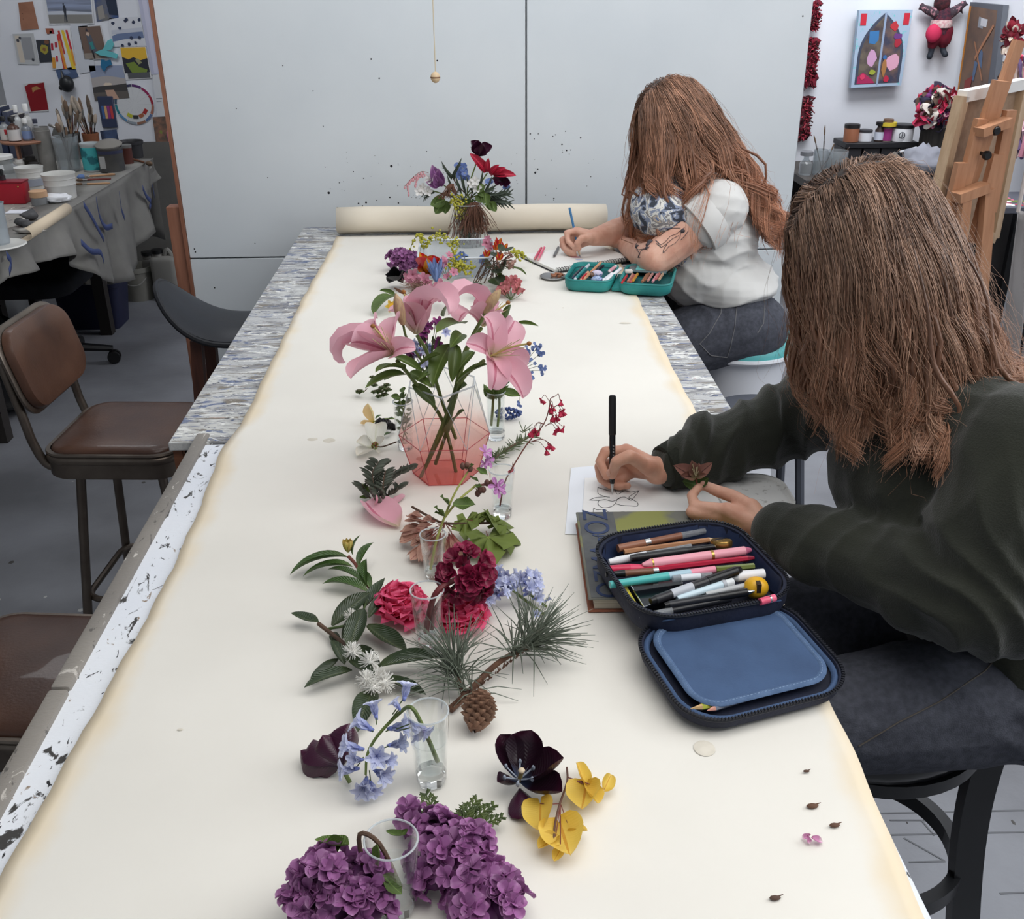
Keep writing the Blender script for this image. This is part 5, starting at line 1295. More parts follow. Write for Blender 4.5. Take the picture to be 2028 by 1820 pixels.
# ---------------------------------------------------------------- under and beside the bench
def bucket(px,py,wpx,hpx,label,col_,handle=True,lidded=False):
 p=P(px,py,0);k=mpp(p);r=wpx*k/2;h=hpx*k/math.cos(PITCH*.75)
 t=thing('bucket',label,'bucket',p);m=MB()
 m.lathe([(r*.86,0),(r*.97,h*.85),(r*1.02,h*.86),(r*1.0,h*.98),(r*1.0,h),(r*.96,h),(r*.92,h*.9),(r*.83,.01),(.001,.01)],32,0,Matrix.Translation(p));m.build('body',pm('bucket_'+label[:6],col_,.55),t)
 if handle:m=MB();m.tube(bez([p+V((-r*.98,0,h*.9)),p+V((-r*.5,-r*1.02,h*.62)),p+V((r*.4,-r*1.05,h*.55)),p+V((r*.98,0,h*.9))],18),.004,6);m.build('handle',col_mat((150,148,144)),t)
 return t
bucket(278,590,66,62,'off-white plastic bucket on the floor behind the black stool',(140,138,130))
bucket(226,612,56,95,'tall grey waste bin standing behind the blue crate',(104,102,97),False)
for i,(px,py,wp,hp,lab)in enumerate(((336,592,50,96,'white plastic jug with black cap beside the partition'),(312,584,38,84,'grey plastic jug behind the white jug'))):
 p=P(px,py,0);k=mpp(p);w_=wp*k;h=hp*k*1.08
 t=thing('jug',lab,'jug',p);m=MB();m.rbox(p+V((0,0,h*.42)),(w_,w_*.65,h*.84),.03,3);m.build('body',pm('jug_plastic_%d'%i,(150,148,142)if i==0 else(100,98,94),.5),t)
 m=MB();m.lathe([(.03,h*.82),(.026,h*.9)],16,0,Matrix.Translation(p+V((-w_*.2,0,0))));m.build('neck',pm('jug_plastic_%d'%i,(120,118,112),.5),t)
 m=MB();m.lathe([(.033,h*.89),(.033,h*.96)],16,0,Matrix.Translation(p+V((-w_*.2,0,0))));m.build('cap',col_mat((28,28,30),.4),t)
 m=MB();m.tube(bez([p+V((w_*.05,0,h*.82)),p+V((w_*.2,0,h*.95)),p+V((w_*.38,0,h*.78))],10),.014,8);m.build('handle',pm('jug_plastic_%d'%i,(120,118,112),.5),t)
 if i==0:m=MB();m.lathe([(.008,0),(.008,.002)],10,0,Matrix.Translation(p+V((w_*.3,-w_*.33,h*.3)))@Matrix.Rotation(PI/2,4,'X'));m.build('sticker',col_mat((170,40,50)),t)
# blue crate with rubbish
p=P(180,655,0);t=thing('blue_crate','dark blue plastic crate full of rubbish under the bench','crate',p)
m=MB();G=[[(p.x+x*k,p.y+.12+y*k,z)for x,y in rrect(.36,.26,.04,4)]for k,z in((.82,.0),(.97,.235),(1.05,.24),(1.05,.26),(.98,.26),(.94,.24),(.8,.01))];m.grid(G,wrap=True);m.add(G[-1],[tuple(range(len(G[-1])))]);m.build('body',pm('navy_plastic',(34,38,66),.5),t)
for i,(dx,dy,r_,c_)in enumerate(((.06,.1,.09,(150,146,138)),(-.09,.1,.08,(130,128,120)),(-.02,.16,.08,(96,92,88)),(.10,.18,.07,(140,138,132)))):
 tag(crumple(p+V((dx,dy,.16)),(r_,r_),.15,20+i).build('crumpled_paper',col_mat(c_,.9),sharp=0),('crumpled pale paper on top of rubbish in the blue crate','crumpled grey paper at left in the blue crate','dark crumpled wrapper deep in the blue crate','crumpled paper at the back of blue crate')[i],'paper','rubbish in the blue crate')
# black swivel chair under the bench
p=P(130,745,0);c=V((p.x-.12,p.y+.12,0));t=thing('office_chair','black swivel office chair pushed under the plastic-draped bench','chair',c)
M_bk=pm('black_chair_fabric',(24,25,30),.8,(32,34,42),scale=18,bump=.2,bscale=300)
m=MB();pillow(m,.48,.48,.07,.1,.02,0,Matrix.Translation(c+V((0,0,.42))));m.build('seat',M_bk,t)
m=MB();pillow(m,.46,.42,.06,.12,.03,0,Matrix.Translation(c+V((.02,.28,.64)))@Matrix.Rotation(math.radians(80),4,'X'));m.build('backrest',M_bk,t)
m=MB();m.lathe([(.03,.1),(.03,.38),(.06,.415)],16,0,Matrix.Translation(c));m.build('column',M_blackmetal,t)
for k in range(5):
 a=k*1.2566+.2;e=c+V((.31*math.cos(a),.31*math.sin(a),.075));m=MB();m.tube([c+V((0,0,.12)),e],[.03,.016],8);m.build('base_arm',M_blackmetal,t)
 m=MB()
 for s_ in(-.018,.018):m.lathe([(.03,-.009),(.032,0),(.03,.009)],16,0,Matrix.Translation(e+V((-s_*math.sin(a),s_*math.cos(a),-.043)))@Matrix.Rotation(a,4,'Z')@Matrix.Rotation(PI/2,4,'X'))
 m.build('castor',col_mat((18,18,20),.5),t)
# dark bag under the bench's near end
p=P(10,830,0);tag(crumple(V((p.x-.08,p.y+.1,0)),(.3,.22),.42,31).build('dark_bag',pm('black_bin_bag',(24,25,27),.35,bump=.4,bscale=20),sharp=0),'black plastic bag heaped on the floor behind the vintage stool','bag')
# ================================================================ THINGS ON THE TABLE
SURF=PZ+.0012  # where things rest on the paper
def rz(a):return Matrix.Rotation(math.radians(a),4,'Z')
def loft(rings,closed_bottom=True,closed_top=False):
 m=MB();m.grid(rings,wrap=True)
 if closed_bottom:m.add(rings[0],[tuple(range(len(rings[0])-1,-1,-1))])
 if closed_top:m.add(rings[-1],[tuple(range(len(rings[-1])))])
 return m
# ---- loose drawing papers and the drawing
pc=thing('drawing_pad','white drawing pad with ink flower lines beneath the drawing hand','sketch pad',P(1250,985,SURF))
q=[P(x,y,SURF)for x,y in((1158,950),(1470,935),(1500,1030),(1152,1055))]
m=MB();up=[p+V((0,0,.0035))for p in q];m.add(q+up,[(3,2,1,0),(4,5,6,7),(0,1,5,4),(1,2,6,5),(2,3,7,6),(3,0,4,7)]);m.build('pad',pm('white_drawing_paper',(240,240,238),.85),pc,smooth=False)
def D(cx,cy):return P(1100+cx/4.409,760+cy/4.409,SURF+.0040)
ink_l=[[(370,905),(375,960),(440,985),(475,990)],[(370,905),(420,920),(470,935)],[(520,930),(545,965),(600,935),(660,945),(732,932)],[(732,932),(700,975),(660,1018),(645,985),(732,932)],[(295,1015),(350,995),(440,985)],[(295,1015),(380,1018),(430,1010)],[(430,1010),(500,1025),(550,1005),(600,988),(650,1015)],[(380,1020),(372,1050),(410,1080),(480,1075),(525,1045)],[(525,1045),(570,1060),(650,1065),(715,1068),(718,1040),(690,1020),(640,995)],[(525,1045),(540,1010),(570,990)],[(330,1128),(335,1085),(360,1100),(430,1098),(470,1125)],[(520,1125),(580,1118),(650,1120)]]
m=MB()
for ln in ink_l:m.tube(bez([D(*k)for k in ln],14),.00045,4)
m.build('ink_line',col_mat((40,40,44)),pc)
q=[P(x,y,SURF)for x,y in((1131,927),(1300,912),(1270,1062),(1119,1058))]
m=MB();up=[p+V((0,0,.0007))for p in q];m.add(q+up,[(3,2,1,0),(4,5,6,7),(0,1,5,4),(1,2,6,5),(2,3,7,6),(3,0,4,7)]);tag(m.build('paper_sheet',pm('cool_white_paper',(236,240,246),.85),smooth=False),'plain white sheet sticking out left under the drawing pad','paper')
# white rounded tray at the table edge under the forearm
p=P(1492,985,SURF);t=thing('paint_tray','white rounded tray at the table edge under the near forearm','tray',p)
m=loft([[p+V((.0+x*k,.0+y*k,z))for x,y in rrect(.13,.15,.05,6)]for k,z in((.95,.0),(1.0,.004),(1.0,.010),(.95,.010),(.92,.005))],True,True);m.build('body',pm('speckled_white',(232,232,230),.4,(190,188,184),scale=90,lo=.6,hi=.68),t)

# ---- pen held by the near person
tip=V((.237,1.592,SURF+.0045));top=PY(1213,782,1.648)
d=top-tip;L_=d.length;t=thing('ink_pen','black fineliner pen held upright in the near drawing hand','pen',tip)
m=MB();m.tube([tip+d*.11,tip+d*.16,tip+d*.18,tip+d*.62],[.0035,.0052,.0056,.0056],14);m.build('barrel',pm('black_pen_plastic',(22,23,26),.25),t)
m=MB();m.tube([tip,tip+d*.02,tip+d*.035,tip+d*.11],[.0004,.0005,.0016,.0034],10);m.build('nib',pm('steel_nib',(190,190,190),.3,metal=.7),t)
m=MB();m.tube([tip+d*.60,tip+d*.61,tip+d*.965,tip+d*.99,tip+d],[.0060,.0066,.0066,.006,.004],14);m.build('cap',pm('black_cap_plastic',(28,28,30),.4),t)
m=MB()
for k in range(9):c_=tip+d*(.26+.03*k)+V((.001,-.0056,.0));m.box(c_,(.0024,.0004,.0028))
m.build('print',col_mat((170,170,168)),t)

# ---- worn old book
BT=.024;book_c=V((.290,1.362,SURF));Mb=Matrix.Translation(book_c)@rz(-1.5)
t=thing('old_book','worn green and grey clothbound book with blue lettering under the pencil case','book',book_c)
m=MB();m.rbox((0,0,.0015),(.262,.262,.003),.0012,1,0,Mb);m.build('back_cover',pm('rust_cover',(150,92,70),.7),t)
m=MB();m.rbox((.003,0,BT/2),(.25,.252,BT-.006),.001,1,0,Mb);m.build('page_block',pm('page_edges',(214,206,190),.85,(180,170,152),scale=3,stretch=(1,1,220)),t)
m=MB();m.rbox((0,0,BT-.0015),(.262,.262,.003),.0012,1,0,Mb);fcov=m.build('front_cover',pm('grey_green_cover',(112,112,104),.7,(138,140,78),scale=9,detail=7,lo=.48,hi=.55),t)
m=MB();m.box((-.098,0,BT+.0003),(.058,.256,.0006),0,Mb);m.build('cover_panel',pm('grey_cover_panel',(104,106,106),.7,(84,86,88),scale=24),fcov)
m=MB();m.prism(rrect(.06,.012,.005,3),BT+.0002,BT+.0008,0,Mb@Matrix.Translation((.085,.122,0)));m.build('yellow_label',col_mat((226,190,60)),fcov)
for txt,yy,s_,c_ in(('OZ',.094,.058,(46,62,100)),('of',.040,.03,(46,62,100)),('OZMA',-.055,.052,(46,62,100))):
 m=MB();mb_text(m,txt,s_,Mb@Matrix.Translation((-.098,yy,BT+.0011))@Matrix.Rotation(PI/2,4,'Z'),0,.0004);m.build('lettering',col_mat(c_,.6),fcov,smooth=False)

# ---- navy pencil case
M_navy=pm('navy_nylon',(30,36,58),.7,(24,28,46),scale=14,bump=.25,bscale=160)
M_blue=pm('blue_canvas',(64,88,124),.75,(56,78,112),scale=16,bump=.2,bscale=320)
M_bind=pm('blue_binding',(84,108,142),.75,(70,94,128),scale=60,bump=.3,bscale=260)
M_zip=pm('dark_zip',(26,28,36),.45)
CZ=SURF+BT+.0008;CB=Matrix.Translation((.303,1.250,CZ))@rz(13.5);CH=.042
case=thing('pencil_case','open navy zip pencil case full of pens on the old book','pencil case',(.305,1.262,CZ))
def crin(k,z,w_=.236,d_=.230,r=.060):return[CB@V((x*k,y*k,z))for x,y in rrect(w_,d_,r,8)]
m=loft([crin(.86,0),crin(.96,.006),crin(1.0,.02),crin(1.0,CH-.004),crin(.99,CH),crin(.955,CH),crin(.95,CH-.006),crin(.93,.010),crin(.90,.006)],True,True);cbase=m.build('base',M_navy,case)
m=MB();G=[]
for k_,z_ in((.945,CH-.002),(.925,CH*.6),(.90,.012)):
 G.append([CB@V((x*k_+.002*math.sin(i*2.3),y*k_+.002*math.cos(i*1.9),z_))for i,(x,y)in enumerate(rrect(.236,.230,.060,8))])
m.grid(G,wrap=True);m.build('lining',pm('blue_lining',(48,62,96),.5,(34,44,72),scale=20,bump=.5,bscale=30),cbase)
def zipper(fn,n,par,w_=.0042):
 pts=[fn(i/n)for i in range(n)]
 mt=MB();mt.tube(pts+[pts[0]],.0024,6,cap=False);mt.build('zip_tape',M_zip,par)
 mt=MB()
 for i in range(n):
  tg=(pts[(i+1)%n]-pts[i-1]).normalized();M=frame(tg,0,pts[i]);mt.box((0,0,.0022),(.0018,w_,.0022),0,M)
 o_=mt.build('zip_teeth',M_zip,par,smooth=False);o_['kind']='stuff'
def along(ring_):
 ring_=[V(p)for p in ring_];cum=[0]
 for i in range(len(ring_)):cum.append(cum[-1]+(ring_[(i+1)%len(ring_)]-ring_[i]).length)
 def f(t_):
  s_=t_*cum[-1]
  for i in range(len(ring_)):
   if cum[i+1]>=s_:u=(s_-cum[i])/max(1e-9,cum[i+1]-cum[i]);return ring_[i].lerp(ring_[(i+1)%len(ring_)],u)
  return ring_[0]
 return f
zipper(along(crin(1.005,CH)),190,cbase)
# lid half, folded open, sloping from hinge to the table
tl=math.radians(-7.5)
LB=Matrix.Translation((.337,1.078,SURF+.0285))@rz(17)@Matrix.Rotation(math.radians(6.0),4,'X')
def lrin(k,z,w_=.238,d_=.19,r=.055):return[LB@V((x*k,y*k,z))for x,y in rrect(w_,d_,r,8)]
m=loft([lrin(.93,-.016),lrin(.985,-.012),lrin(1.0,-.004),lrin(1.0,.003),lrin(.97,.003),lrin(.95,-.006),lrin(.90,-.008)],True,True);clid=m.build('lid',M_navy,case)
m=loft([lrin(.965,-.002),lrin(.93,.003),lrin(.9,-.004)],False,False);m.build('lid_lining',M_blue,clid,sharp=0)
m=loft([[LB@V((x*k,y*k+.004,z+.0015*math.sin(x*30)))for x,y in rrect(.190,.150,.035,8)]for k,z in((1.0,.003),(1.0,.0055),(.985,.0065))],True,True);m.build('lid_pocket',M_blue,clid,sharp=30)
bnd=[LB@V((x,y+.004,.0062))for x,y in rrect(.190,.150,.035,8)];m=MB();m.tube(bnd+[bnd[0]],.0052,8,cap=False,flat=.45);m.build('pocket_binding',M_bind,clid)
m=MB();st=along([LB@V((x,y+.004,.0084))for x,y in rrect(.188,.148,.034,8)])
for i in range(120):a_,b2=st(i/120),st((i+.55)/120);m.tube([a_,b2],.0005,4)
o=m.build('stitching',col_mat((128,150,180)),clid);o['kind']='stuff'
zipper(along(lrin(1.005,.003)),170,clid)
m=MB();hA,hB=CB@V((-.085,-.112,CH-.004)),CB@V((.085,-.112,CH-.004));lA,lB=LB@V((-.085,.093,.003)),LB@V((.085,.093,.003))
m.grid([[hA,hA.lerp(hB,.5),hB],[hA.lerp(lA,.5)+V((0,0,.003)),hA.lerp(hB,.5).lerp(lA.lerp(lB,.5),.5)+V((0,0,.004)),hB.lerp(lB,.5)+V((0,0,.003))],[lA,lA.lerp(lB,.5),lB]]);o=m.build('hinge_flap',M_blue,case,sharp=0);o.modifiers.new('t','SOLIDIFY').thickness=.002
def K(cx,cy,z):return P(1120+cx/3.6214,980+cy/3.6214,z)
# ---- pens
def pen(a,b_,r,label,parts,cat='pen',name='pen',group='pens in the navy case',n=12):
 """parts: (from, to, r0, r1, colour/material, partname)"""
 t=thing(name,label,cat,a,None,group);d=b_-a
 for(f0,f1,k0,k1,c_,nm)in parts:
  m=MB();m.tube([a+d*f0,a+d*f1],[r*k0,r*k1],n);m.build(nm,col_mat(c_,.3)if isinstance(c_,tuple)else c_,t)
 return t
M_clr=glass_mat('clear_pen_plastic',(220,224,228),alpha_mix=.25)
M_chrome=pm('chrome',(205,205,205),.15,metal=1.0);M_brass=pm('brass',(200,160,90),.28,metal=.9)
zt=CZ+.030
pen(K(375,385,zt),K(1000,258,zt),.0062,'bronze gel pen with clear end lying at back of navy case',[(0,.3,1,1,(150,100,76),'cap'),(.3,.36,1.05,1.05,M_chrome,'clip_ring'),(.36,.72,.9,.9,(140,92,70),'barrel'),(.72,1,.85,.7,M_clr,'refill_end')])
pen(K(420,410,zt-.002),K(1080,318,zt-.002),.0042,'tan wooden pencil lying beside the bronze gel pen',[(0,.92,1,1,wood_mat('tan_pencil',(186,136,96),(170,118,82),'x'),'shaft'),(.92,1,1,.2,(220,190,150),'tip')],'pencil','pencil',n=6)
pen(K(310,482,zt-.001),K(900,372,zt-.001),.0060,'white capped pen lying under the black ballpoint in navy case',[(0,.12,.7,1,(236,236,238),'end_cap'),(.12,.45,1,1,(226,228,232),'cap'),(.45,1,.9,.8,M_clr,'barrel')])
pen(K(470,455,zt+.004),K(1130,365,zt+.004),.0058,'black ballpoint pen with grip rings above the pink pen',[(0,.06,.9,1,(24,24,26),'end_cap'),(.06,.6,1,1,(34,35,38),'barrel'),(.6,.9,.95,.85,(20,20,22),'grip'),(.9,1,.8,.2,M_chrome,'tip')])
pen(K(550,502,zt+.008),K(1330,395,zt+.008),.0074,'fat pale pink pen lying on top in the navy case',[(0,.08,.35,1,(236,160,174),'end_cap'),(.08,.095,1.04,1.04,M_brass,'ring'),(.095,.62,1,1,(240,166,180),'cap'),(.62,.645,1.06,1.06,M_brass,'ring'),(.645,.94,.95,.92,(240,166,180),'barrel'),(.94,1,.9,.4,(196,110,140),'tip')])
pen(K(540,545,zt+.003),K(1352,452,zt+.003),.0044,'crimson pencil with gold lettering beneath the pink pen',[(0,.94,1,1,(178,30,60),'shaft'),(.94,1,1,.6,(140,24,50),'end')],'pencil','pencil',n=6)
pen(K(318,535,zt+.001),K(560,528,zt+.001),.0074,'short bright red marker at the left wall of navy case',[(0,.6,.8,1,(206,40,80),'cap'),(.6,1,1,.8,(220,60,100),'barrel')],'marker','marker')
pen(K(288,572,zt+.003),K(665,545,zt+.003),.0056,'black brush pen with a brown band in the navy case',[(0,.36,.6,1,(22,22,24),'cap'),(.36,.9,.9,.9,(120,80,60),'barrel'),(.9,1,1,1,M_chrome,'ring')])
pen(K(318,645,zt+.006),K(1072,535,zt+.006),.0064,'turquoise highlighter pen with pink clear end in navy case',[(0,.55,.85,1,(84,184,180),'cap'),(.55,.76,.95,.95,(170,200,214),'barrel'),(.76,1,.9,.85,(236,150,170),'end')])
pen(K(1080,535,zt),K(1352,512,zt),.0048,'olive green pencil stub at the right side of navy case',[(0,1,1,1,(112,124,62),'shaft')],'pencil','pencil',n=6)
pen(K(768,602,zt+.008),K(1050,578,zt+.008),.0058,'clear pen with barcode sticker lying over turquoise highlighter',[(0,.2,.8,1,M_clr,'cap'),(.2,.7,.9,.9,(220,224,230),'sticker'),(.7,1,.9,.8,M_clr,'barrel')])
pen(K(610,765,zt+.006),K(1255,535,zt+.012),.0066,'black rubber-gripped pen lying diagonally across the navy case',[(0,.05,.7,.95,(18,18,20),'end_cap'),(.05,.22,1,1,(40,40,44),'barrel'),(.22,.45,1,1,(190,194,202),'sticker'),(.45,.62,1,1,(40,40,44),'barrel'),(.62,.95,1.1,1.1,(22,22,24),'grip'),(.95,1,1,.7,(30,30,32),'tip')])
pen(K(800,745,zt+.002),K(1200,622,zt+.006),.006,'white and pale blue pen below the rubber-gripped pen',[(0,.8,.7,1,(206,226,236),'barrel'),(.8,.86,1.1,1.1,(180,184,190),'ring'),(.86,1,.95,.9,(226,230,232),'cap')])
pen(K(1190,592,zt+.002),K(1422,565,zt+.002),.0082,'white flat correction pen at the right of navy case',[(0,.15,.5,1,(228,230,232),'tip'),(.15,1,1,.9,(238,238,240),'barrel')])
pen(K(1000,715,zt),K(1285,652,zt),.005,'grey pen end showing beside the yellow ball sharpener',[(0,1,1,.8,(186,188,190),'barrel')])
pen(K(708,795,zt+.003),K(1352,690,zt+.003),.0058,'black pen with white print nearest the case hinge',[(0,.05,.7,.95,(20,20,22),'end_cap'),(.05,.6,1,1,(36,37,42),'barrel'),(.6,.92,1.05,1.0,(22,22,24),'grip'),(.92,1,.8,.3,M_chrome,'tip')])
pen(K(530,880,zt-.003),K(1180,745,zt-.003),.0055,'clear and black mechanical pencil with steel tip near the hinge',[(0,.05,.12,.25,M_chrome,'lead_tip'),(.05,.14,.3,.85,M_chrome,'cone'),(.14,.35,.9,.95,M_clr,'grip'),(.35,1,.95,.95,(26,26,30),'barrel')],'pencil','mechanical_pencil')
p=K(1118,342,zt+.006);t=thing('pencil_sharpener','round brass pencil sharpener lying among pens at the back','sharpener',p);m=MB();m.lathe([(.001,.004),(.0155,.004),(.0165,.002),(.0165,-.004),(.0155,-.006),(.001,-.006)],28,0,Matrix.Translation(p)@Matrix.Rotation(-.3,4,'X'));m.build('body',M_brass,t);m=MB();m.box((0,0,.005),(.024,.006,.002),0,Matrix.Translation(p)@Matrix.Rotation(-.3,4,'X')@rz(25));m.build('blade',M_chrome,t)
p=K(1365,665,CZ+.028);t=thing('ball_sharpener','yellow ball-shaped sharpener at right side of the navy case','sharpener',p);m=MB();m.ell(p,(.018,.016,.016),20,14);m.build('body',pm('yellow_plastic',(232,176,40),.35),t);m=MB();m.box(p+V((0,-.010,.008)),(.006,.012,.014));m.build('slot',col_mat((60,44,30)),t)
q=[K(440,660,CZ+.012),K(820,625,CZ+.012),K(850,760,CZ+.012),K(560,860,CZ+.012)];up=[p_+V((0,0,.012))for p_ in q];t=thing('tin_box','shiny black tin lying at the bottom of the navy case','tin',q[0]);m=MB();m.add(q+up,[(3,2,1,0),(4,5,6,7),(0,1,5,4),(1,2,6,5),(2,3,7,6),(3,0,4,7)]);m.build('body',pm('glossy_black_tin',(18,19,24),.12),t,smooth=False);m=MB();m.tube([p_+V((0,0,.0005))for p_ in up]+[up[0]],.0012,6);m.build('rim',M_chrome,t)
q0,q1=K(415,680,CZ+.02),K(490,810,CZ+.02);m=MB();m.rbox((0,0,0),((q1-q0).length,.012,.008),.001,1,0,frame(q1-q0,0,q0.lerp(q1,.5)));tag(m.build('eraser',pm('yellow_wrapper',(214,190,50),.5,(160,160,60),scale=50)),'yellow wrapped eraser strip at the left inside navy case','eraser')
a_,b2=K(1395,768,CZ+CH+.002),K(1500,738,CZ+CH+.002);pen(a_,b2,.0052,'pink pencil end poking over the case hinge flap',[(0,.6,1,1,(226,90,120),'eraser'),(.6,.7,1.05,1.05,M_chrome,'ferrule'),(.7,1,1,1,(240,110,140),'shaft')],'pencil','pencil')
def Lz(cx,cy):return K(cx,cy,SURF+.024)
pen(Lz(1100,1500),Lz(895,1535),.0040,'yellow pencil tip poking out under the lid pocket',[(0,.6,1,1,(176,180,70),'shaft'),(.6,1,1,.1,(206,170,120),'tip')],'pencil','pencil',n=6)
pen(Lz(1320,1455),Lz(1015,1548),.0036,'grey pencil with pink tip poking out under the lid pocket',[(0,.82,1,1,(120,124,136),'shaft'),(.82,1,1,.12,(222,160,140),'tip')],'pencil','pencil',n=6)
pen(Lz(1740,1345),Lz(1832,1300),.0044,'green pencil end at the right corner of case lid',[(0,.85,1,1,(150,160,60),'shaft'),(.85,1,.95,.9,(230,230,226),'end')],'pencil','pencil',n=6)

# ---- teal pencil case of the far person
M_teal=pm('teal_case',(44,146,142),.55,(36,130,128),scale=12,bump=.2,bscale=240);M_teal_d=pm('teal_case_lining',(30,96,98),.7)
tc=thing('pencil_case','open turquoise hard pencil case before the sketchbook','pencil case',(.43,2.935,SURF))
for i,(cx,cy,w_,d_)in enumerate(((.352,2.948,.138,.205),(.512,2.905,.150,.215))):
 Mh=Matrix.Translation((cx,cy,SURF))@rz(-15);rg_=lambda k,z:[Mh@V((x*k,y*k,z))for x,y in rrect(w_,d_,.035,6)]
 m=loft([rg_(.86,0),rg_(.95,.006),rg_(1,.02),rg_(1,.032),rg_(.97,.035),rg_(.93,.035),rg_(.91,.028),rg_(.88,.016)],True,True);half=m.build(('base','lid')[i],M_teal,tc)
 m=loft([rg_(.905,.027),rg_(.885,.0165)],False,True);m.build('lining',M_teal_d,half)
 rr_=rg_(.985,.035);m=MB();m.tube(rr_+[rr_[0]],.003,6,cap=False);m.build('zip',pm('teal_zip',(40,130,128),.5),half)
m=MB();A=Matrix.Translation((.432,2.925,SURF))@rz(-15);m.rbox((0,0,.008),(.03,.15,.012),.004,2,0,A);m.build('hinge',M_teal,tc)
A=Matrix.Translation((.512,2.935,SURF+.0335))@rz(-15);m=MB();m.rbox((0,.045,0),(.115,.09,.004),.002,1,0,A);m.build('mesh_pocket',glass_mat('grey_mesh',(120,150,156),alpha_mix=.35),tc)
m=MB();m.rbox((0,.04,.0025),(.07,.045,.002),.001,1,0,A);m.build('pocket_card',pm('aqua_card',(110,190,186),.5),tc)
def TK(cx,cy,z=.031):return P(1040+cx/6.3375,400+cy/6.3375,SURF+z)
g_='pens in the turquoise case'
for(x0,y0,x1,y1,r,c0,c1,lab)in[(590,960,730,820,.005,(34,40,54),(50,60,80),'dark pen lying leftmost in the turquoise case'),(610,985,800,790,.005,(40,130,130),(190,200,206),'teal pen with silver cap in turquoise case'),(690,990,790,880,.0045,(170,30,40),(206,150,120),'red pencil lying in turquoise case'),(730,980,950,760,.0045,(190,136,100),(206,156,120),'long tan pencil sticking up from the turquoise case'),(905,860,980,800,.005,(26,28,40),(40,44,60),'short black pen at the back of turquoise case'),(1000,1000,1200,840,.0055,(236,236,238),(226,226,230),'white pen lying rightmost in turquoise case'),(1050,880,1140,810,.006,(206,150,160),(226,206,206),'dusty pink marker in the turquoise case'),(975,990,1090,900,.005,(214,216,222),(240,240,240),'pale grey pen beside the white pen in turquoise case')]:
 pen(TK(x0,y0),TK(x1,y1,.036),r,lab,[(0,.1,.2,1,c1,'tip'),(.1,.75,1,1,c0,'barrel'),(.75,1,1,.9,c1,'end')],'pen','pen',g_)
for i,(x,y,c_,lab)in enumerate(((900,900,(206,196,216),'lilac-patterned plastic egg at the back of turquoise case'),(900,975,(170,186,214),'pale blue-patterned roll at the front of turquoise case'),(830,915,(120,90,74),'brown wooden bead lying in turquoise case'))):
 p=TK(x,y,.03);m=MB();m.ell(p,(.018 if i<2 else.009,.012 if i<2 else.009,.011 if i<2 else.009),14,10);tag(m.build('trinket',pm('trinket_%d'%i,c_,.4,(110,130,180)if i<2 else(80,60,50),scale=90,lo=.5,hi=.56)),lab,'trinket')
for i,(x,y)in enumerate(((1215,1015),(1290,1000),(1320,1010),(1350,995),(1470,1000),(1500,985),(1540,990),(1600,1000),(1640,970),(1680,975))):
 c_=[(196,40,50),(206,140,120),(190,90,90),(220,160,60),(176,120,90),(150,100,76),(206,150,140),(226,160,170),(196,110,110),(206,170,140)][i]
 pen(TK(x,y,.036),TK(x+60,y-90,.030),.0042,'%s coloured pencil butt from left in lid of turquoise case'%('first second third fourth fifth sixth seventh eighth ninth last'.split()[i]),[(0,.1,.8,1,c_,'end'),(.1,1,1,1,tuple(int(k*.85)for k in c_),'shaft')],'pencil','pencil','pencils in the turquoise case lid',6)
m=MB();m.rbox(TK(1300,870,.038),(.022,.013,.010),.002);tag(m.build('eraser',col_mat((226,222,214),.8)),'white eraser in the lid pocket of turquoise case','eraser')
# ---- sketchbook
e0,e1,e2=V((.253,3.066,SURF)),V((.504,3.189,SURF)),V((.17,3.275,SURF))
u=(e1-e0).normalized();v=V((-u.y,u.x,0));W_,H_=.285,.215;Ms=Matrix.Translation(e0)@Matrix((u,v,V((0,0,1)))).transposed().to_4x4()
t=thing('sketchbook','open spiral-bound sketchbook under the far person\'s hand','sketchbook',e0)
m=MB();m.rbox((W_/2,H_/2,.001),(W_+.006,H_+.006,.002),.0008,1,0,Ms);m.build('cover',col_mat((34,34,36),.6),t)
m=MB();m.rbox((W_/2,H_/2+.003,.0065),(W_,H_-.004,.009),.001,1,0,Ms);m.build('pages',pm('sketch_pages',(238,237,232),.85),t)
m=MB()
for k in range(30):
 x=.008+k*(W_-.016)/29;m.tube([Ms@V((x,.004+.0085*math.cos(a),.006+.0085*math.sin(a)))for a in[6.283*j/12 for j in range(13)]],.0011,5,cap=False)
o=m.build('spiral',pm('dark_wire',(60,60,64),.35,metal=.8),t)
m=MB();p=P(1141,509,SURF+.0115);m.lathe([(.018,0),(.001,.0004)],16,0,Matrix.Translation(p)@Matrix.Diagonal((1,.5,1,1)));m.build('colour_mark',col_mat((236,176,196)),t)
m=MB();p=P(1147,514,SURF+.0115);m.lathe([(.012,0),(.001,.0004)],16,0,Matrix.Translation(p)@Matrix.Diagonal((1,.6,1,1)));m.build('colour_mark',col_mat((186,196,222)),t)
ptip=P(1149,510,SURF+.0122);ptop=PY(1128,412,3.30);d=ptop-ptip
pen(ptip,ptop,.0042,'blue colouring pencil held in the far person\'s hand',[(0,.05,.1,.45,(60,70,90),'lead'),(.05,.12,.45,1,(214,180,140),'tip'),(.12,1,1,1,(66,122,170),'shaft')],'pencil','pencil',None,6)
pen(P(1058,514,SURF+.016),P(1072,491,SURF+.016),.0042,'left of two pink pencils on the sketchbook corner',[(0,.1,.4,1,(200,120,120),'tip'),(.1,1,1,1,(206,60,100),'shaft')],'pencil','pencil','pink pencils on the sketchbook',6)
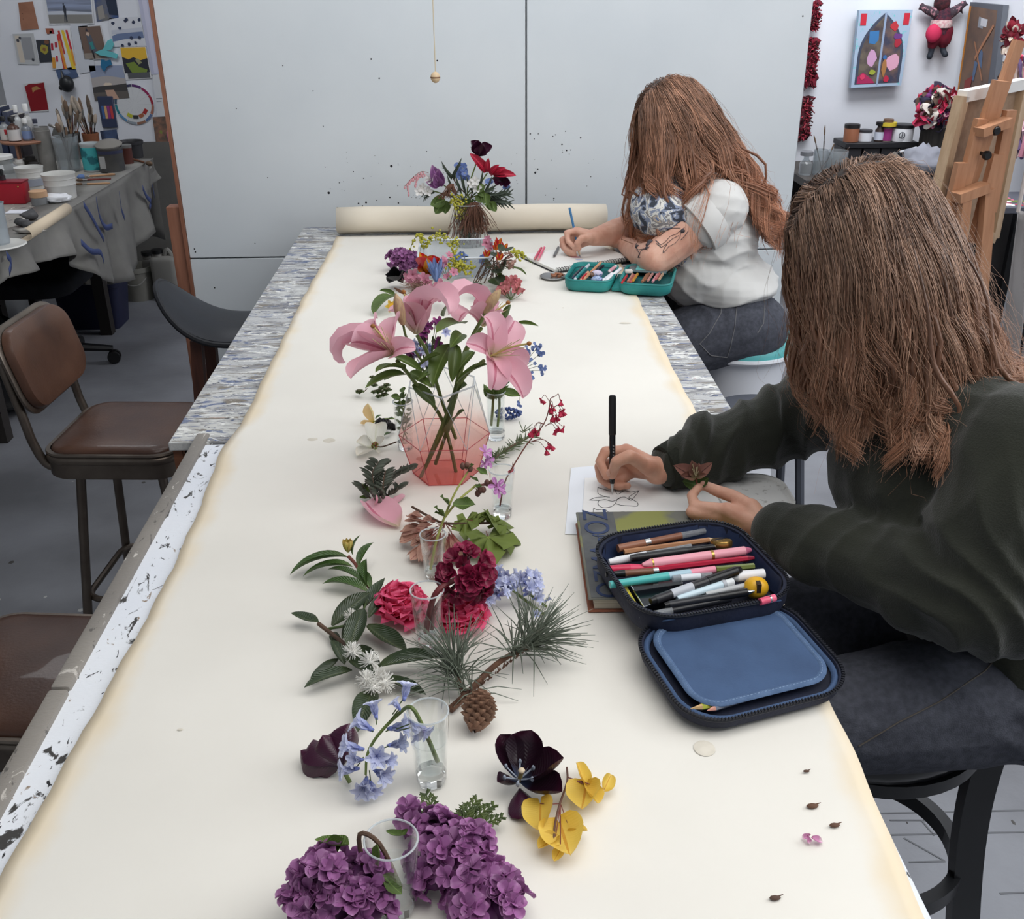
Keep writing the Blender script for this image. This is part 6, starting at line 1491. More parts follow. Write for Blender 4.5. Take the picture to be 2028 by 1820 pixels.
pen(P(1065,515,SURF+.016),P(1078,490,SURF+.016),.0042,'right of two pink pencils on the sketchbook corner',[(0,.1,.4,1,(220,150,150),'tip'),(.1,1,1,1,(236,90,130),'shaft')],'pencil','pencil','pink pencils on the sketchbook',6)
pen(P(1097,508,SURF+.016),P(1106,490,SURF+.016),.0042,'short grey crayon lying on the sketchbook page',[(0,.1,.4,1,(80,80,84),'tip'),(.1,1,1,1,(96,98,102),'shaft')],'crayon','crayon',None)
# steel dish with shavings
p=P(1095,550,SURF);t=thing('steel_dish','small steel dish holding brown pencil shavings beside the sketchbook','dish',p)
m=MB();m.lathe([(.001,0),(.034,0),(.040,.006),(.039,.007),(.033,.002),(.001,.002)],32,0,Matrix.Translation(p));m.build('dish',pm('brushed_steel',(150,150,150),.35,metal=.8),t)
for i in range(5):
 q=p+V((.012+.012*math.cos(i*1.3),.008*math.sin(i*1.3),.003));m=MB();m.grid([[q+V((.008*math.cos(a+i),.008*math.sin(a+i),h_+.001*a))for a in[k*.5 for k in range(10)]]for h_ in(0,.008)]);o=m.build('pencil_shaving',col_mat((176,120,92),.8),sharp=0);o.modifiers.new('t','SOLIDIFY').thickness=.0006
 tag(o,'curled brown pencil shaving in the small steel dish','shaving','shavings in the steel dish')

# ================================================================ GLASSES AND VASES
M_glass=glass_mat('clear_glass',(252,253,253));M_water=glass_mat('water',(250,252,252),ior=1.2)
M_glassb=pm('thick_glass',(255,255,255),.02,trans=1.0,ior=1.42)
def tumbler(px,py,top_y,r_top,label,facets=True,water=.6,rb=.72,h=None):
 p=P(px,py,SURF);h=h or(PY(px,top_y,p.y).z-p.z)
 t=thing('shot_glass',label,'glass',p);n=40;hb=h*.17
 def rad(z):return r_top*(rb+(1-rb)*(z/h))
 m=MB();T_=Matrix.Translation(p)
 m.lathe([(rad(0)*.98,hb*.2),(rad(hb),hb),(rad(h*.5),h*.5),(rad(h),h-.001),(rad(h)-.0008,h),(rad(h)-.0018,h-.001),(rad(h*.5)-.002,h*.5),(rad(hb)-.0022,hb*1.25),(.0005,hb*1.1)],n,0,T_);m.build('glass_wall',M_glass,t)
 m=MB();k=8 if facets else 32;m.lathe([(rad(0)*.86,0.0),(rad(0)*.99,.003),(rad(hb)*.99,hb*.95),(rad(hb)*.7,hb)],k,0,T_);m.build('glass_base',M_glassb,t,sharp=25)
 m=MB();rim=[p+V((rad(h)*math.cos(a)-.0008*math.cos(a),rad(h)*math.sin(a)-.0008*math.sin(a),h))for a in[6.283*j/40 for j in range(41)]];m.tube(rim,.0011,6,cap=False);m.build('rim',glass_mat('glass_rim',(236,240,242),alpha_mix=.35),t)
 if water:
  zw=h*water;m=MB();m.lathe([(rad(hb)-.003,hb*1.3),(rad(zw)-.0026,zw),(rad(zw)-.0006,zw+.0012),(rad(zw)-.004,zw),(.0005,zw)],n,0,T_);m.build('water',M_water,t)
 return p,h,t
G1=tumbler(785,1800,1662,.0265,'shot glass with drooping purple lilac at the front of table')
G2=tumbler(855,1548,1408,.0235,'faceted shot glass holding the arched bluebell stem')
G3=tumbler(851,1278,1168,.0235,'shot glass holding the dark crimson flower between pink carnations')
G4=tumbler(861,1142,1058,.0205,'narrow shot glass holding the long green forked stem')
G5=tumbler(995,1022,930,.0220,'shot glass holding the arching coral bell stem')
G6=tumbler(983,868,775,.0195,'tall cylindrical glass with two green stems behind the pink vase',False,.88,.85)
G7=tumbler(803,888,795,.0200,'tall glass of leafy green sprigs left of the pink vase',True,.5)
# pink faceted vase
def pink_mat(name='pink_glass'):
 m=bpy.data.materials.new(name);m.use_nodes=True;N=m.node_tree.nodes;L=m.node_tree.links;N.remove(N['Principled BSDF'])
 tc=N.new('ShaderNodeTexCoord');sp=N.new('ShaderNodeSeparateXYZ');L.new(tc.outputs['Object'],sp.inputs[0])
 mr=N.new('ShaderNodeMapRange');mr.inputs[1].default_value=SURF+.02;mr.inputs[2].default_value=SURF+.16;L.new(sp.outputs['Z'],mr.inputs[0])
 r=N.new('ShaderNodeValToRGB');r.color_ramp.elements[0].color=rgb((246,198,194));r.color_ramp.elements[1].color=rgb((250,250,250));r.color_ramp.elements[1].position=.85
 e=r.color_ramp.elements.new(.45);e.color=rgb((249,220,214));L.new(mr.outputs[0],r.inputs['Fac'])
 t_=N.new('ShaderNodeBsdfTransparent');L.new(r.outputs['Color'],t_.inputs['Color']);g_=N.new('ShaderNodeBsdfGlossy');g_.inputs['Roughness'].default_value=.03
 fr=N.new('ShaderNodeLayerWeight');fr.inputs['Blend'].default_value=.5;pw=N.new('ShaderNodeMath');pw.operation='POWER';pw.inputs[1].default_value=3;L.new(fr.outputs['Facing'],pw.inputs[0])
 ad=N.new('ShaderNodeMath');ad.operation='MULTIPLY_ADD';ad.inputs[1].default_value=.5;ad.inputs[2].default_value=.03;L.new(pw.outputs[0],ad.inputs[0])
 mx=N.new('ShaderNodeMixShader');L.new(ad.outputs[0],mx.inputs[0]);L.new(t_.outputs[0],mx.inputs[1]);L.new(g_.outputs[0],mx.inputs[2]);L.new(mx.outputs[0],N['Material Output'].inputs['Surface']);return m
VP=P(882,957,SURF);VP.y+=.045;VH=.178
vase=thing('pink_vase','faceted pink-tinted glass vase holding pink lilies','vase',VP)
def hexa(r,z,ph,sq=1.0):return[VP+V((r*math.cos(ph+k*PI/3),r*math.sin(ph+k*PI/3)*sq,z))for k in range(6)]
topr=[p+V((0,0,.008*math.cos(k*PI/3*3)*0+(.006 if k%2 else-.002)))for k,p in enumerate(hexa(.066,VH,-PI/2))]
mid=hexa(.083,VH*.44,-PI/2+PI/6);bot_=hexa(.060,.0,-PI/2+PI/6)
def vshell(s_,z0):
 sc=lambda ps:[V((VP.x+(p.x-VP.x)*s_,VP.y+(p.y-VP.y)*s_,max(p.z,VP.z+z0)))for p in ps]
 return sc(topr),sc(mid),sc(bot_)
m=MB()
for s_,z0,fl in((1,0,0),):
 a_,b2,c_=vshell(s_,z0);vs=a_+b2+c_;fs=[]
 for k in range(6):
  k2=(k+1)%6;fs+=[(k,k2,6+k),(6+k,k2,6+k2),(6+k,6+k2,12+k2,12+k)]
 fs.append(tuple(12+k for k in range(6)));m.add(vs,fs)
m.build('glass_wall',pink_mat(),vase,smooth=False)
m=MB();M_pedge=glass_mat('pink_glass_edge',(226,120,130),alpha_mix=.3)
for k in range(6):
 k2=(k+1)%6
 for a_,b2 in((mid[k],bot_[k]),(bot_[k],bot_[k2]),(mid[k],mid[k2])):m.tube([a_,b2],.0008,5)
m.build('facet_edge',M_pedge,vase)
m=MB()
for k in range(6):
 k2=(k+1)%6;m.tube([topr[k],topr[k2]],.0016,6);m.tube([topr[k],mid[k]],.0008,5);m.tube([topr[k2],mid[k]],.0008,5)
m.build('rim',glass_mat('glass_rim',(236,240,242),alpha_mix=.35),vase)
wz=VH*.40;m=MB();ps=[VP+(p-VP).lerp(V(),0)for p in hexa(.078,wz,-PI/2+PI/6)];m.add(ps,[tuple(range(6))]);m.build('water',M_water,vase)
# clear plastic box, back vase
p0=P(905,556,SURF);t=thing('plastic_box','clear plastic food box filled with small cut flowers','box',p0);cx,cy=p0.x,p0.y+.12
M_box=glass_mat('clear_box_plastic',(232,236,240),alpha_mix=.10)
rgx=lambda k,z:[(cx+x*k,cy+y*k,SURF+z)for x,y in rrect(.225,.23,.03,5)]
m=loft([rgx(.86,.001),rgx(.9,.006),rgx(.98,.06),rgx(1.03,.064),rgx(1.03,.069),rgx(.975,.066),rgx(.88,.008)],True,False);m.build('box_wall',M_box,t)
rr_=rgx(1.03,.068);m=MB();m.tube(rr_+[rr_[0]],.003,6,cap=False);m.build('rim',pm('milky_rim',(214,220,226),.3),t)
BVP=P(928,486,SURF);BVP.y+=.02;kb=mpp(BVP);BVH=78*kb*1.05;BVR=38*kb
t=thing('glass_vase','clear cylindrical vase with tangled brown roots before the paper roll','vase',BVP);T_=Matrix.Translation(BVP)
m=MB();m.lathe([(BVR*.94,0),(BVR,.004),(BVR,BVH),(BVR-.003,BVH),(BVR-.0035,.012),(.0005,.011)],36,0,T_);m.build('glass_wall',M_glass,t)
m=MB();m.tube([BVP+V((BVR*math.cos(a),BVR*math.sin(a),BVH))for a in[6.283*j/36 for j in range(37)]],.0016,6,cap=False);m.build('rim',glass_mat('glass_rim',(236,240,242),alpha_mix=.35),t)
m=MB();m.lathe([(BVR-.005,.013),(BVR-.005,BVH*.62),(.0005,BVH*.62)],32,0,T_);m.build('water',M_water,t)
# ================================================================ PLANTS: builders
BM={}
def blade(key,mat_,ratio=.35,a=1.0,b=.8,curl=0.0,cup=0.1,wave=0.0,n=8,m=4,twist=0.0,tipcurl=0.0,basew=.12,tipw=0.0,heart=0.0,rd=False):
 """leaf or petal of unit length along +X; ratio = width / length"""
 if rd and a<1 and not heart:a=1/a
 k_=(key,mat_.name)
 if k_ in BM:return BM[k_]
 mb=MB();bl=[];th=0;pos=V((0,0,0));rows=[]
 for i in range(n+1):
  t=i/n if not rd else.5-.5*math.cos(PI*i/n)
  th=curl*(t-.5)+(tipcurl*max(0,(t-.55)/.45)**1.5 if tipcurl else 0)
  if i:pos=pos+V((math.cos(th),0,math.sin(th)))*(t-tprev)
  tprev=t
  ta=min(1,max(0,t))**a
  w_=ratio/2*max(basew*(1-t)+tipw*t,(max(0.0,1-abs(2*ta-1)**2.3)**.55 if rd else max(0.0,math.sin(PI*ta))**b))
  nz=V((-math.sin(th),0,math.cos(th)));tw=twist*t
  row=[]
  for j in range(-m,m+1):
   y=j/m;wv=wave*math.sin(t*9+(2.1 if j>0 else 0))*abs(y)**1.5
   off=cup*w_*(y*y)*2+wv*ratio
   q=pos+V((-heart*abs(y)*(1-t)**3,y*w_,0))+nz*off
   q=V((q.x,q.y*math.cos(tw)-q.z*math.sin(tw),q.y*math.sin(tw)+q.z*math.cos(tw)))
   row.append(q);bl.append((t,y,0))
  rows.append(row)
 tip=rows[-1][m].copy();L_=tip.length or 1;al=math.atan2(tip.z,tip.x);Rr=Matrix.Rotation(al,3,'Y')
 rows=[[(Rr@q)/L_ for q in r]for r in rows]
 mb.grid(rows);mb.bl=bl
 me=mb.mesh(key,mat_,0);BM[k_]=me;return me
def put(t,me,A,B,up=(0,0,1),roll=0.0,ws=1.0,name='leaf',hs=1.0):
 """lay a unit piece from A to B"""
 A,B=V(A),V(B);L_=(B-A).length
 M=parent_world(t).inverted()@frame(B-A,roll,A,up)@Matrix.Diagonal((L_,L_*ws,L_*hs,1))
 return inst(name,me,t,M)
def putZ(t,me,pos,d,s,roll=0.0,name='floret'):
 M=parent_world(t).inverted()@frameZ(d,roll,pos)@Matrix.Scale(s,4);return inst(name,me,t,M)
def stem(t,pts,r,mat_,n=7,name='stem',seg=14,r1=None):
 pts=bez(pts,seg)if len(pts)>2 else[V(p)for p in pts]
 m=MB();k=len(pts);rs=[r+((r1 if r1 is not None else r)-r)*i/(k-1)for i in range(k)]
 m.tube(pts,rs,n);return m.build(name,mat_,t)
def crop(ox,oy,s):return lambda cx,cy,z=None,y=None:(PY(ox+cx/s,oy+cy/s,y)if y is not None else P(ox+cx/s,oy+cy/s,SURF+(z or 0)))
C1=crop(660,540,3.957);C2=crop(660,780,4.056);C3=crop(560,1000,3.38);C4=crop(560,1360,2.982);C5=crop(680,720,9.1);C6=crop(740,460,5.965);C7=crop(940,640,7.0);C8=crop(640,250,4.55);CH_=crop(1100,760,4.409)
def radial(name,mat_,n,ratio,spread,curl,cup=.2,a=.7,b=.6,tube=0.0,tubemat=None,ph=0.0,extra=None,wave=0.0):
 """small flower of n petals around +Z, unit radius, single mesh"""
 if name in BM:return BM[name]
 pe=blade('_'+name,mat_,ratio,a,b,curl,cup,wave,6,2,rd=True);mb=MB();bl=[]
 co=[v.co.copy()for v in pe.vertices];fa=[tuple(p.vertices)for p in pe.polygons];at=[tuple(d_.vector)for d_ in pe.attributes['bl'].data]
 for k in range(n):
  M=Matrix.Rotation(6.2832*k/n+ph,4,'Z')@Matrix.Rotation(-spread,4,'Y');mb.add(co,fa,0,M);bl+=at
 if tube:
  mb.tube([(0,0,-tube),(0,0,0.02)],[.08,.14],6,1);bl+=[(0,0,0)]*(len(mb.v)-len(bl))
 if extra:
  mb.ell((0,0,extra[0]),extra[0]*1.2,7,5,1);bl+=[(0,0,0)]*(len(mb.v)-len(bl))
 mb.bl=bl;BM[name]=mb.mesh(name,[mat_]+([tubemat]if tubemat else[]),0);return BM[name]
M_stem=pm('green_stem',(112,128,66),.5,(92,108,56),scale=30);M_stemd=pm('dark_green_stem',(70,88,44),.5);M_twig=pm('brown_twig',(98,74,58),.75,(76,58,46),scale=40,bump=.3,bscale=120)
M_redstem=pm('red_brown_stem',(124,70,60),.6);M_ystem=pm('yellow_green_stem',(158,160,84),.5)
M_leafg=blade_mat('leaf_green',(84,106,48),(92,116,54),(100,120,60),.42,.2,.35)
M_leafd=blade_mat('leaf_dark_glossy',(52,66,42),(58,72,44),(70,82,50),.28,.1,.4,ribc=(74,84,52),spec=.6)
M_leafm=blade_mat('leaf_mid_glossy',(66,92,44),(78,104,52),(90,112,58),.3,.15,.35,spec=.6)
M_lilac=blade_mat('lilac_petal',(156,98,150),(184,136,178),(104,48,100),.5,.25,0,vary=.25,ribw=0)
M_lilact=pm('lilac_tube',(84,34,84),.6)
M_tulip=blade_mat('black_tulip_petal',(62,20,46),(74,24,52),(26,14,30),.32,.12,.1,vary=.1,ribw=0,spec=.6)
M_tulipc=blade_mat('black_tulip_centre',(34,12,26),(60,18,40),(70,88,120),.35,.1,.1,vary=.05,ribw=0,spec=.5,basefrac=.28)
M_bell=blade_mat('bluebell_petal',(206,211,238),(224,228,246),(172,180,224),.5,.3,0,vary=.12,ribc=(150,160,214))
M_yel=blade_mat('yellow_leaf',(236,202,92),(240,208,112),(220,180,66),.5,.35,.15,vary=.08,ribc=(214,160,60))
M_pink=blade_mat('lily_petal',(238,184,198),(244,198,210),(214,200,168),.45,.3,.0,vary=.05,ribw=.0016,ribc=(206,124,146))
M_carn=blade_mat('carnation_petal',(236,66,112),(246,104,146),(196,36,78),.5,.3,0,vary=.12,ribw=0)
M_crim=blade_mat('crimson_petal',(132,28,62),(166,44,86),(70,12,34),.4,.2,.1,vary=.25,ribw=0)
M_white=blade_mat('white_bract',(240,238,228),(238,232,216),(222,226,190),.5,.2,.2,vary=.03,ribc=(228,228,208))
M_samara=blade_mat('samara_wing',(196,150,132),(210,170,150),(170,76,80),.6,.25,.2,vary=.18,ribc=(150,90,86))
M_hebe=blade_mat('hebe_leaf',(88,94,82),(100,98,88),(72,80,68),.45,.08,0,vary=.15,ribc=(90,92,84))
M_coral=blade_mat('coral_bell',(206,48,84),(222,70,104),(180,30,66),.5,.3,0,vary=.15,ribw=0)
M_mauve=blade_mat('mauve_petal',(196,136,192),(212,160,206),(150,84,140),.5,.3,0,vary=.1)
M_maple=blade_mat('maple_leaf',(112,128,56),(104,118,52),(120,136,66),.5,.2,.0,vary=.1)
lilac_f=radial('lilac_floret',M_lilac,4,.86,math.radians(12),-.5,.35,.62,.55,.5,M_lilact)
def lilac(t,blobs,n,size,seed):
 rg=random.Random(seed);tot=sum(b_[1]**2 for b_ in blobs)
 for(c,r,sq)in blobs:
  for i in range(max(4,int(n*r*r/tot))):
   d=V((rg.gauss(0,1),rg.gauss(0,1),rg.gauss(0,1)+.35)).normalized()
   if d.z<-.55:d.z*=-1
   k=rg.uniform(.78,1.05);p=c+V((d.x*r*k,d.y*r*k,d.z*r*sq*k))
   if p.z<SURF+.003:p.z=SURF+rg.uniform(.003,.008)
   dd=(d+V((rg.uniform(-.4,.4),rg.uniform(-.4,.4),rg.uniform(-.1,.5)))).normalized()
   putZ(t,lilac_f,p,dd,size*rg.uniform(.8,1.15),rg.uniform(0,6))
  m=MB();m.ell(c,(r*.6,r*.6,r*sq*.6),12,8);m.build('floret_core',M_lilact,t)
# ---------------------------------------------------------------- 1 lilacs
t=thing('lilac_sprig','drooping purple lilac cluster with green leaves in front glass','lilac',C4(360,1150))
lg=blade('lilac_leaf',M_leafg,.62,.75,.7,.5,.25,.03,8,4)
c0=C4(350,1150,.050);lilac(t,[(c0+V((-.016,.004,.002)),.026,.85),(c0+V((.018,.0,.0)),.026,.9),(c0+V((.0,-.020,-.008)),.028,.8),(c0+V((-.032,-.012,-.012)),.020,.8),(c0+V((.028,-.026,-.012)),.022,.8)],105,.0152,3)
gp=G1[0];stem(t,[gp+V((.006,0,.03)),gp+V((-.012,.004,G1[1]*.9)),gp+V((-.03,.004,G1[1]+.004)),c0+V((.02,.01,.01))],.0024,M_twig)
for(x0,y0,z0,x1,y1,z1,rl)in[(390,935,.075,190,900,.07,.4),(360,900,.08,230,990,.06,-.5),(560,930,.09,560,1075,.07,.9),(590,1110,.07,705,1225,.05,.3),(560,1090,.06,640,1180,.05,-.6),(400,1300,.02,250,1372,.012,.2),(560,1300,.025,690,1372,.02,-.3),(200,1330,.02,70,1372,.012,0),(470,1290,.03,520,1390,.02,.5),(700,880,.085,610,850,.08,.3),(700,870,.085,740,840,.09,.8)]:
 put(t,lg,C4(x0,y0,z0),C4(x1,y1,z1),roll=rl)
t=thing('lilac_sprig','long purple lilac panicle lying on the paper beside the front glass','lilac',C4(1010,1000))
bl_=[(C4(780,765,.02),.013,1),(C4(850,830,.024),.020,1),(C4(930,920,.026),.026,.9),(C4(1040,985,.030),.032,.85),(C4(1110,960,.030),.024,.9),(C4(900,1010,.028),.026,.9),(C4(900,1130,.022),.022,.8),(C4(1080,1130,.026),.030,.8),(C4(1180,1220,.026),.031,.85),(C4(1270,1170,.024),.022,.9),(C4(1280,1290,.024),.026,.9),(C4(1170,1330,.022),.032,.8)]
lilac(t,bl_,190,.0142,5);stem(t,[C4(720,740,.01),C4(900,950,.02),C4(1200,1300,.02)],.002,M_twig)
# ---------------------------------------------------------------- 2 cypress sprig
t=thing('cypress_sprig','small green cypress sprig lying behind the purple lilac','conifer sprig',C4(960,860));M_cyp=pm('cypress_green',(84,98,48),.6,(60,74,38),scale=90);rg=random.Random(2)
def frond(A,B,n,L0,r=.0011):
 m=MB();d=B-A;m.tube([A,A.lerp(B,.5)+V((0,0,.003)),B],[r*1.3,r*1.1,r*.8],5);side=V((-d.y,d.x,0)).normalized()
 for i in range(n):
  f=(i+.5)/n;p=A.lerp(B,f)+V((0,0,.003*math.sin(PI*f)))
  for s_ in(-1,1):
   dd=(d.normalized()*.75+side*s_*.8+V((0,0,rg.uniform(-.1,.25)))).normalized();L_=L0*(1-.65*f)*rg.uniform(.8,1.1);q=p+dd*L_;m.tube([p,p.lerp(q,.6),q],[r,r*1.15,r*.6],5)
   for k in(.35,.6,.82):
    for s2 in(-1,1):
     sd=(dd*.7+V((-dd.y,dd.x,0))*s2*.75+V((0,0,rg.uniform(0,.2)))).normalized();pp=p.lerp(q,k);m.tube([pp,pp+sd*L_*.34],[r,r*.7],4)
 return m
for(x0,y0,x1,y1,n,L_)in[(970,900,840,630,9,.020),(985,890,930,720,6,.016),(990,880,1150,670,9,.020),(1000,890,1250,700,10,.020),(1000,900,1300,770,10,.018),(980,900,1180,850,8,.016),(960,890,1070,760,7,.016),(950,860,770,700,7,.012)]:
 frond(C4(x0,y0,.008),C4(x1,y1,.012+rnd.uniform(0,.008)),n,L_).build('frond',M_cyp,t)
# ---------------------------------------------------------------- 3 black tulips
t=thing('black_tulip','wide open near-black tulip with blue-white star centre','tulip',C4(1420,580))
ctr=C4(1395,560,.014);tp=blade('tulip_petal',M_tulipc,.78,.62,.55,.9,.35,.01,8,4,rd=True)
for(x,y,z,ws,rl)in[(1285,280,.046,.80,.1),(1470,255,.050,.95,-.1),(1660,420,.042,1.0,-.2),(1650,620,.022,.95,-.1),(1265,560,.030,.85,.1)]:
 B_=C4(x,y,z);put(t,tp,ctr,B_,up=(V((0,0,1))+(ctr-B_).normalized()*.5),roll=rl,ws=ws,name='petal')
put(t,blade('tulip_petal_out',M_tulip,.72,.62,.55,-.5,-.25,0,8,4,rd=True),C4(1400,600,.010),C4(1435,775,.008),ws=1.1,name='petal')
m=MB();rg=random.Random(4)
for k in range(6):
 a=k*1.047+.4;m.tube([ctr+V((0,0,.003)),ctr+V((.016*math.cos(a),.016*math.sin(a),.012))],[.0012,.0010],5);m.ell(ctr+V((.018*math.cos(a),.018*math.sin(a),.013)),(.0022,.0022,.004),6,5)
m.build('stamens',col_mat((150,158,172),.6),t)
m=MB();m.tube([ctr,ctr+V((.003,-.001,.016))],.0026,8);m.build('pistil',col_mat((140,124,76)),t);m=MB();m.ell(ctr+V((.003,-.001,.017)),(.0042,.0042,.003),8,6);m.build('stigma',col_mat((214,196,168)),t)
t=thing('black_tulip','dark purple tulip lying on its side with short green stem','tulip',C4(300,450))
bs=C4(350,475,.016);tq=blade('tulip_petal_side',M_tulip,.80,.60,.5,.7,.45,0,8,4,rd=True)
for(x,y,z,ux,ws,rl)in[(105,375,.020,(-.2,-.6,.9),.8,.4),(235,285,.040,(.1,-.5,.9),1.0,.1),(395,215,.050,(.5,-.4,.7),.85,-.2),(150,440,.012,(0,-.8,.6),.9,.3),(330,250,.034,(0,.7,.5),1.0,0),(180,310,.024,(-.3,.6,.5),1.0,0)]:
 put(t,tq,bs,C4(x,y,z),up=-V(ux),roll=rl,ws=ws,name='petal')
stem(t,[bs,C4(372,520,.010),C4(397,565,.005)],.0026,M_stem)
# ---------------------------------------------------------------- 4 yellow leaf sprig
t=thing('yellow_leaf_sprig','sprig of small yellow heart-shaped leaves right of black tulip','leaf sprig',C4(1640,700))
yl=blade('yellow_heart',M_yel,.95,.72,.55,.35,.3,.03,8,4,heart=.18,rd=True)
stem(t,[C4(1678,478,.006),C4(1680,560,.012),C4(1640,680,.014),C4(1610,800,.014),C4(1600,900,.012)],.0013,pm('dark_stem',(96,66,56),.6))
for(x0,y0,x1,y1,z,ws,rl)in[(1785,570,1738,448,.012,.45,.3),(1790,580,1765,722,.016,1.0,.2),(1800,585,1860,690,.014,.8,-.4),(1900,605,1940,518,.014,.7,.5),(1520,690,1515,852,.016,.85,.3),(1635,805,1695,992,.018,1.0,.2),(1700,850,1800,850,.016,.9,-.5),(1610,890,1508,955,.012,.8,.1),(1640,960,1600,1030,.010,.8,-.2)]:
 put(t,yl,C4(x0,y0,.012),C4(x1,y1,z),roll=rl,ws=ws);stem(t,[C4(x0,y0,.012),C4(x0*.6+1640*.4,y0*.6+700*.4,.015),C4(1640,690,.014)]if y0>650 else[C4(x0,y0,.012),C4(x0*.5+1690*.5,y0*.4+545*.6,.014),C4(1684,535,.012)],.0006,M_redstem,5)
# ---------------------------------------------------------------- 5 bluebells
bell_f=radial('bluebell',M_bell,6,.42,math.radians(50),-1.7,.3,1.0,.5,.25,pm('bell_tube',(126,138,200),.6))
t=thing('bluebell','arched pale bluebell stem bending out of the faceted shot glass','bluebell',G2[0]);gp,gh=G2[0],G2[1]
zt_=gh;sp_=[gp+V((.008,0,.03)),gp+V((-.004,0,gh*.7)),gp+V((-.018,.002,gh+.004)),C4(680,165,.085),C4(560,290,.062),C4(500,400,.045),C4(490,520,.03)]
stem(t,sp_,.0028,M_stem,r1=.0014,seg=28)
for(x,y,z,dx,dy,dz,s_)in[(720,60,.10,.2,.5,.8,.014),(690,130,.095,-.5,.3,.6,.010),(765,215,.086,.3,-.4,-.2,.015),(800,230,.086,.6,-.4,-.3,.013),(550,170,.072,-.2,.5,.8,.014),(510,245,.066,-.6,.2,.3,.017),(645,245,.066,.6,-.1,.2,.016),(450,365,.05,-.7,-.1,.3,.017),(555,405,.046,.1,-.6,.4,.016),(640,345,.052,.7,-.2,.3,.014),(425,485,.035,-.7,-.2,.1,.015),(490,555,.022,-.1,-.8,.0,.016),(555,500,.03,.5,-.5,.1,.015),(520,570,.018,.3,-.8,-.1,.013),(460,430,.045,-.5,-.4,.4,.012),(600,440,.04,.5,-.3,.3,.011)]:
 p=C4(x,y,z);putZ(t,bell_f,p,V((dx,dy,dz)),s_*1.45,x,'bell');stem(t,[p,p.lerp(sp_[4]if y<330 else sp_[5],.45)],.0007,M_stemd,5,'pedicel')
t=thing('bluebell','pale bluebells lying on the paper behind the pine branch','bluebell',C3(1530,560));rg=random.Random(11)
stem(t,[C3(1760,740,.004),C3(1600,620,.008),C3(1480,530,.012),C3(1400,560,.01)],.0022,M_stem);stem(t,[C3(1765,680,.004),C3(1640,590,.010)],.002,M_stem)
for i in range(30):
 x=rg.uniform(1345,1725);y=575-60*math.sin((x-1345)/380*PI)+rg.uniform(-50,75);z=rg.uniform(.012,.035);putZ(t,bell_f,C3(x,y,z),V((rg.uniform(-.8,.8),rg.uniform(-.9,.1),rg.uniform(.1,1))),rg.uniform(.016,.021),i,'bell')
putZ(t,bell_f,C3(1685,740,.008),V((.2,-.5,.6)),.012,0,'bell');putZ(t,bell_f,C3(1765,640,.012),V((.6,.2,.4)),.009,0,'bell')
# ---------------------------------------------------------------- 6 pine branch and cone
t=thing('pine_branch','pine branch with long grey-green needles lying on the paper','pine branch',C3(1400,1080));M_need=pm('pine_needle',(112,120,106),.5,(90,98,84),scale=70);M_bark=pm('pine_bark',(112,80,62),.85,(84,58,46),scale=60,bump=.6,bscale=200)
stem(t,[C3(1120,1370,.006),C3(1240,1260,.010),C3(1350,1140,.016),C3(1480,1030,.022),C3(1680,930,.030)],.0052,M_bark,9,'branch',20,.0032);stem(t,[C3(1215,1285,.01),C3(1170,1160,.02),C3(1130,1060,.028)],.0036,M_bark,8,'branch',r1=.0022)
rg=random.Random(6);m=MB()
for k in range(70):
 f=rg.random();p=C3(1120+560*f,1370-440*f,.008+.022*f);m.tube([p,p+V((rg.uniform(-.004,.004),rg.uniform(-.004,.004),rg.uniform(.003,.008)))],[.0014,.0004],4)
m.build('bark_scale',M_bark,t)['kind']='stuff'
def tuft(pts,cdir,n,L0,wid):
 m=MB()
 for i in range(n):
  p=V(rg.choice(pts))+V((rg.uniform(-.006,.006),rg.uniform(-.006,.006),rg.uniform(-.003,.004)))
  d=(V(cdir)*rg.uniform(.4,1)+V((rg.gauss(0,wid),rg.gauss(0,wid),rg.gauss(.28,.35)))).normalized();L_=L0*rg.uniform(.7,1.1)
  e=p+d*L_;
  if e.z<SURF+.002:e.z=SURF+.002
  mid_=p.lerp(e,.5)+V((0,0,.006));m.tube([p,mid_,e],[.0009,.0009,.0003],4)
 o_=m.build('needles',M_need,t);o_['kind']='stuff'
tuft([C3(1560,985,.028),C3(1620,955,.03),C3(1680,930,.032)],(.55,.35,.1),110,.085,.55);tuft([C3(1640,940,.03),C3(1690,925,.032)],(.9,-.25,.0),45,.085,.4)
tuft([C3(1170,1150,.022),C3(1150,1100,.026),C3(1130,1060,.03)],(-.15,.55,.25),95,.08,.6);tuft([C3(1200,1230,.014),C3(1160,1130,.02)],(-.9,-.1,.0),32,.075,.35);tuft([C3(1250,1240,.014)],(.3,-.5,.0),8,.06,.4)
pc_=C3(1310,1385,.026);t=thing('pine_cone','open brown pine cone beside the base of pine branch','pine cone',pc_)
ax=V((.22,.75,.62)).normalized();m=MB();m.tube([pc_-ax*.022,pc_,pc_+ax*.020],[.008,.012,.004],10);m.build('core',M_bark,t)
M_scale=blade_mat('cone_scale',(132,98,78),(150,116,92),(70,46,36),.7,.0,.3,vary=.2,ribw=0);sc_=blade('cone_scale',M_scale,.95,2.0,.45,.5,.4,0,4,2)
q=ax.to_track_quat('Z','Y').to_matrix()
for i in range(72):
 f=(i+.5)/72;a=i*2.39996;r_=.022*math.sin(PI*(.12+.80*f))**.8;h_=-.024+.046*f
 base=pc_+q@V((.25*r_*math.cos(a),.25*r_*math.sin(a),h_-.003));tip_=pc_+q@V((r_*1.08*math.cos(a),r_*1.08*math.sin(a),h_+.006))
 put(t,sc_,base,tip_,up=ax,ws=.85,name='scale')
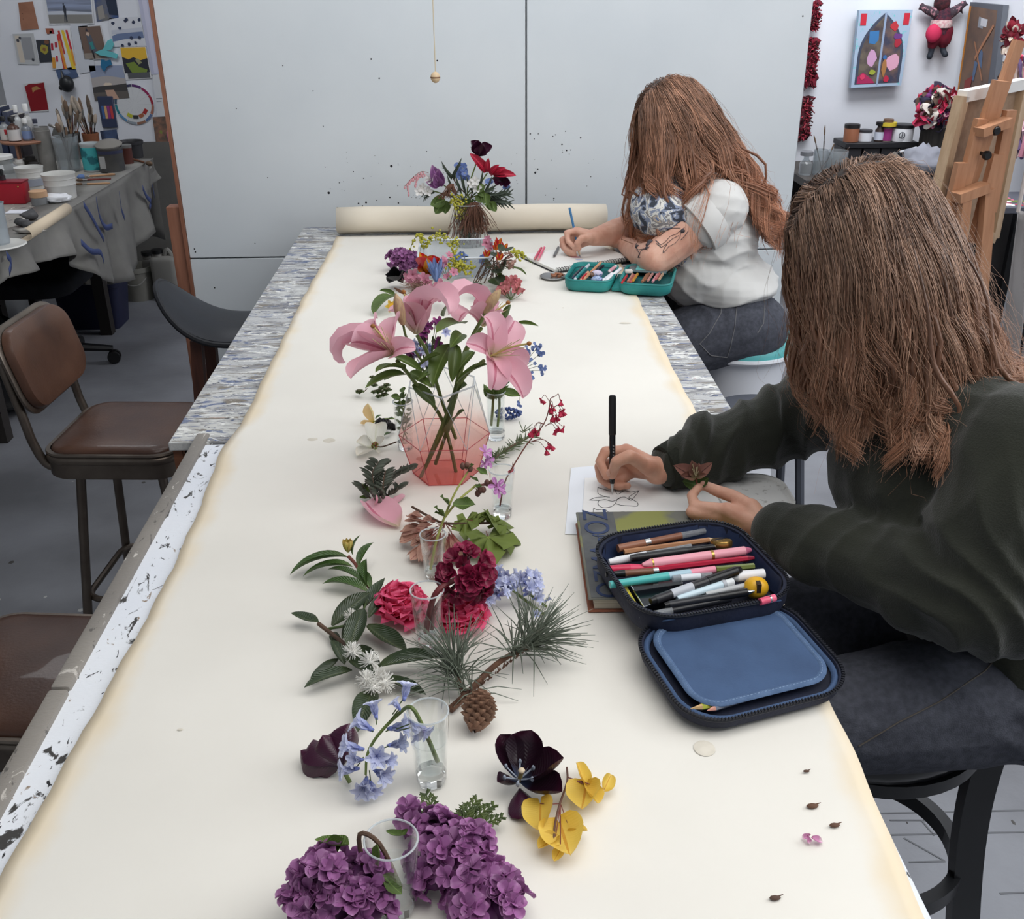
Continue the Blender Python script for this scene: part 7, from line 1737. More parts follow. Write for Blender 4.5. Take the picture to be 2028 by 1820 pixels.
# ---------------------------------------------------------------- 7 dark glossy branch with white fluffy flowers
t=thing('laurel_branch','dark glossy-leaved branch with white fluffy flowers lying on paper','leafy branch',C3(450,950))
ld=blade('laurel_leaf',M_leafd,.40,.85,.75,-.5,.22,.02,10,4);ldf=blade('laurel_leaf_b',M_leafd,.42,.85,.75,.35,.28,.02,10,4)
stem(t,[C3(240,795,.012),C3(330,865,.014),C3(430,950,.016),C3(540,1070,.016),C3(610,1180,.014)],.0032,M_twig);stem(t,[C3(300,830,.014),C3(440,800,.02),C3(560,720,.024)],.002,M_stemd);stem(t,[C3(590,540,.02),C3(560,640,.024),C3(500,830,.02),C3(440,950,.016)],.0018,M_stemd)
for i,(x0,y0,z0,x1,y1,z1,ws,rl)in enumerate([(240,785,.014,55,722,.02,1.15,.1),(330,810,.014,585,585,.030,.85,.3),(545,690,.022,685,485,.034,.8,-.3),(575,755,.018,690,588,.03,.75,.2),(395,895,.014,520,700,.03,.75,.5),(445,965,.02,540,690,.038,.95,.1),(565,805,.014,832,978,.016,.85,-.1),(412,1068,.012,325,905,.022,.95,.2),(375,1030,.010,183,1176,.010,.85,.2),(465,1108,.014,143,1222,.014,.7,-.1),(420,1015,.022,618,1142,.026,.85,-.2),(640,1085,.014,1082,1020,.022,.75,.1),(690,1150,.010,962,1272,.012,.75,-.2),(600,1250,.008,500,1520,.010,.95,.0),(500,945,.014,655,1075,.018,.7,.3),(330,860,.008,400,960,.010,.8,.4)]):
 put(t,ld if i%2 else ldf,C3(x0,y0,z0),C3(x1,y1,z1),roll=rl,ws=ws)
M_fluff=pm('white_filament',(242,240,234),.7);rg=random.Random(3)
for(x,y,z,r_)in[(455,745,.03,.011),(465,985,.028,.015),(585,1050,.026,.016),(560,1175,.022,.015),(600,1220,.018,.014),(640,1150,.02,.015),(685,1190,.018,.015)]:
 c=C3(x,y,z);m=MB();m.ell(c,r_*.35,8,6)
 for k in range(110):
  d=V((rg.gauss(0,1),rg.gauss(0,1),rg.gauss(.3,1))).normalized();m.tube([c,c+d*r_*rg.uniform(.75,1.1)],[.00035,.00045],3)
 m.build('flower_head',M_fluff,t)
# ---------------------------------------------------------------- 8 camellia twig
t=thing('camellia_twig','green leafy twig with a pale yellow bud lying on paper','leafy twig',C3(480,420))
lm=blade('camellia_leaf',M_leafm,.36,.85,.75,-.9,.25,.01,10,4)
stem(t,[C3(585,560,.006),C3(540,490,.012),C3(490,400,.018),C3(440,345,.024)],.0028,M_redstem)
for(x0,y0,z0,x1,y1,z1,ws,rl)in[(430,350,.024,48,468,.008,1.0,.3),(465,415,.02,135,478,.008,.85,.3),(530,515,.012,300,432,.02,.7,.2),(570,585,.008,265,528,.010,.75,.1),(470,335,.026,522,200,.05,1.0,-.8),(508,405,.02,610,250,.04,1.1,-.3),(560,545,.010,560,360,.026,1.0,-.6),(585,560,.008,500,440,.012,.8,.2)]:
 put(t,lm,C3(x0,y0,z0),C3(x1,y1,z1),roll=rl,ws=ws)
bd=C3(437,300,.032);bp_=blade('bud_petal',blade_mat('pale_bud',(222,200,110),(226,190,120),(170,176,90),.5,.25,.1,vary=.1),.6,.8,.6,.9,.4,0,6,3)
for k in range(7):a=k*.9;put(t,bp_,bd+V((.002*math.cos(a),.002*math.sin(a),-.004)),bd+V((.008*math.cos(a),.006*math.sin(a),.018)),up=V((-math.cos(a),-math.sin(a),.2)),name='bud_petal')
# ---------------------------------------------------------------- 9 carnations and crimson head
def ruffle(t,c,r,n,me,seed,zs=.75,tilt=V((0,0,1))):
 rg=random.Random(seed)
 for i in range(n):
  f=i/n;a=i*2.39996;el=math.radians(82-92*f**.8);d=V((math.cos(el)*math.cos(a),math.cos(el)*math.sin(a),math.sin(el)*zs));d=(d+tilt*.15).normalized()
  L_=r*(.80+.25*f)*rg.uniform(.88,1.1);b0=c+V((0,0,-r*.18*f));e=b0+d*L_
  if e.z<SURF+.003:e.z=SURF+.003
  put(t,me,b0,e,up=V((-d.x,-d.y,1.2)),roll=rg.uniform(-.3,.3),ws=rg.uniform(.9,1.25),name='petal')
cp_=blade('carnation_petal',M_carn,1.0,.42,.38,.8,.25,.20,8,5,rd=True)
t=thing('carnation','hot pink ruffled carnation head left of the crimson flower glass','carnation',C3(790,700));ruffle(t,C3(795,670,.020),.040,58,cp_,1)
t=thing('carnation','hot pink ruffled carnation head right of the crimson flower glass','carnation',C3(1200,760));ruffle(t,C3(1195,730,.020),.039,56,cp_,2)
t=thing('crimson_flower','dark crimson wallflower head on thick stem in shot glass','flower',G3[0]);gp,gh=G3[0],G3[1];hc=C3(1225,470,y=1.20)
stem(t,[gp+V((-.004,0,.022)),gp+V((.002,0,gh*.6)),gp+V((.016,0,gh)),hc],.0042,pm('maroon_stem',(110,40,46),.5));stem(t,[gp+V((.004,.004,.024)),gp+V((.012,.0,gh*.7)),hc],.0028,pm('maroon_stem',(110,40,46),.5))
cr4=radial('crimson_floret',M_crim,4,.95,math.radians(28),-.6,.35,.5,.45,.4,pm('crimson_tube',(70,16,34),.5),wave=.05);rg=random.Random(8)
for i in range(34):
 d=V((rg.gauss(0,1),rg.gauss(-.3,1),rg.gauss(.2,1))).normalized();putZ(t,cr4,hc+V((d.x*.030,d.y*.026,d.z*.034)),d+V((0,-.2,.1)),rg.uniform(.014,.019),i)
# ---------------------------------------------------------------- 10 forked stem with buds in the narrow glass
t=thing('campion','long forked green stem with mauve flowers in narrow glass','flower stem',G4[0]);gp,gh=G4[0],G4[1];Yc=gp.y
A_=C2(890,1000,y=Yc+.02);B1=C2(1085,620,y=Yc+.06);B2=C2(1140,740,y=Yc+.05)
stem(t,[gp+V((-.006,0,.014)),gp+V((.004,0,gh*.8)),A_,C2(980,790,y=Yc+.04),B1],.0023,M_ystem,r1=.0014,seg=24);stem(t,[A_,C2(1000,860,y=Yc+.03),B2],.0018,M_ystem)
lob=blade('lobed_leaf',M_leafg,.8,.75,.55,.4,.2,.10,8,4)
for(x0,y0,x1,y1,dy)in[(900,990,815,905,.01),(890,980,815,950,.01),(940,900,862,818,.03),(960,890,1142,890,.02),(1150,600,1240,650,.06),(1090,660,1170,705,.055),(1060,600,1130,570,.06),(1130,740,1195,745,.05)]:put(t,lob,C2(x0,y0,y=Yc+dy),C2(x1,y1,y=Yc+dy-.006),roll=rnd.uniform(-.5,.5),ws=.9)
M_bud=pm('brown_bud',(122,86,72),.6,(92,62,54),scale=60)
for(x,y,dy)in[(1040,580,.06),(1075,575,.06),(1100,600,.058),(1160,800,.05),(1180,775,.05),(1205,770,.05),(1235,715,.05),(1270,720,.05),(1300,730,.05)]:m=MB();p=C2(x,y,y=Yc+dy);m.ell(p,(.0045,.004,.006),8,6);m.build('bud',M_bud,t);stem(t,[p,(B1 if y<650 else B2).lerp(p,.3)],.0007,M_redstem,5,'pedicel')
campf=radial('campion_floret',M_mauve,5,.5,math.radians(15),-.3,.15,.55,.5,.35,pm('campion_tube',(150,60,90),.5))
for(x,y,dy,dx,dyy,dz,s_)in[(1220,470,.07,.4,-.3,.6,.013),(1240,530,.068,.7,-.5,.2,.014),(1310,740,.04,.2,-.8,.5,.015),(1330,770,.04,.6,-.7,.2,.014),(1215,560,.066,.2,-.9,.1,.009)]:putZ(t,campf,C2(x,y,y=Yc+dy),V((dx,dyy,dz)),s_,x)
# ---------------------------------------------------------------- 11 maple keys and leaves
t=thing('maple_sprig','maple sprig with pinkish winged seeds and green leaves','maple sprig',C2(900,1150));sm_=blade('samara',M_samara,.40,1.9,.55,.4,.2,.02,6,3);rg=random.Random(12);ctr=C2(900,1040,.03)
stem(t,[C2(635,908,.01),C2(780,990,.02),ctr,C2(1150,1040,.03),C2(1280,1035,.032)],.0022,M_twig)
for i in range(110):
 a=rg.uniform(2.6,5.6);r_=rg.uniform(.35,1.0);x=900+330*r_*math.cos(a)*(1 if math.cos(a)<0 else.55);y=1060-270*r_*math.sin(a)*.95;z=.035-.026*r_+rg.uniform(0,.018)
 p0=C2(x*.72+900*.28,y*.72+1040*.28,z+.008);p1=C2(x,y,max(.004,z));d=(p1-p0).normalized();put(t,sm_,p0,p0+d*rg.uniform(.030,.040),roll=rg.uniform(-.7,.7),name='seed_wing')
for i in range(22):a=rg.uniform(2.6,5.6);stem(t,[ctr,ctr+V((.028*math.cos(a)*rg.random(),-.02*rg.random(),rg.uniform(-.012,.006)))],.0006,M_redstem,5,'seed_stalk')
def palmate(key,mat_,lobes):
 """palmate leaf in XY plane, base at origin, middle lobe along +X, unit length"""
 if key in BM:return BM[key]
 tips=[]
 for(ang,L_,w_)in lobes:tips.append((ang,L_,w_))
 out=[(0.02,0)]
 ring_=[]
 for i,(ang,L_,w_)in enumerate(tips):
  for f,s_ in((.45,-1),(.62,-1),(.72,-1.25),(1.0,0),(.72,1.25),(.62,1),(.45,1)):
   a_=math.radians(ang+s_*w_*(1-f*.55));ring_.append((L_*f*math.cos(a_),L_*f*math.sin(a_)))
 mb=MB();vs=[(.0,0,0)];bl=[(0,0,0)]
 for rr_ in(.5,1.0):
  for(x,y)in ring_:vs.append((x*rr_,y*rr_,.06*math.sin(x*5)*rr_+.10*(y*y)*rr_));bl.append((rr_*.7,.6,0))
 n=len(ring_);fs=[(0,1+i,2+i)for i in range(n-1)]+[(1+i,1+n+i,2+n+i,2+i)for i in range(n-1)]
 mb.add(vs,fs);mb.bl=bl;BM[key]=mb.mesh(key,mat_,0);return BM[key]
ml=palmate('maple_leaf',M_maple,[(-118,.66,40),(-58,.90,40),(0,1.0,40),(58,.90,40),(118,.66,40)])
for(x0,y0,z0,x1,y1,z1,ws,rl)in[(1245,1150,.030,1300,1375,.012,1.0,.1),(1225,1010,.030,1240,925,.045,.8,.6),(1130,1030,.03,1240,930,.04,.7,-.2),(1070,1010,.034,1060,1180,.02,.65,.2),(1300,1020,.03,1420,1150,.018,.9,-.5),(1330,1050,.026,1440,1290,.010,.7,-.8),(1280,1040,.03,1400,1030,.03,.8,.3)]:
 put(t,ml,C2(x0,y0,z0),C2(x1,y1,z1),roll=rl,ws=ws);stem(t,[C2(x0,y0,z0),C2(x0*.6+1200*.4,y0*.6+1030*.4,.036)],.0007,M_redstem,5,'leaf_stalk')
# ---------------------------------------------------------------- 12 fallen lily petal, hebe sprigs, dogwood, yellow tulip, dark pods
t=thing('lily_petal','single fallen pink lily petal on paper below the vase','petal',C2(390,980));put(t,blade('loose_petal',M_pink,.55,.8,.6,.7,.45,.02,10,4,rd=True),C2(525,1068,.006),C2(258,868,.012),roll=.2,ws=1.15,name='petal');put(t,blade('loose_petal2',M_pink,.3,.8,.6,1.4,.4,.02,10,4),C2(330,890,.01),C2(345,810,.035),roll=.9,name='petal');put(t,blade('loose_petal',M_pink,.55),C2(430,905,.004),C2(580,820,.006),roll=-.6,ws=.5,name='petal')
t=thing('hebe_sprig','dark grey-green sprig with ladder-like leaves left of the vase','leafy sprig',C2(400,720));hb=blade('hebe_leaf',M_hebe,.36,.8,.6,.3,.35,0,6,3);rg=random.Random(5)
for pts,n,L_ in(([(395,885,.008),(330,760,.03),(315,640,.05),(370,545,.055)],16,.022),([(430,880,.006),(400,760,.028),(420,620,.045)],12,.020),([(440,700,.02),(520,640,.03),(600,600,.034)],7,.026),([(430,820,.012),(490,780,.02),(530,740,.024)],6,.020),([(300,840,.01),(250,790,.02),(235,730,.03)],5,.02)):
 q=bez([C2(*k)for k in pts],24);stem(t,[C2(*k)for k in pts],.0018,M_twig)
 for i in range(n):
  k=int((i+.5)/n*(len(q)-1));tg=(q[min(k+1,len(q)-1)]-q[max(0,k-1)]).normalized();sd=tg.cross(V((0,.5,1))).normalized()
  for s_ in(-1,1):
   d=(sd*s_*1.0+tg*.55+V((0,0,.15))).normalized();put(t,hb,q[k],q[k]+d*L_*rg.uniform(1.0,1.35),up=tg,roll=rg.uniform(-.3,.3))
put(t,blade('lilac_leaf',M_leafg,.62),C2(300,800,.02),C2(235,720,.03),roll=.5);put(t,blade('lilac_leaf',M_leafg,.62),C2(290,830,.012),C2(210,830,.012),roll=-.3)
t=thing('dogwood_flower','white four-bract dogwood flower with green centre left of vase','flower',C5(565,1485));ctr=C5(570,1480,.016);wb_=blade('dogwood_bract',M_white,.85,.62,.5,.5,.35,.03,8,4,rd=True)
for(x,y,z,up_,ws)in[(590,1085,.034,(.1,-.6,.7),.75),(235,1400,.020,(.5,-.3,.9),.95),(235,1660,.006,(.3,.2,1),.8),(745,1330,.030,(-.6,-.4,.7),.85),(640,1630,.004,(0,.3,1),.7)]:put(t,wb_,ctr+V((0,0,-.004)),C5(x,y,z),up=up_,ws=ws,name='bract')
m=MB();rg=random.Random(1)
for k in range(40):d=V((rg.gauss(0,1),rg.gauss(-.4,.8),rg.gauss(.4,1))).normalized();m.ell(ctr+V((d.x*.006,d.y*.005,d.z*.007)),.0018,6,4,k%3==0)
m.build('flower_centre',[col_mat((130,140,60)),col_mat((150,80,60))],t);stem(t,[ctr,C5(700,1500,.008),C5(960,1410,.010)],.0014,M_twig)
t=thing('pod_sprig','dark pointed seed pods behind the white dogwood flower','seed pods',C5(750,1180));pd=blade('pod',blade_mat('pod_skin',(64,62,62),(50,48,48),(80,78,74),.45,.0,0,vary=.2),.42,.7,.5,.2,1.0,0,6,3)
for(x0,y0,x1,y1)in[(680,1180,650,970),(720,1200,730,980),(790,1180,800,990),(850,1190,900,1080),(640,1160,640,1010),(760,1200,760,1010)]:
 for rl in(0,2.1,4.2):put(t,pd,C5(x0,y0,.006),C5(x1,y1,.024),roll=rl,name='pod')
for(x0,y0,x1,y1)in[(560,1130,450,1130),(520,1240,430,1240),(730,1290,860,1245),(860,1200,940,1210)]:put(t,blade('hebe_leaf',M_hebe,.36),C5(x0,y0,.006),C5(x1,y1,.008),ws=1.6)
for(x0,y0,x1,y1)in[(580,1000,700,930),(820,990,900,990),(740,1300,860,1240)]:put(t,blade('camellia_leaf',M_leafm,.36),C5(x0,y0,.008),C5(x1,y1,.012),ws=1.2)
stem(t,[C5(540,1050,.006),C5(700,1000,.010),C5(930,990,.008)],.0016,M_stem)
t=thing('tulip_petals','pale peach-yellow tulip petals left of the tall leafy glass','petals',C5(470,1000));pb_=blade('peach_petal',blade_mat('peach_petal',(234,204,150),(238,214,170),(206,180,60),.5,.35,.1,vary=.05),.6,.8,.6,.8,.5,.02,8,4,rd=True)
put(t,pb_,C5(555,1070,.004),C5(440,715,.040),up=(-.6,-.5,.5),ws=.95,name='petal');put(t,pb_,C5(560,1075,.004),C5(300,1080,.006),ws=.45,name='petal')
# ---------------------------------------------------------------- 13 coral bells, rosemary
cb=radial('coral_bell',M_coral,5,.5,math.radians(66),.5,.5,.7,.5,.3,pm('coral_tube',(190,40,76),.5))
t=thing('coral_bells','arching coral bell stem with small red flowers in glass','flower stem',G5[0]);gp,gh=G5[0],G5[1];Yc=gp.y
sp_=[gp+V((-.004,.0,.02)),gp+V((.004,0,gh*.7)),C2(1440,590,y=Yc),C2(1560,400,y=Yc+.01),C2(1690,245,y=Yc+.02),C2(1735,110,y=Yc+.02),C2(1745,40,y=Yc+.02),C2(1790,15,y=Yc+.02)]
stem(t,sp_,.0014,M_redstem,seg=30,r1=.0007)
for(x,y,jx,jy)in[(1675,35,1735,60),(1820,50,1790,15),(1765,95,1740,90),(1750,110,1738,110),(1850,125,1760,120),(1830,130,1760,120),(1800,175,1735,170),(1765,170,1735,170),(1620,275,1690,245),(1600,290,1690,245),(1655,290,1690,245),(1800,260,1700,260),(1840,260,1700,260),(1790,285,1700,260),(1700,435,1570,390),(1735,400,1570,390),(1755,410,1570,390),(1440,590,1445,580)]:
 p=C2(x,y,y=Yc+.02);j=C2(jx,jy,y=Yc+.015);stem(t,[j,j.lerp(p,.6)+V((0,0,.008)),p],.0005,M_redstem,5,'pedicel',8)
 for k in range(2):putZ(t,cb,p+V((rnd.uniform(-.003,.003),rnd.uniform(-.003,.003),-.002)),V((rnd.uniform(-.6,.6),rnd.uniform(-.7,.2),-.8)),rnd.uniform(.0085,.0115),k,'bell')
t=thing('rosemary_sprig','green rosemary sprig lying between vase and coral bell glass','rosemary',C2(1420,430));M_ros=pm('rosemary_green',(92,104,66),.6,(72,86,54),scale=50);rg=random.Random(9)
A_,B_=C2(1260,540,.010),C2(1600,335,.016);stem(t,[A_,A_.lerp(B_,.5)+V((0,0,.004)),B_],.0016,M_twig);m=MB()
for i in range(150):
 f=rg.random();p=A_.lerp(B_,f);d=((B_-A_).normalized()*.8+V((rg.gauss(0,.5),rg.gauss(0,.5),rg.gauss(.25,.4)))).normalized();e=p+d*rg.uniform(.014,.022);e.z=max(e.z,SURF+.002);m.tube([p,p.lerp(e,.5),e],[.0006,.0011,.0004],4)
for(x0,y0,x1,y1)in[(1525,300,1490,215),(1530,300,1545,250),(1535,295,1600,240),(1525,310,1500,295),(1530,305,1600,270)]:m.tube([C2(x0,y0,.02),C2(x1,y1,.03)],[.0012,.0006],5)
m.build('needles',M_ros,t)['kind']='stuff'
# ---------------------------------------------------------------- 14 houseleeks, forget-me-nots, muscari, tall glass stems, leafy glass
M_semp=blade_mat('houseleek_leaf',(92,112,70),(96,54,56),(120,140,96),.5,.05,0,vary=.15,ribw=0,basefrac=.5)
sl=blade('houseleek_leaf',M_semp,.5,1.2,.5,.5,.6,0,5,2)
def rosette(t,c,r,n=20,tilt=V((0,0,1))):
 for i in range(n):
  f=i/n;a=i*2.39996;el=math.radians(78-66*f);d=V((math.cos(el)*math.cos(a),math.cos(el)*math.sin(a),math.sin(el)));put(t,sl,c,c+d*r*(.55+.45*f),up=V((-d.x,-d.y,1.5)),name='leaf')
t=thing('houseleek','small single houseleek rosette lying leftmost below the lily','succulent',C5(280,540));rosette(t,C5(290,540,.008),.014,24);stem(t,[C5(360,520,.006),C5(430,450,.010)],.001,M_twig)
t=thing('houseleek','clump of dark houseleek rosettes beside the tall leafy glass','succulent',C5(690,540))
for(x,y,z,r_)in[(560,420,.022,.012),(640,540,.014,.015),(700,470,.024,.013),(790,510,.016,.015),(560,540,.010,.012),(740,590,.008,.013),(640,620,.006,.012),(530,350,.02,.011),(780,420,.022,.013),(520,270,.014,.011),(650,300,.024,.013),(760,290,.02,.013)]:rosette(t,C5(x,y,z),r_,16)
fm=radial('forget_me_not',blade_mat('forget_me_not_petal',(112,134,190),(128,150,206),(200,200,170),.5,.25,0,vary=.2,ribw=0),5,.9,math.radians(10),0,.1,.5,.5,.3,pm('fmn_tube',(96,110,120),.6))
t=thing('forget_me_nots','small blue forget-me-nots right of the big pink lily','forget-me-not',C7(800,600));rg=random.Random(31);b0=C7(600,700,y=1.80)
stem(t,[G6[0]+V((.004,0,.03)),G6[0]+V((.012,.0,G6[1])),b0,C7(740,450,y=1.80)],.001,M_stemd)
for(hx,hy,n_,sp__)in[(870,340,16,75),(720,380,12,60),(920,420,9,40),(760,500,5,30),(940,655,12,50),(920,590,3,20),(785,760,9,35),(770,690,3,20),(830,560,2,8),(620,1130,4,30),(600,300,6,40)]:
 hp=C7(hx,hy,y=1.80);stem(t,[b0,b0.lerp(hp,.6)+V((0,0,.002)),hp],.0005,M_stemd,5)
 for k in range(n_):putZ(t,fm,C7(hx+rg.gauss(0,sp__*.5),hy+rg.gauss(0,sp__*.5),y=1.80+rg.uniform(-.006,.006)),V((rg.uniform(-.8,.8),-.8,rg.uniform(-.2,.9))),rg.uniform(.0028,.0042),k)
t=thing('muscari','deep blue grape hyacinth lying behind the tall glass','muscari',C7(500,1250));M_mus=pm('muscari_blue',(66,88,140),.5,(50,66,116),scale=60)
m0=C7(500,1250,.014);mbm=MB();mbm.ell((0,0,0),1,8,6);bead=mbm.mesh('muscari_bell',M_mus,0)
for i in range(46):a=i*2.4;f=i/46;putZ(t,bead,m0+V((-.030+.052*f,.012*math.cos(a)*math.sin(PI*(.15+.8*f)),.011*math.sin(a)*math.sin(PI*(.15+.8*f)))),V((0,0,1)),.0034,0,'bell')
t=thing('cut_flower','two plain green stems standing in the tall cylindrical glass','stems',G6[0]);gp,gh=G6[0],G6[1]
stem(t,[gp+V((-.010,0,.028)),gp+V((-.006,0,gh*.7)),gp+V((-.004,0,gh+.02))],.0028,M_stem);stem(t,[gp+V((.003,0,.026)),gp+V((.007,0,gh*.7)),gp+V((.006,0,gh+.02))],.0026,M_stem)
for k in range(7):a=k*.9;put(t,lg,gp+V((0,0,gh*.85)),gp+V((.026*math.cos(a),.02*math.sin(a),gh*1.12)),roll=k)
put(t,lg,gp+V((.01,0,gh)),C7(640,1010,y=gp.y-.01),roll=.3)
t=thing('green_sprig','tangled leafy green sprig filling the tall glass left of vase','leafy sprig',G7[0]);gp,gh=G7[0],G7[1];rg=random.Random(14);sg_=blade('small_leaf',M_leafg,.6,.75,.6,.5,.25,.04,6,3)
for s_ in(-1,1):stem(t,[gp+V((s_*.004,0,.02)),gp+V((-s_*.004,0,gh*.6)),gp+V((s_*.010,0,gh*1.15))],.0014,M_stem)
for i in range(38):a=rg.uniform(0,6.28);z=rg.uniform(.3,1.22)*gh;r0=.006;rr_=.015 if z<gh else.026;p=gp+V((r0*math.cos(a),r0*math.sin(a),z));put(t,sg_,p,p+V((rr_*math.cos(a)*.8,rr_*math.sin(a)*.8,rg.uniform(-.006,.014))),roll=rg.uniform(-1,1))
# ---------------------------------------------------------------- 15 the lilies in the pink vase
t=thing('lily_bunch','bunch of four open pink lilies with buds and leaves in vase','lilies',VP);Yv=VP.y
lp={k:blade('lily_petal_%s'%k,M_pink,.56,.85,.62,cv,.36,.05,14,4,tipcurl=tc,rd=True)for k,cv,tc in(('a',-.9,-1.0),('b',-.5,-.5),('c',-1.5,-1.6),('d',-.25,-.2))}
def lily(base,throat,petals,axis,pist,y0):
 fl_=bpy.data.objects.new('lily_flower',None);COL.objects.link(fl_);fl_.parent=t;fl_.matrix_basis=parent_world(t).inverted()@Matrix.Translation(throat)
 for(x,y,yy,k,ws,rl)in petals:put(fl_,lp[k],throat,C1(x,y,y=yy),up=axis,ws=ws,roll=rl,name='petal')
 if pist:
  e=C1(*pist[:2],y=pist[2]);stem(fl_,[throat,throat.lerp(e,.5)+V((0,0,.004)),e],.0017,pm('lily_style',(206,190,120),.5),7,'pistil');m=MB();m.ell(e,(.0042,.0042,.0036),9,6);m.build('stigma',pm('lily_stigma',(150,96,40),.6),fl_)
  for k in range(5):a=k*1.25;q=throat.lerp(e,.72)+V((.012*math.cos(a),.006*math.sin(a),.012*math.sin(a)));stem(fl_,[throat,q],.0006,pm('lily_filament',(196,190,140),.5),5,'filament')
T1=C1(470,640,y=1.61);lily(None,T1,[(130,555,1.56,'b',1.0,.2),(135,830,1.55,'d',.75,0),(95,700,1.60,'c',.7,.3),(345,350,1.64,'a',1.1,0),(530,340,1.66,'b',1.1,0),(645,590,1.58,'a',.95,.2)],V((-.75,-.35,.55)),(310,418,1.57),0)
T2=C1(650,480,y=1.70);lily(None,T2,[(545,225,1.68,'b',.95,.2),(640,205,1.74,'d',1.0,0),(905,330,1.66,'c',.8,-.3),(860,225,1.73,'a',.8,-.1),(430,300,1.70,'b',.8,.3),(700,210,1.68,'d',.9,0)],V((.1,-.15,1)),(550,150,1.70),0)
T3=C1(1165,420,y=1.74);lily(None,T3,[(950,240,1.72,'c',.8,.3),(985,385,1.68,'a',1.1,.2),(1190,185,1.78,'d',1.0,0),(1335,310,1.74,'b',1.0,-.2),(1090,260,1.76,'b',.9,0),(1270,240,1.79,'d',1.0,0)],V((-.05,-.2,1)),(1370,235,1.74),0)
T4=C1(1235,655,y=1.60);lily(None,T4,[(1180,345,1.63,'a',1.0,.1),(1420,375,1.66,'d',1.05,0),(1040,555,1.56,'b',1.0,.3),(1490,985,1.55,'b',.85,-.1),(1245,915,1.54,'a',.95,.2),(1520,740,1.62,'b',1.0,-.2)],V((.45,-.75,.35)),(1535,555,1.545),0)
M_lbud=pm('lily_bud_skin',(196,170,126),.55,(170,132,110),scale=12,stretch=(30,30,3));
for(x0,y0,x1,y1,yy)in[(548,410,490,165,1.66),(1180,315,1310,130,1.72)]:
 a_,b2=C1(x0,y0,y=yy),C1(x1,y1,y=yy);m=MB();m.tube([a_.lerp(b2,f)for f in(0,.1,.35,.6,.85,1)],[.003,.006,.009,.0095,.006,.0012],10);m.build('bud',M_lbud,t)
stem(t,[C1(548,410,y=1.66),C1(580,520,y=1.68),C1(700,700,y=1.70)],.0022,M_stem)
for pts in([(500,690,1.62),(640,860,1.66),(860,1170,1.70),(980,1640,1.71)],[(655,490,1.70),(740,640,1.70),(850,1000,1.70),(960,1300,1.71)],[(1165,430,1.74),(1030,620,1.72),(930,1000,1.70),(740,1480,1.69)],[(1180,690,1.61),(1010,840,1.66),(900,1150,1.70),(680,1610,1.69)],[(1190,320,1.72),(1050,600,1.72),(900,1200,1.71),(800,1500,1.72)]):stem(t,[C1(x,y,y=yy)for x,y,yy in pts],.0034,M_stem,seg=20)
M_lleaf=blade_mat('lily_leaf',(82,102,44),(94,114,52),(76,96,44),.4,.15,.0,vary=.12,ribc=(108,128,70));ll=blade('lily_leaf',M_lleaf,.28,.75,.7,-.6,.3,.02,10,3)
for(x0,y0,a0,x1,y1,a1,ws,rl)in[(1030,400,1.70,805,470,1.63,1.5,.2),(1010,480,1.70,915,590,1.64,1.4,-.3),(560,760,1.63,330,780,1.56,1.1,.4),(570,800,1.63,250,905,1.57,.9,.1),(600,780,1.66,770,900,1.62,1.2,.2),(840,640,1.64,640,780,1.66,.9,.2),(800,760,1.66,660,850,1.62,.9,-.2),(920,560,1.68,780,890,1.62,1.6,.3),(960,560,1.66,930,860,1.62,1.2,-.2),(1210,720,1.62,960,870,1.63,.8,.2),(1100,620,1.70,940,830,1.64,1.0,0),(620,880,1.66,800,1050,1.66,1.6,.2),(930,1000,1.70,1050,880,1.66,2.0,.3),(910,1250,1.69,1030,1080,1.66,2.0,-.2),(900,260,1.80,990,190,1.78,1.6,.3),(870,340,1.78,930,220,1.76,2.0,0),(1340,380,1.80,1390,250,1.78,1.2,.4),(1440,400,1.82,1610,420,1.80,.8,.2),(480,660,1.62,700,780,1.64,1.0,.4)]:
 put(t,ll,C1(x0,y0,y=a0),C1(x1,y1,y=a1),up=(0,-.35,1),roll=rl,ws=ws)
# ---------------------------------------------------------------- 16 flower held in the near hand, scraps on the paper
hb_=CH_(1240,885,y=1.506);t=thing('hellebore_flower','brown-purple hellebore flower held between finger and thumb','flower',hb_)
M_hell=blade_mat('hellebore_petal',(156,112,100),(166,120,108),(116,110,74),.5,.2,.2,vary=.12,ribc=(94,62,58));hp_=blade('hellebore_petal',M_hell,.6,.8,.62,.6,.35,.02,8,4)
fb=CH_(1225,812,y=1.506);stem(t,[CH_(1262,935,y=1.505),hb_,fb],.0016,M_redstem)
for(x,y,yy,ws,up_)in[(1032,712,1.50,.9,(.2,-.8,.5)),(1090,800,1.49,.8,(.1,-.8,.6)),(1190,668,1.50,1.0,(0,-1,.1)),(1255,690,1.515,1.0,(0,-1,0)),(1372,688,1.50,.9,(-.3,-.8,.4)),(1325,790,1.495,.8,(-.2,-.8,.5))]:put(t,hp_,fb,CH_(x,y,y=yy),up=up_,ws=ws*.95,name='petal')
for(x,y)in[(1108,850),(1338,822)]:put(t,blade('round_leaf',M_leafm,.75,.7,.6,.3,.2),hb_,CH_(x,y,y=1.50),up=(0,-.8,.6),name='leaf')
m=MB()
for k in range(7):m.tube([fb,fb+V((rnd.uniform(-.008,.008),-.004,rnd.uniform(.016,.028)))],[.0005,.0008],4)
m.build('stamens',col_mat((206,196,160)),t)
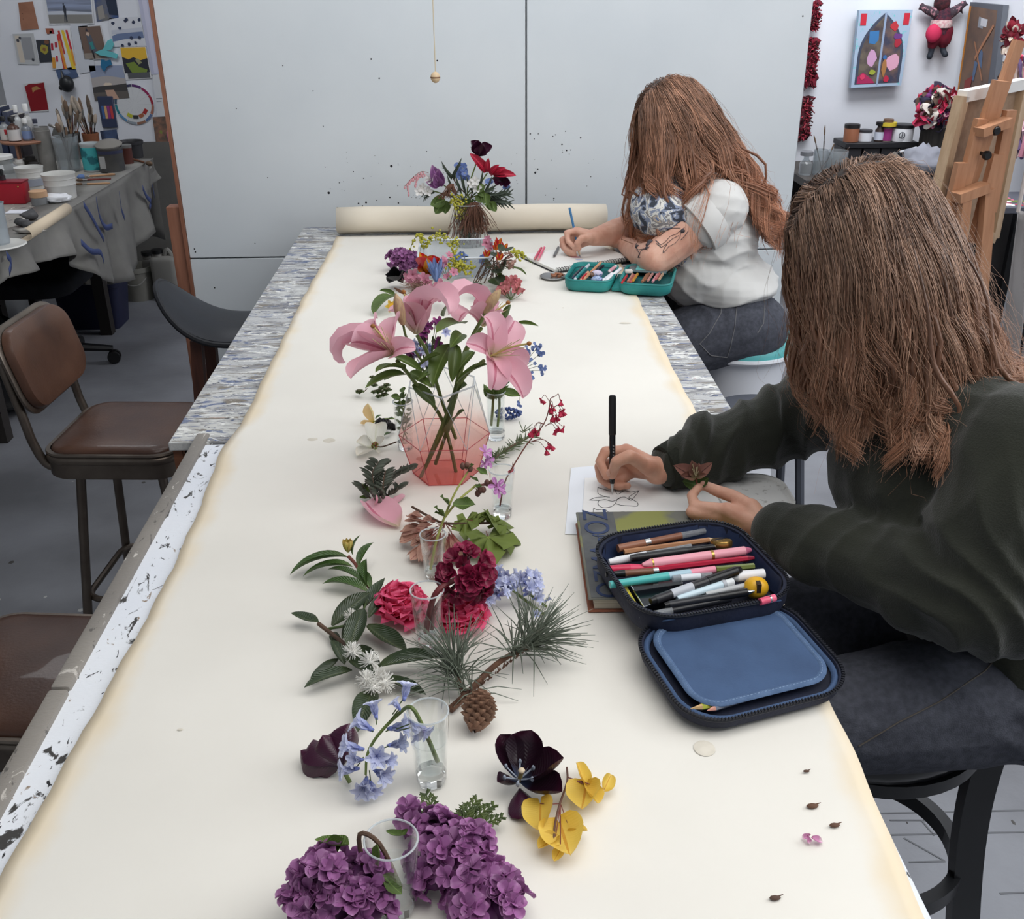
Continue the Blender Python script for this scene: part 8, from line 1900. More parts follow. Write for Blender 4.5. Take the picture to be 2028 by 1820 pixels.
for(x,y,s_,c_,lab)in[(1597,1527,.004,(92,70,58),'tiny brown plant scrap highest near the paper edge'),(1609,1596,.007,(104,76,60),'brown seed husk lying above the pink petal scraps'),(1653,1634,.006,(100,72,58),'brown seed husk right of the pink petal scraps'),(1535,1778,.006,(92,70,60),'small dark plant scrap low on the paper'),(960,1412,.004,(150,100,90),'tiny reddish scrap below the pine cone')]:
 p=P(x,y,SURF+.002);m=MB();m.ell(p,(s_,s_*.5,s_*.35),8,6);m.tube([p,p+V((s_*1.5,s_*.5,.001))],[s_*.25,.0003],5);tag(m.build('plant_scrap',col_mat(c_,.8)),lab,'scrap')
t=thing('petal_scrap','little pink and white petal scraps near the paper\'s right edge','petal',P(1605,1662,SURF));ps_=blade('scrap_petal',blade_mat('scrap_petal',(206,140,180),(150,50,90),(240,236,230),.5,.3,0),.6,.7,.6,.8,.4)
for(a,b2)in(((1588,1662),(1606,1652)),((1604,1672),(1598,1654)),((1630,1668),(1606,1658))):put(t,ps_,P(*a,SURF+.001),P(*b2,SURF+.008),name='petal')

# ---------------------------------------------------------------- 17 flowers around and in the clear box
t=thing('lilac_sprig','dark purple lilac head lying left of the clear box','lilac',C6(350,340));lilac(t,[(C6(290,330,.034),.034,.9),(C6(400,340,.034),.036,.85),(C6(460,350,.03),.026,.9),(C6(340,300,.045),.026,.8)],110,.0145,21)
t=thing('black_flower','black open flower lying at left of the clear box','flower',C6(265,570));c=C6(265,560,.02);bk=blade('black_petal',blade_mat('black_petal',(36,36,40),(44,42,46),(24,24,26),.5,.0,.1,vary=.2,ribw=0),.7,.65,.5,.6,.4,0,8,4)
for(x,y,z,up_)in[(240,395,.075,(0,-.8,.4)),(390,470,.045,(-.5,-.5,.7)),(135,500,.04,(.6,-.4,.6)),(350,600,.012,(-.2,.2,1)),(170,600,.012,(.2,.2,1)),(300,520,.05,(0,-.6,.6))]:put(t,bk,c,C6(x,y,z),up=up_,name='petal')
m=MB();m.ell(c+V((0,-.005,.008)),.008,8,6);m.build('flower_centre',col_mat((60,52,46)),t)
M_ry=blade_mat('red_yellow_petal',(200,34,46),(214,60,44),(224,170,40),.4,.25,.1,vary=.1,ribw=.006,ribc=(220,150,40));t=thing('red_tulip','red tulip with yellow inside lying on box corner','tulip',C6(640,470));c=C6(640,480,.03);ry=blade('red_tulip_petal',M_ry,.62,.72,.55,.7,.4,0,8,4);yp=blade('yellow_tulip_petal',blade_mat('yellow_inner',(222,166,40),(206,60,40),(226,190,60),.4,.25,.1,vary=.1),.5,.75,.6,.7,.4,0,8,4)
for(x,y,z,me_,up_)in[(540,235,.09,ry,(.5,-.6,.4)),(600,265,.10,yp,(.2,-.8,.3)),(680,275,.10,ry,(0,-.9,.2)),(785,305,.09,ry,(-.5,-.6,.4)),(570,470,.05,yp,(.5,-.5,.6)),(770,390,.06,yp,(-.4,-.5,.6)),(640,300,.10,ry,(0,.9,.1))]:put(t,me_,c,C6(x,y,z),up=up_,name='petal')
M_gold=pm('goldenrod_yellow',(196,180,60),.7,(150,160,60),scale=60);gb=MB();gb.ell((0,0,0),1,6,4);goldm=gb.mesh('goldenrod_bud',M_gold,0);rg=random.Random(77)
def goldenrod(label,paths,z=.09,r=.008,dens_=22):
 t=thing('goldenrod_sprig',label,'goldenrod',paths[0][-1])
 for q in paths:
  stem(t,q,.001,M_stem);qq=bez(q,40)
  for i in range(dens_):p=qq[int(rg.random()*(len(qq)-1))];putZ(t,goldm,p+V((rg.gauss(0,r*.6),rg.gauss(0,r*.6),rg.gauss(0,r*.6))),V((0,0,1)),rg.uniform(.0025,.0048),0,'bud')
 return t
goldenrod('yellow goldenrod sprig arching above the dark purple lilac head',[[C6(430,290,y=3.12),C6(445,160,y=3.12),C6(500,60,y=3.12),C6(600,40,y=3.12)],[C6(600,200,y=3.12),C6(590,120,y=3.12),C6(560,50,y=3.12)],[C6(600,190,y=3.12),C6(650,110,y=3.12),C6(690,60,y=3.12)]],dens_=26)
goldenrod('yellow goldenrod sprig drooping before the roots vase',[[C6(730,60,y=3.2),C6(790,20,y=3.2),C6(840,100,y=3.2)],[C6(900,150,y=3.15),C6(960,110,y=3.15),C6(1020,180,y=3.15)]],dens_=34,r=.014)
goldenrod('green-yellow goldenrod clump lying inside the clear box',[[C6(950,240,y=3.0),C6(960,330,y=3.0),C6(900,460,y=2.95)],[C6(960,330,y=3.0),C6(1060,400,y=2.98),C6(1170,440,y=2.95)],[C6(940,300,y=3.0),C6(1000,360,y=3.0),C6(1040,420,y=2.97)]],dens_=60,r=.016)
goldenrod('pale goldenrod spray reaching toward the sketchbook corner',[[C6(1640,220,.06),C6(1740,240,.05),C6(1880,370,.02)],[C6(1680,230,.055),C6(1700,280,.04),C6(1710,320,.03)],[C6(1740,245,.05),C6(1770,300,.03)]],dens_=18,r=.006)
pk5=radial('pink_blossom',blade_mat('pink_blossom_petal',(206,136,158),(220,156,174),(170,90,120),.5,.3,0,vary=.15,ribw=0),5,.6,math.radians(25),-.5,.2,.6,.5,.3,pm('blossom_tube',(150,80,90),.5),extra=(.08,))
def blossoms(name,label,pts,s_,me_,seed,stems_to=None,cat='blossom'):
 rg=random.Random(seed);t=thing(name,label,cat,pts[0])
 for i,p in enumerate(pts):
  putZ(t,me_,p,V((rg.uniform(-.6,.6),-.6+rg.uniform(-.3,.3),rg.uniform(.2,.9))),s_*rg.uniform(.75,1.15),i)
  if stems_to is not None:stem(t,[p,p.lerp(stems_to,.5)+V((0,0,-.004)),stems_to],.0008,M_stemd,5)
 return t
blossoms('pink_blossom','dusty pink blossoms left of the blue star flower',[C6(x,y,z)for x,y,z in((410,540,.03),(460,500,.05),(480,580,.03),(440,600,.02),(590,550,.04),(620,600,.03),(520,600,.02))],.020,pk5,3,C6(540,680,.008))
blossoms('pink_blossom','rose pink blossoms peeking between the two upper lilies',[C6(x,y,z)for x,y,z in((640,710,.05),(700,700,.06),(760,690,.06),(810,640,.07),(850,690,.05),(880,740,.05),(740,760,.04),(800,750,.04))],.022,pk5,4,C6(760,800,.01))
blossoms('pink_blossom','small pink blossoms lying over the clear box rim',[C6(x,y,z)for x,y,z in((820,330,.09),(860,380,.08),(800,400,.07),(940,480,.05),(870,530,.04),(890,280,.09),(800,470,.05))],.016,pk5,6,C6(880,560,.01))
blossoms('pink_blossom','magenta blossoms at the right top of the clear box',[C6(x,y,z)for x,y,z in((1350,90,.10),(1330,130,.09),(1390,150,.09),(1370,190,.08))],.018,pk5,7,C6(1400,260,.03))
pk_b=radial('coral_cluster',blade_mat('coral_cluster_petal',(206,130,130),(214,110,130),(160,100,80),.5,.3,0,vary=.2,ribw=0),5,.7,math.radians(30),-.3,.3,.6,.5,.3,pm('blossom_tube',(150,80,90),.5))
blossoms('coral_blossom','coral pink blossom spike lying right of the clear box',[C6(1500+230*f+rnd.uniform(-30,30),700-80*math.sin(f*3)+rnd.uniform(-60,30),rnd.uniform(.015,.04))for f in[k/17 for k in range(18)]],.017,pk_b,9,C6(1620,800,.006))
t=thing('blue_star_flower','pale blue star-petalled flower standing before the clear box','flower',C6(740,640));bs_=blade('blue_strap',blade_mat('blue_strap',(116,140,190),(140,160,206),(90,110,160),.5,.25,0,vary=.2),.3,.8,.6,.5,.2)
c=C6(740,640,.02)
for k in range(16):a=k*.8;put(t,bs_,c+V((0,0,.01+.012*(k//8))),c+V((.026*math.cos(a),.018*math.sin(a),.07+.015*math.sin(k*2))),up=(-math.cos(a),-math.sin(a),.4),ws=.8,name='petal')
blossoms('blue_blossom','pale blue small flowers lying in the clear box',[C6(x,y,z)for x,y,z in((990,300,.07),(1040,290,.07),(1070,310,.06),(1020,320,.06),(1290,320,.06))],.016,fm,12)
t=thing('leafy_tangle','tangle of dark twigs, leaves and yellow buds right of box','leafy twigs',C6(1450,400));rg=random.Random(41)
for k in range(22):p0_=C6(rg.uniform(1150,1500),rg.uniform(480,640),.008);p1_=C6(rg.uniform(1350,1660),rg.uniform(150,430),rg.uniform(.05,.10));stem(t,[p0_,p0_.lerp(p1_,.5)+V((0,0,.02)),p1_],.0013,M_twig,5)
for(x0,y0,x1,y1,z,rl)in[(1500,300,1360,240,.08,.3),(1480,220,1530,150,.10,.5),(1560,230,1650,170,.09,-.4),(1360,360,1280,340,.06,.3),(1500,380,1500,480,.05,.6),(1450,330,1530,300,.07,-.3),(1330,420,1360,330,.06,.8),(1180,630,1260,690,.03,.2),(1180,620,1240,580,.05,-.4),(1420,540,1520,630,.03,.2),(1020,320,1140,300,.06,.4),(640,650,620,620,.04,.2),(900,680,950,720,.05,.3)]:put(t,blade('tangle_leaf',M_leafd,.5,.8,.65,.4,.25),C6(x0,y0,z),C6(x1,y1,z+.005),up=(0,-.5,.9),roll=rl)
rb_=blade('ember_petal',M_ry,.5,.75,.6,.5,.3)
for(x,y)in[(1460,180),(1440,210),(1480,330),(1535,210),(1330,290),(1465,150)]:p=C6(x,y,.08);[put(t,rb_,p,p+V((.012*math.cos(a),-.004,.022+.006*math.sin(a))),up=(0,-1,0),roll=a,name='bud')for a in(0,2,4)]
for k in range(26):p=C6(rg.uniform(1420,1660),rg.uniform(230,460),rg.uniform(.04,.09));put(t,blade('husk',blade_mat('husk',(150,116,104),(176,140,130),(96,66,56),.6,.2,0,vary=.25),.4,.7,.6,.6,.3),p,p+V((rg.uniform(-.02,.02),rg.uniform(-.02,.01),rg.uniform(-.005,.02))),roll=rg.uniform(-2,2),name='husk')
put(t,blade('long_leaf',M_leafg,.2,.8,.7,-.8,.3),C6(1560,430,.05),C6(1805,510,.012),name='leaf');put(t,blade('long_leaf',M_leafg,.2),C6(1450,470,.04),C6(1530,620,.02),name='leaf')
t=thing('brown_tassel','feathery brown grass tassels lying before the clear box','grass',C6(520,720));m=MB();rg=random.Random(42)
for k in range(120):a=C6(rg.uniform(480,640),rg.uniform(620,690),.03);m.tube([a,a+V((rg.uniform(-.05,.03),rg.uniform(-.05,.0),rg.uniform(-.02,.03)))],[.0010,.0004],4)
m.build('tassel',pm('brown_tassel',(124,94,80),.8),t)['kind']='stuff'
t=thing('leaf_pair','broad green leaf curling at left behind the tall lilies','leaf',C6(150,850));put(t,blade('broad_leaf',M_leafg,.45,.7,.6,-.8,.3,.02,10,4),C6(250,760,.03),C6(0,970,.006),roll=.2,ws=1.1);put(t,blade('broad_leaf',M_leafg,.45),C6(250,750,.03),C6(70,690,.04),roll=-.5,ws=.7);put(t,blade('dry_leaf',blade_mat('dry_leaf',(110,74,56),(96,62,48),(130,92,70),.6,.1,.2),.4,.8,.6,.9,.4),C6(390,740,.02),C6(235,650,.045),roll=.4,ws=.9)
t=thing('daffodil','small yellow daffodil bloom at left behind the lilies','flower',C6(215,880));c=C6(220,870,.03);yl_=blade('daffodil_petal',M_yel,.6,.7,.6,.4,.2)
for k in range(6):a=k*1.047;put(t,yl_,c,c+V((.020*math.cos(a),-.004,.020*math.sin(a))),up=(0,-1,0),name='petal')
m=MB();m.lathe([(.004,0),(.006,.008),(.009,.012)],12,0,frameZ((0,-1,.2),0,c));m.build('trumpet',col_mat((226,170,40)),t)
# filler behind the lilies: dark purple and blue flowers seen between stems
blossoms('purple_blossom','deep violet and pink blossoms seen between the lily stems',[C1(x,y,y=1.86)for x,y in((720,440),(700,470),(690,520),(740,420),(800,400),(820,395),(590,620),(560,580),(640,640),(830,560),(600,650))],.015,radial('violet_blossom',blade_mat('violet_petal',(124,50,110),(170,80,120),(70,20,60),.5,.2,0,vary=.3,ribw=0),5,.6,math.radians(25),-.4,.2,.6,.5,.3,pm('blossom_tube',(150,80,90),.5)),15,C1(740,800,y=1.84))
t=thing('bluebell_bunch','pale bluebells seen behind stems between the lilies','bluebell',C1(800,560,y=1.86));rg=random.Random(51)
for k in range(22):putZ(t,bell_f,C1(rg.uniform(620,880),rg.uniform(470,720),y=1.86+rg.uniform(-.02,.02)),V((rg.uniform(-.8,.8),-.7,rg.uniform(-.3,.6))),.016,k,'bell')
for k in range(4):stem(t,[C1(660+60*k,500,y=1.86),C1(720+25*k,700,y=1.85),C1(760+15*k,900,y=1.84)],.0018,M_stemd)
# ---------------------------------------------------------------- 18 back bouquet
t=thing('mixed_bouquet','mixed bouquet with black tulip, red petals and feathery leaves','bouquet',BVP);YB=BVP.y;B8=lambda x,y,dy=0.0:C8(x,y,y=YB+dy);rg=random.Random(61)
neck=BVP+V((0,0,BVH))
for(x,y,dy)in[(1300,560,0),(1480,420,0),(1560,440,.02),(1040,500,-.01),(1250,430,.03),(1620,500,0),(1150,430,.03),(1400,470,.02),(1080,600,-.02),(1500,560,.02),(1350,480,.03),(1200,520,0),(980,580,0),(1560,640,0)]:p=B8(x,y,dy);b0=BVP+V((rg.uniform(-.02,.02),rg.uniform(-.02,.02),.02));stem(t,[b0,neck+V((rg.uniform(-.02,.02),0,-.01)),neck.lerp(p,.6),p],.0022,rg.choice([M_stemd,M_stem,M_twig]),6)
tb_=blade('tulip_petal_side',M_tulip,.80);c=B8(1400,275);stem(t,[B8(1300,560),B8(1350,420),c],.0024,M_stem)
for(x,y,dy,up_)in[(1330,130,0,(.7,-.5,.1)),(1390,125,-.02,(0,-1,.1)),(1440,160,-.03,(0,-1,.1)),(1525,175,0,(-.7,-.5,.1)),(1400,130,.03,(0,1,.1)),(1480,170,.02,(-.3,.8,.1))]:put(t,tb_,c,B8(x,y,dy),up=up_,ws=.95,name='petal')
M_red=blade_mat('red_strap_petal',(178,34,60),(196,50,76),(140,24,44),.45,.25,.1,vary=.12);rs_=blade('red_strap',M_red,.34,.7,.6,-.7,.3,.02,8,3)
for(x0,y0,x1,y1)in[(1470,410,1320,245),(1470,410,1385,310),(1475,410,1490,285),(1500,430,1590,345),(1520,430,1648,375),(1530,430,1740,445),(1540,430,1640,430),(1510,440,1580,400)]:put(t,rs_,B8(x0,y0),B8(x1,y1,-.02),up=(0,-.8,.5),ws=1.1,name='petal')
M_par=blade_mat('parrot_tulip_petal',(146,96,148),(210,170,200),(120,70,120),.5,.25,.2,vary=.15);pt_=blade('parrot_petal',M_par,.65,.7,.55,.7,.4,.05,8,4);c=B8(1050,540,-.02)
for(x,y,dy,ws)in[(980,345,-.02,.8),(1040,380,-.04,.9),(1095,470,-.03,.8),(925,500,-.03,.8),(1000,430,-.05,.9),(1070,430,0,.9),(960,450,0,.8)]:put(t,pt_,c,B8(x,y,dy),up=(0,-1,.2),ws=ws,name='petal')
for k in range(16):p=B8(rg.uniform(1200,1320),rg.uniform(350,470),.02+rg.uniform(-.02,.02));putZ(t,fm,p,V((rg.uniform(-.6,.6),-.8,.5)),.012,k)
for(x,y)in[(1500,490),(1480,500),(1640,550),(1660,545),(1510,500)]:putZ(t,fm,B8(x,y,-.01),V((0,-.8,.5)),.010,1)
for(x1,y1)in[(1530,470),(1690,510),(1640,440),(1600,540),(1660,480)]:put(t,tb_,B8(1610,500),B8(x1,y1,-.02),up=(0,-1,.2),ws=1.1,name='petal')
db=MB();db.ell((0,0,-.6),(.35,.35,.6),7,5);dbm=db.mesh('drop_blossom',pm('pale_pink_drop',(206,150,156),.6),0)
for path in([(950,420),(880,410),(800,470),(735,540)],[(960,430),(860,440),(830,520)],[(900,410),(770,500),(770,600)]):
 q=[B8(x,y,-.03)for x,y in path];stem(t,q,.0009,M_redstem,5)
 for p in bez(q,10)[2:]:putZ(t,dbm,p,V((0,0,1)),rg.uniform(.007,.012),0,'drop_blossom')
wf=radial('white_floret',blade_mat('white_floret',(222,220,216),(230,228,224),(190,190,170),.5,.2,0,vary=.06),5,.7,.3,-.3,.2,.6,.5,.3,pm('fmn_tube',(96,110,120),.6))
for(x,y)in[(900,560),(940,590),(870,590),(1340,520),(1370,500),(1390,560),(960,480)]:putZ(t,wf,B8(x,y,-.02),V((rg.uniform(-.5,.5),-.8,.4)),.018,x)
M_grl=blade_mat('grey_feather_leaf',(72,82,70),(84,94,80),(60,70,56),.55,.1,0,vary=.15);gl=blade('grey_feather',M_grl,.16,.75,.7,-.4,.3,0,8,2)
for(x0,y0,x1,y1)in[(1480,660,1710,610),(1480,660,1715,705),(1480,660,1640,720),(1500,650,1690,580),(1160,480,1070,350),(1170,460,1110,400),(1160,470,1245,325),(1180,480,1200,370),(1180,600,1120,470),(1240,600,1190,460),(1280,600,1240,470),(1400,600,1440,430),(1460,600,1520,480),(1000,590,900,660),(1010,600,880,620),(1380,640,1560,560),(1420,620,1600,620),(1240,560,1180,620),(1300,640,1220,660),(1350,600,1290,480)]:
 a_,b2=B8(x0,y0),B8(x1,y1,-.02);put(t,gl,a_,b2,up=(0,-.8,.5))
 for k in range(3):f=.35+.2*k;p=a_.lerp(b2,f);d=(b2-a_)*.3;[put(t,gl,p,p+d+V((0,0,s_*d.length*.6)),up=(0,-.8,.5))for s_ in(-1,1)]
for(x0,y0,x1,y1)in[(1090,660,1010,790),(1100,660,965,710),(1110,670,1100,790),(1500,680,1560,770),(1480,690,1520,760),(1400,560,1450,640),(1440,520,1400,600),(1460,600,1470,720),(1380,620,1440,690)]:put(t,blade('round_leaf',M_leafg,.75,.7,.6,.3,.2),B8(x0,y0,-.02),B8(x1,y1,-.03),up=(0,-.9,.3),ws=1.0)
qq=[B8(1170,640,-.04),B8(1230,720,-.05),B8(1260,860,-.05)];
for k in range(90):p=bez(qq,20)[int(rg.random()*19)];putZ(t,goldm,p+V((rg.gauss(0,.014),rg.gauss(0,.006),rg.gauss(0,.010))),V((0,0,1)),rg.uniform(.003,.005),0,'bud')
def roots(paths,n,sp_,nm):
 m=MB()
 for k in range(n):
  q=rg.choice(paths);j=V((rg.gauss(0,sp_),rg.gauss(0,sp_*.6),0));m.tube(bez([q[0]+j*.3]+[p+j*(i+1)*.55+V((rg.gauss(0,.004),0,rg.gauss(0,.004)))for i,p in enumerate(q[1:])],8),[.0014]+[.001]*20,4)if False else m.tube([q[0]+j*.3]+[p+j*(i+1)*.55+V((rg.gauss(0,.004),0,rg.gauss(0,.004)))for i,p in enumerate(q[1:])],.0011,4)
 m.build(nm,pm('brown_root',(112,76,60),.85,(86,58,46),scale=60),t)['kind']='stuff'
roots([[B8(1350,690,-.05),B8(1360,760,-.06),B8(1360,860,-.06),B8(1370,960,-.055)],[B8(1340,700,-.05),B8(1320,800,-.06),B8(1300,920,-.05)],[B8(1370,690,-.05),B8(1420,780,-.06),B8(1440,900,-.05)]],150,.018,'root_tangle')
roots([[B8(1150,520,-.03),B8(1120,570,-.05),B8(1080,640,-.05)],[B8(1160,520,-.03),B8(1180,600,-.05)]],60,.012,'root_tangle')
roots([[BVP+V((-.03,-.03,BVH*1.1)),BVP+V((-.04,-.045,.08)),BVP+V((-.05,-.05,.02))],[BVP+V((.02,-.03,BVH)),BVP+V((.0,-.03,.05)),BVP+V((-.01,-.01,.01))],[BVP+V((.03,0,BVH)),BVP+V((.04,-.02,.06)),BVP+V((.03,-.02,.01))]],60,.016,'root_tangle')
m=MB()
for k in range(5):a_=BVP+V((rg.uniform(-.03,.03),rg.uniform(-.02,.02),.012));m.tube([a_,neck+V((rg.uniform(-.03,.03),0,.01))],.0035,6)
m.build('stem_bundle',M_stemd,t)

# ================================================================ BACK ROOM ON THE RIGHT
W6=BACK-.004
M_ragred=pm('red_rag_weave',(150,34,56),.9,(70,20,34),scale=40,bump=.8,bscale=60,detail=7);M_ragdark=pm('dark_rag_weave',(60,26,34),.9,(130,40,56),scale=36,bump=.8,bscale=60,detail=7)
def rag_panel(label,quad,mat_,seed):
 c=[PY(x,y,W6-.03)for x,y in quad];cen=sum(c,V())/4;t=thing('textile_panel',label,'textile',cen,None,'rag textiles on the back wall');n_,m_=6,14;G=[];rg=random.Random(seed)
 for i in range(m_+1):
  row=[]
  for j in range(n_+1):
   p=c[0].lerp(c[1],j/n_).lerp(c[3].lerp(c[2],j/n_),i/m_);e=1 if j in(0,n_)or i in(0,m_)else 0;row.append(p+V((rg.uniform(-.012,.012)*e,rg.uniform(-.02,.01),rg.uniform(-.012,.012)*e)))
  G.append(row)
 m=MB();m.grid(G);o_=m.build('weave',mat_,t,sharp=0);o_.modifiers.new('t','SOLIDIFY').thickness=-.025
 m=MB()
 for k in range(120):p=c[0].lerp(c[1],rg.random()).lerp(c[3].lerp(c[2],rg.random()),rg.random());m.tube([p,p+V((rg.uniform(-.03,.03),-rg.uniform(.01,.035),rg.uniform(-.03,.03)))],[.005,.003],4,rg.choice([0,0,1,2]))
 m.build('loops',[mat_,col_mat((176,60,76),.9),col_mat((70,40,40),.9)],t)['kind']='stuff'
rag_panel('narrow dark red textile highest beside the partition edge',[(1611,8),(1621,8),(1617,58),(1608,60)],M_ragred,1);rag_panel('bright red woven textile in the middle beside partition edge',[(1604,77),(1620,78),(1610,172),(1594,172)],M_ragred,2);rag_panel('shaggy dark crimson textile lowest beside the partition edge',[(1591,192),(1607,192),(1600,270),(1580,280)],M_ragdark,3)
# arch painting
def arch(x0,x1,top_):
 cx_=(x0+x1)/2;hw=(x1-x0)/2;return[(x0,.96)]+[(cx_+hw*s_*(1-f_**2.2),.62-(.62-top_)*f_)for s_,fs_ in((-1,[k/8 for k in range(9)]),(1,[1-k/8 for k in range(1,9)]))for f_ in fs_]+[(x1,.96)]
t=wall_card('painting','blue-bordered painting of a pointed arch window with colourful patches','painting',[(1698,20),(1803,19),(1780,168),(1681,173)],pm('pale_blue_border',(170,190,212),.6,(120,200,206),scale=60,lo=.6,hi=.66),[
(pm('arch_dark',(64,72,92),.6),arch(.06,.94,.03)),(pm('arch_collage',(112,102,88),.7,(70,60,66),scale=18,detail=8),[q_ for q_ in arch(.11,.89,.08)if q_[0]<=.49]+[(.49,.08),(.49,.95)]),(pm('arch_collage_b',(120,96,84),.7,(60,62,84),scale=18,detail=8),[(.53,.95),(.53,.08)]+[q_ for q_ in arch(.11,.89,.08)if q_[0]>=.53]),((150,168,196),[(.49,.03),(.53,.03),(.53,.98),(.49,.98)]),
((60,120,176),[(.24,.27),(.42,.26),(.43,.38),(.36,.44),(.25,.42)]),((206,160,196),blobp(.34,.62,.09,.11,10,.15,2)),((222,166,190),blobp(.76,.68,.13,.11,10,.12,3)),((200,40,60),R4(.04,.04,.15,.19)),((200,40,60),R4(.85,.04,.96,.19)),((170,40,90),[(.1,.86),(.2,.8),(.4,.9),(.45,.95),(.1,.95)]),((190,50,60),blobp(.7,.2,.07,.06,9,.3,5)),((170,40,60),blobp(.8,.42,.07,.06,9,.3,6)),((110,60,130),blobp(.78,.34,.1,.04,9,.3,7)),((190,40,70),blobp(.68,.9,.06,.05,9,.3,8)),((160,170,60),blobp(.38,.8,.07,.04,9,.3,9)),((170,120,70),blobp(.6,.74,.05,.12,9,.3,10)),((60,110,170),blobp(.59,.61,.04,.03,8,.1,11)),((214,60,100),blobp(.2,.86,.05,.04,8,.2,12))],plane=W6-.035,th=.035)
t['group']='wall art in the back room'
# rag doll with outstretched arms
dc=PY(1868,45,W6-.05);kd=mpp(dc);t=thing('rag_doll','dark red rag doll with outstretched arms hung on wall','doll',dc)
def dp(x,y,o_=0):return PY(x,y,W6-.05-o_)
b=MB();chain(b,[dp(1868,22),dp(1866,40),dp(1864,62)],[.04,.05,.045]);fuse(b,'torso',pm('doll_torso',(96,44,58),.9,(60,40,54),scale=60,lo=.45,hi=.55,bump=.5,bscale=90),t,.008)
b=MB();blob_ell(b,dp(1866,6),(.045,.045,.055));fuse(b,'head',pm('doll_head',(84,34,42),.9,(40,26,32),scale=60),t,.008)
b=MB();chain(b,[dp(1852,26),dp(1838,20),dp(1826,14)],[.028,.024,.016]);chain(b,[dp(1884,26),dp(1895,18),dp(1909,8)],[.028,.024,.016])
for(x0,y0,x1,y1)in[(1826,14,1820,18),(1826,14,1822,9),(1828,13,1828,6),(1909,8,1912,2),(1909,8,1917,9),(1907,9,1906,2),(1900,14,1906,26)]:chain(b,[dp(x0,y0),dp(x1,y1)],[.009,.006])
fuse(b,'arms',pm('doll_sleeve',(70,58,66),.9,(180,130,140),scale=50,lo=.55,hi=.6),t,.007)
m=MB();m.lathe([(.055,-.02),(.06,0),(.055,.02)],20,0,Matrix.Translation(dp(1864,47)));m.build('sash',pm('doll_sash',(206,150,156),.9,(226,210,206),scale=70),t)
b=MB();chain(b,[dp(1858,62),dp(1850,78),dp(1846,90)],[.045,.04,.026]);chain(b,[dp(1872,62),dp(1870,78),dp(1868,88)],[.045,.04,.026]);fuse(b,'trousers',pm('doll_trousers',(120,24,46),.9,(90,18,36),scale=40),t,.008)
b=MB();chain(b,[dp(1846,88),dp(1844,104),dp(1841,112)],[.022,.016,.018]);chain(b,[dp(1868,86),dp(1867,100),dp(1872,108,.02)],[.022,.016,.018]);fuse(b,'boots',pm('doll_boots',(40,46,56),.7),t,.007)
m=MB();m.ell(dp(1849,66,.03),(.045,.03,.05),14,10);m.build('pouch',pm('doll_pouch',(206,50,90),.8),t)
# fabric flower ball on a dark tub
bc=PY(1855,213,BACK-.35);rB=40*mpp(bc);t=thing('fabric_ball','large ball of pink, red and white fabric scraps','fabric ball',bc);rg=random.Random(71)
m=MB();m.ell(bc,rB*.8,20,14);m.build('core',pm('dark_core',(40,34,40),.9),t)
fabs=[blade('scrap_%d'%i,pm('scrap_cloth_%d'%i,c_,.9,bump=.3,bscale=80),.9,.6,.5,.8,.5,.08,5,3)for i,c_ in enumerate([(206,60,96),(226,150,176),(230,220,210),(150,30,50),(60,56,76),(90,70,60),(120,60,120)])]
for k in range(190):
 d=V((rg.gauss(0,1),rg.gauss(-.5,1),rg.gauss(0,1))).normalized();p=bc+d*rB*.72;e=bc+(d+V((rg.gauss(0,.35),rg.gauss(0,.35),rg.gauss(0,.35)))).normalized()*rB*rg.uniform(.95,1.1);put(t,rg.choice(fabs),p,e,up=d.cross(V((0,0,1))),roll=rg.uniform(-1,1),ws=1.3,name='scrap')
# bench with shelf and jars
SZ2=PY(1770,281,BACK-.25).z;tZ=SZ2-.14
t=thing('side_bench','dark cluttered bench along the back-room wall','bench',(2.1,BACK-.35,0));xa,xb=PY(1585,330,BACK-.5).x,PY(1900,330,BACK-.3).x
m=MB();m.box(((xa+xb)/2,BACK-.32,tZ-.02),(xb-xa,.62,.04));m.build('bench_top',pm('dark_bench',(58,54,52),.7,(80,76,72),scale=8),t)
for x in(xa+.05,xb-.05):
 for y in(BACK-.57,BACK-.07):m=MB();m.box((x,y,(tZ-.04)/2),(.06,.06,tZ-.04));m.build('leg',M_darkwood,t)
m=MB();m.box(((xa+xb)/2,BACK-.03,tZ*.45),(xb-xa-.04,.03,tZ*.8));m.build('back_board',pm('dark_board2',(44,42,42),.8),t)
x0,x1=PY(1672,283,BACK-.25).x,PY(1816,283,BACK-.25).x
t=thing('drawer_shelf','low black shelf unit carrying jars on the bench','shelf',((x0+x1)/2,BACK-.2,tZ));m=MB();m.rbox(((x0+x1)/2,BACK-.17,SZ2-.015),(x1-x0,.22,.03),.003,1);m.build('shelf_top',pm('black_shelf',(34,34,38),.5),t)
for k in range(4):m=MB();m.rbox((x0+(x1-x0)*(k+.5)/4,BACK-.17,(tZ+SZ2-.03)/2),((x1-x0)/4-.01,.20,SZ2-.03-tZ),.003,1);m.build('drawer',pm('black_drawer',(44,44,48),.5),t)
def onshelf(px0,px1,ytop,label,name,cat,bodyc,lidc=None,lidh=.02,band=None,bandc=None,prof=None,y=BACK-.22,z=None):
 a,b2=PY(px0,270,y),PY(px1,270,y);r=(b2.x-a.x)/2;z=SZ2 if z is None else z;h=PY((px0+px1)/2,ytop,y).z-z-(lidh if lidc else 0)
 return jar_lathe(V(((a.x+b2.x)/2,y,z)),r,h,name,label,cat,bodyc if not isinstance(bodyc,tuple)else col_mat(bodyc,.35),prof or[(.95,0),(1,.03),(1,.97),(.98,1)],None,(1.03,lidh)if lidc else None,col_mat(lidc,.4)if lidc else None,band,col_mat(bandc,.6)if bandc else None)
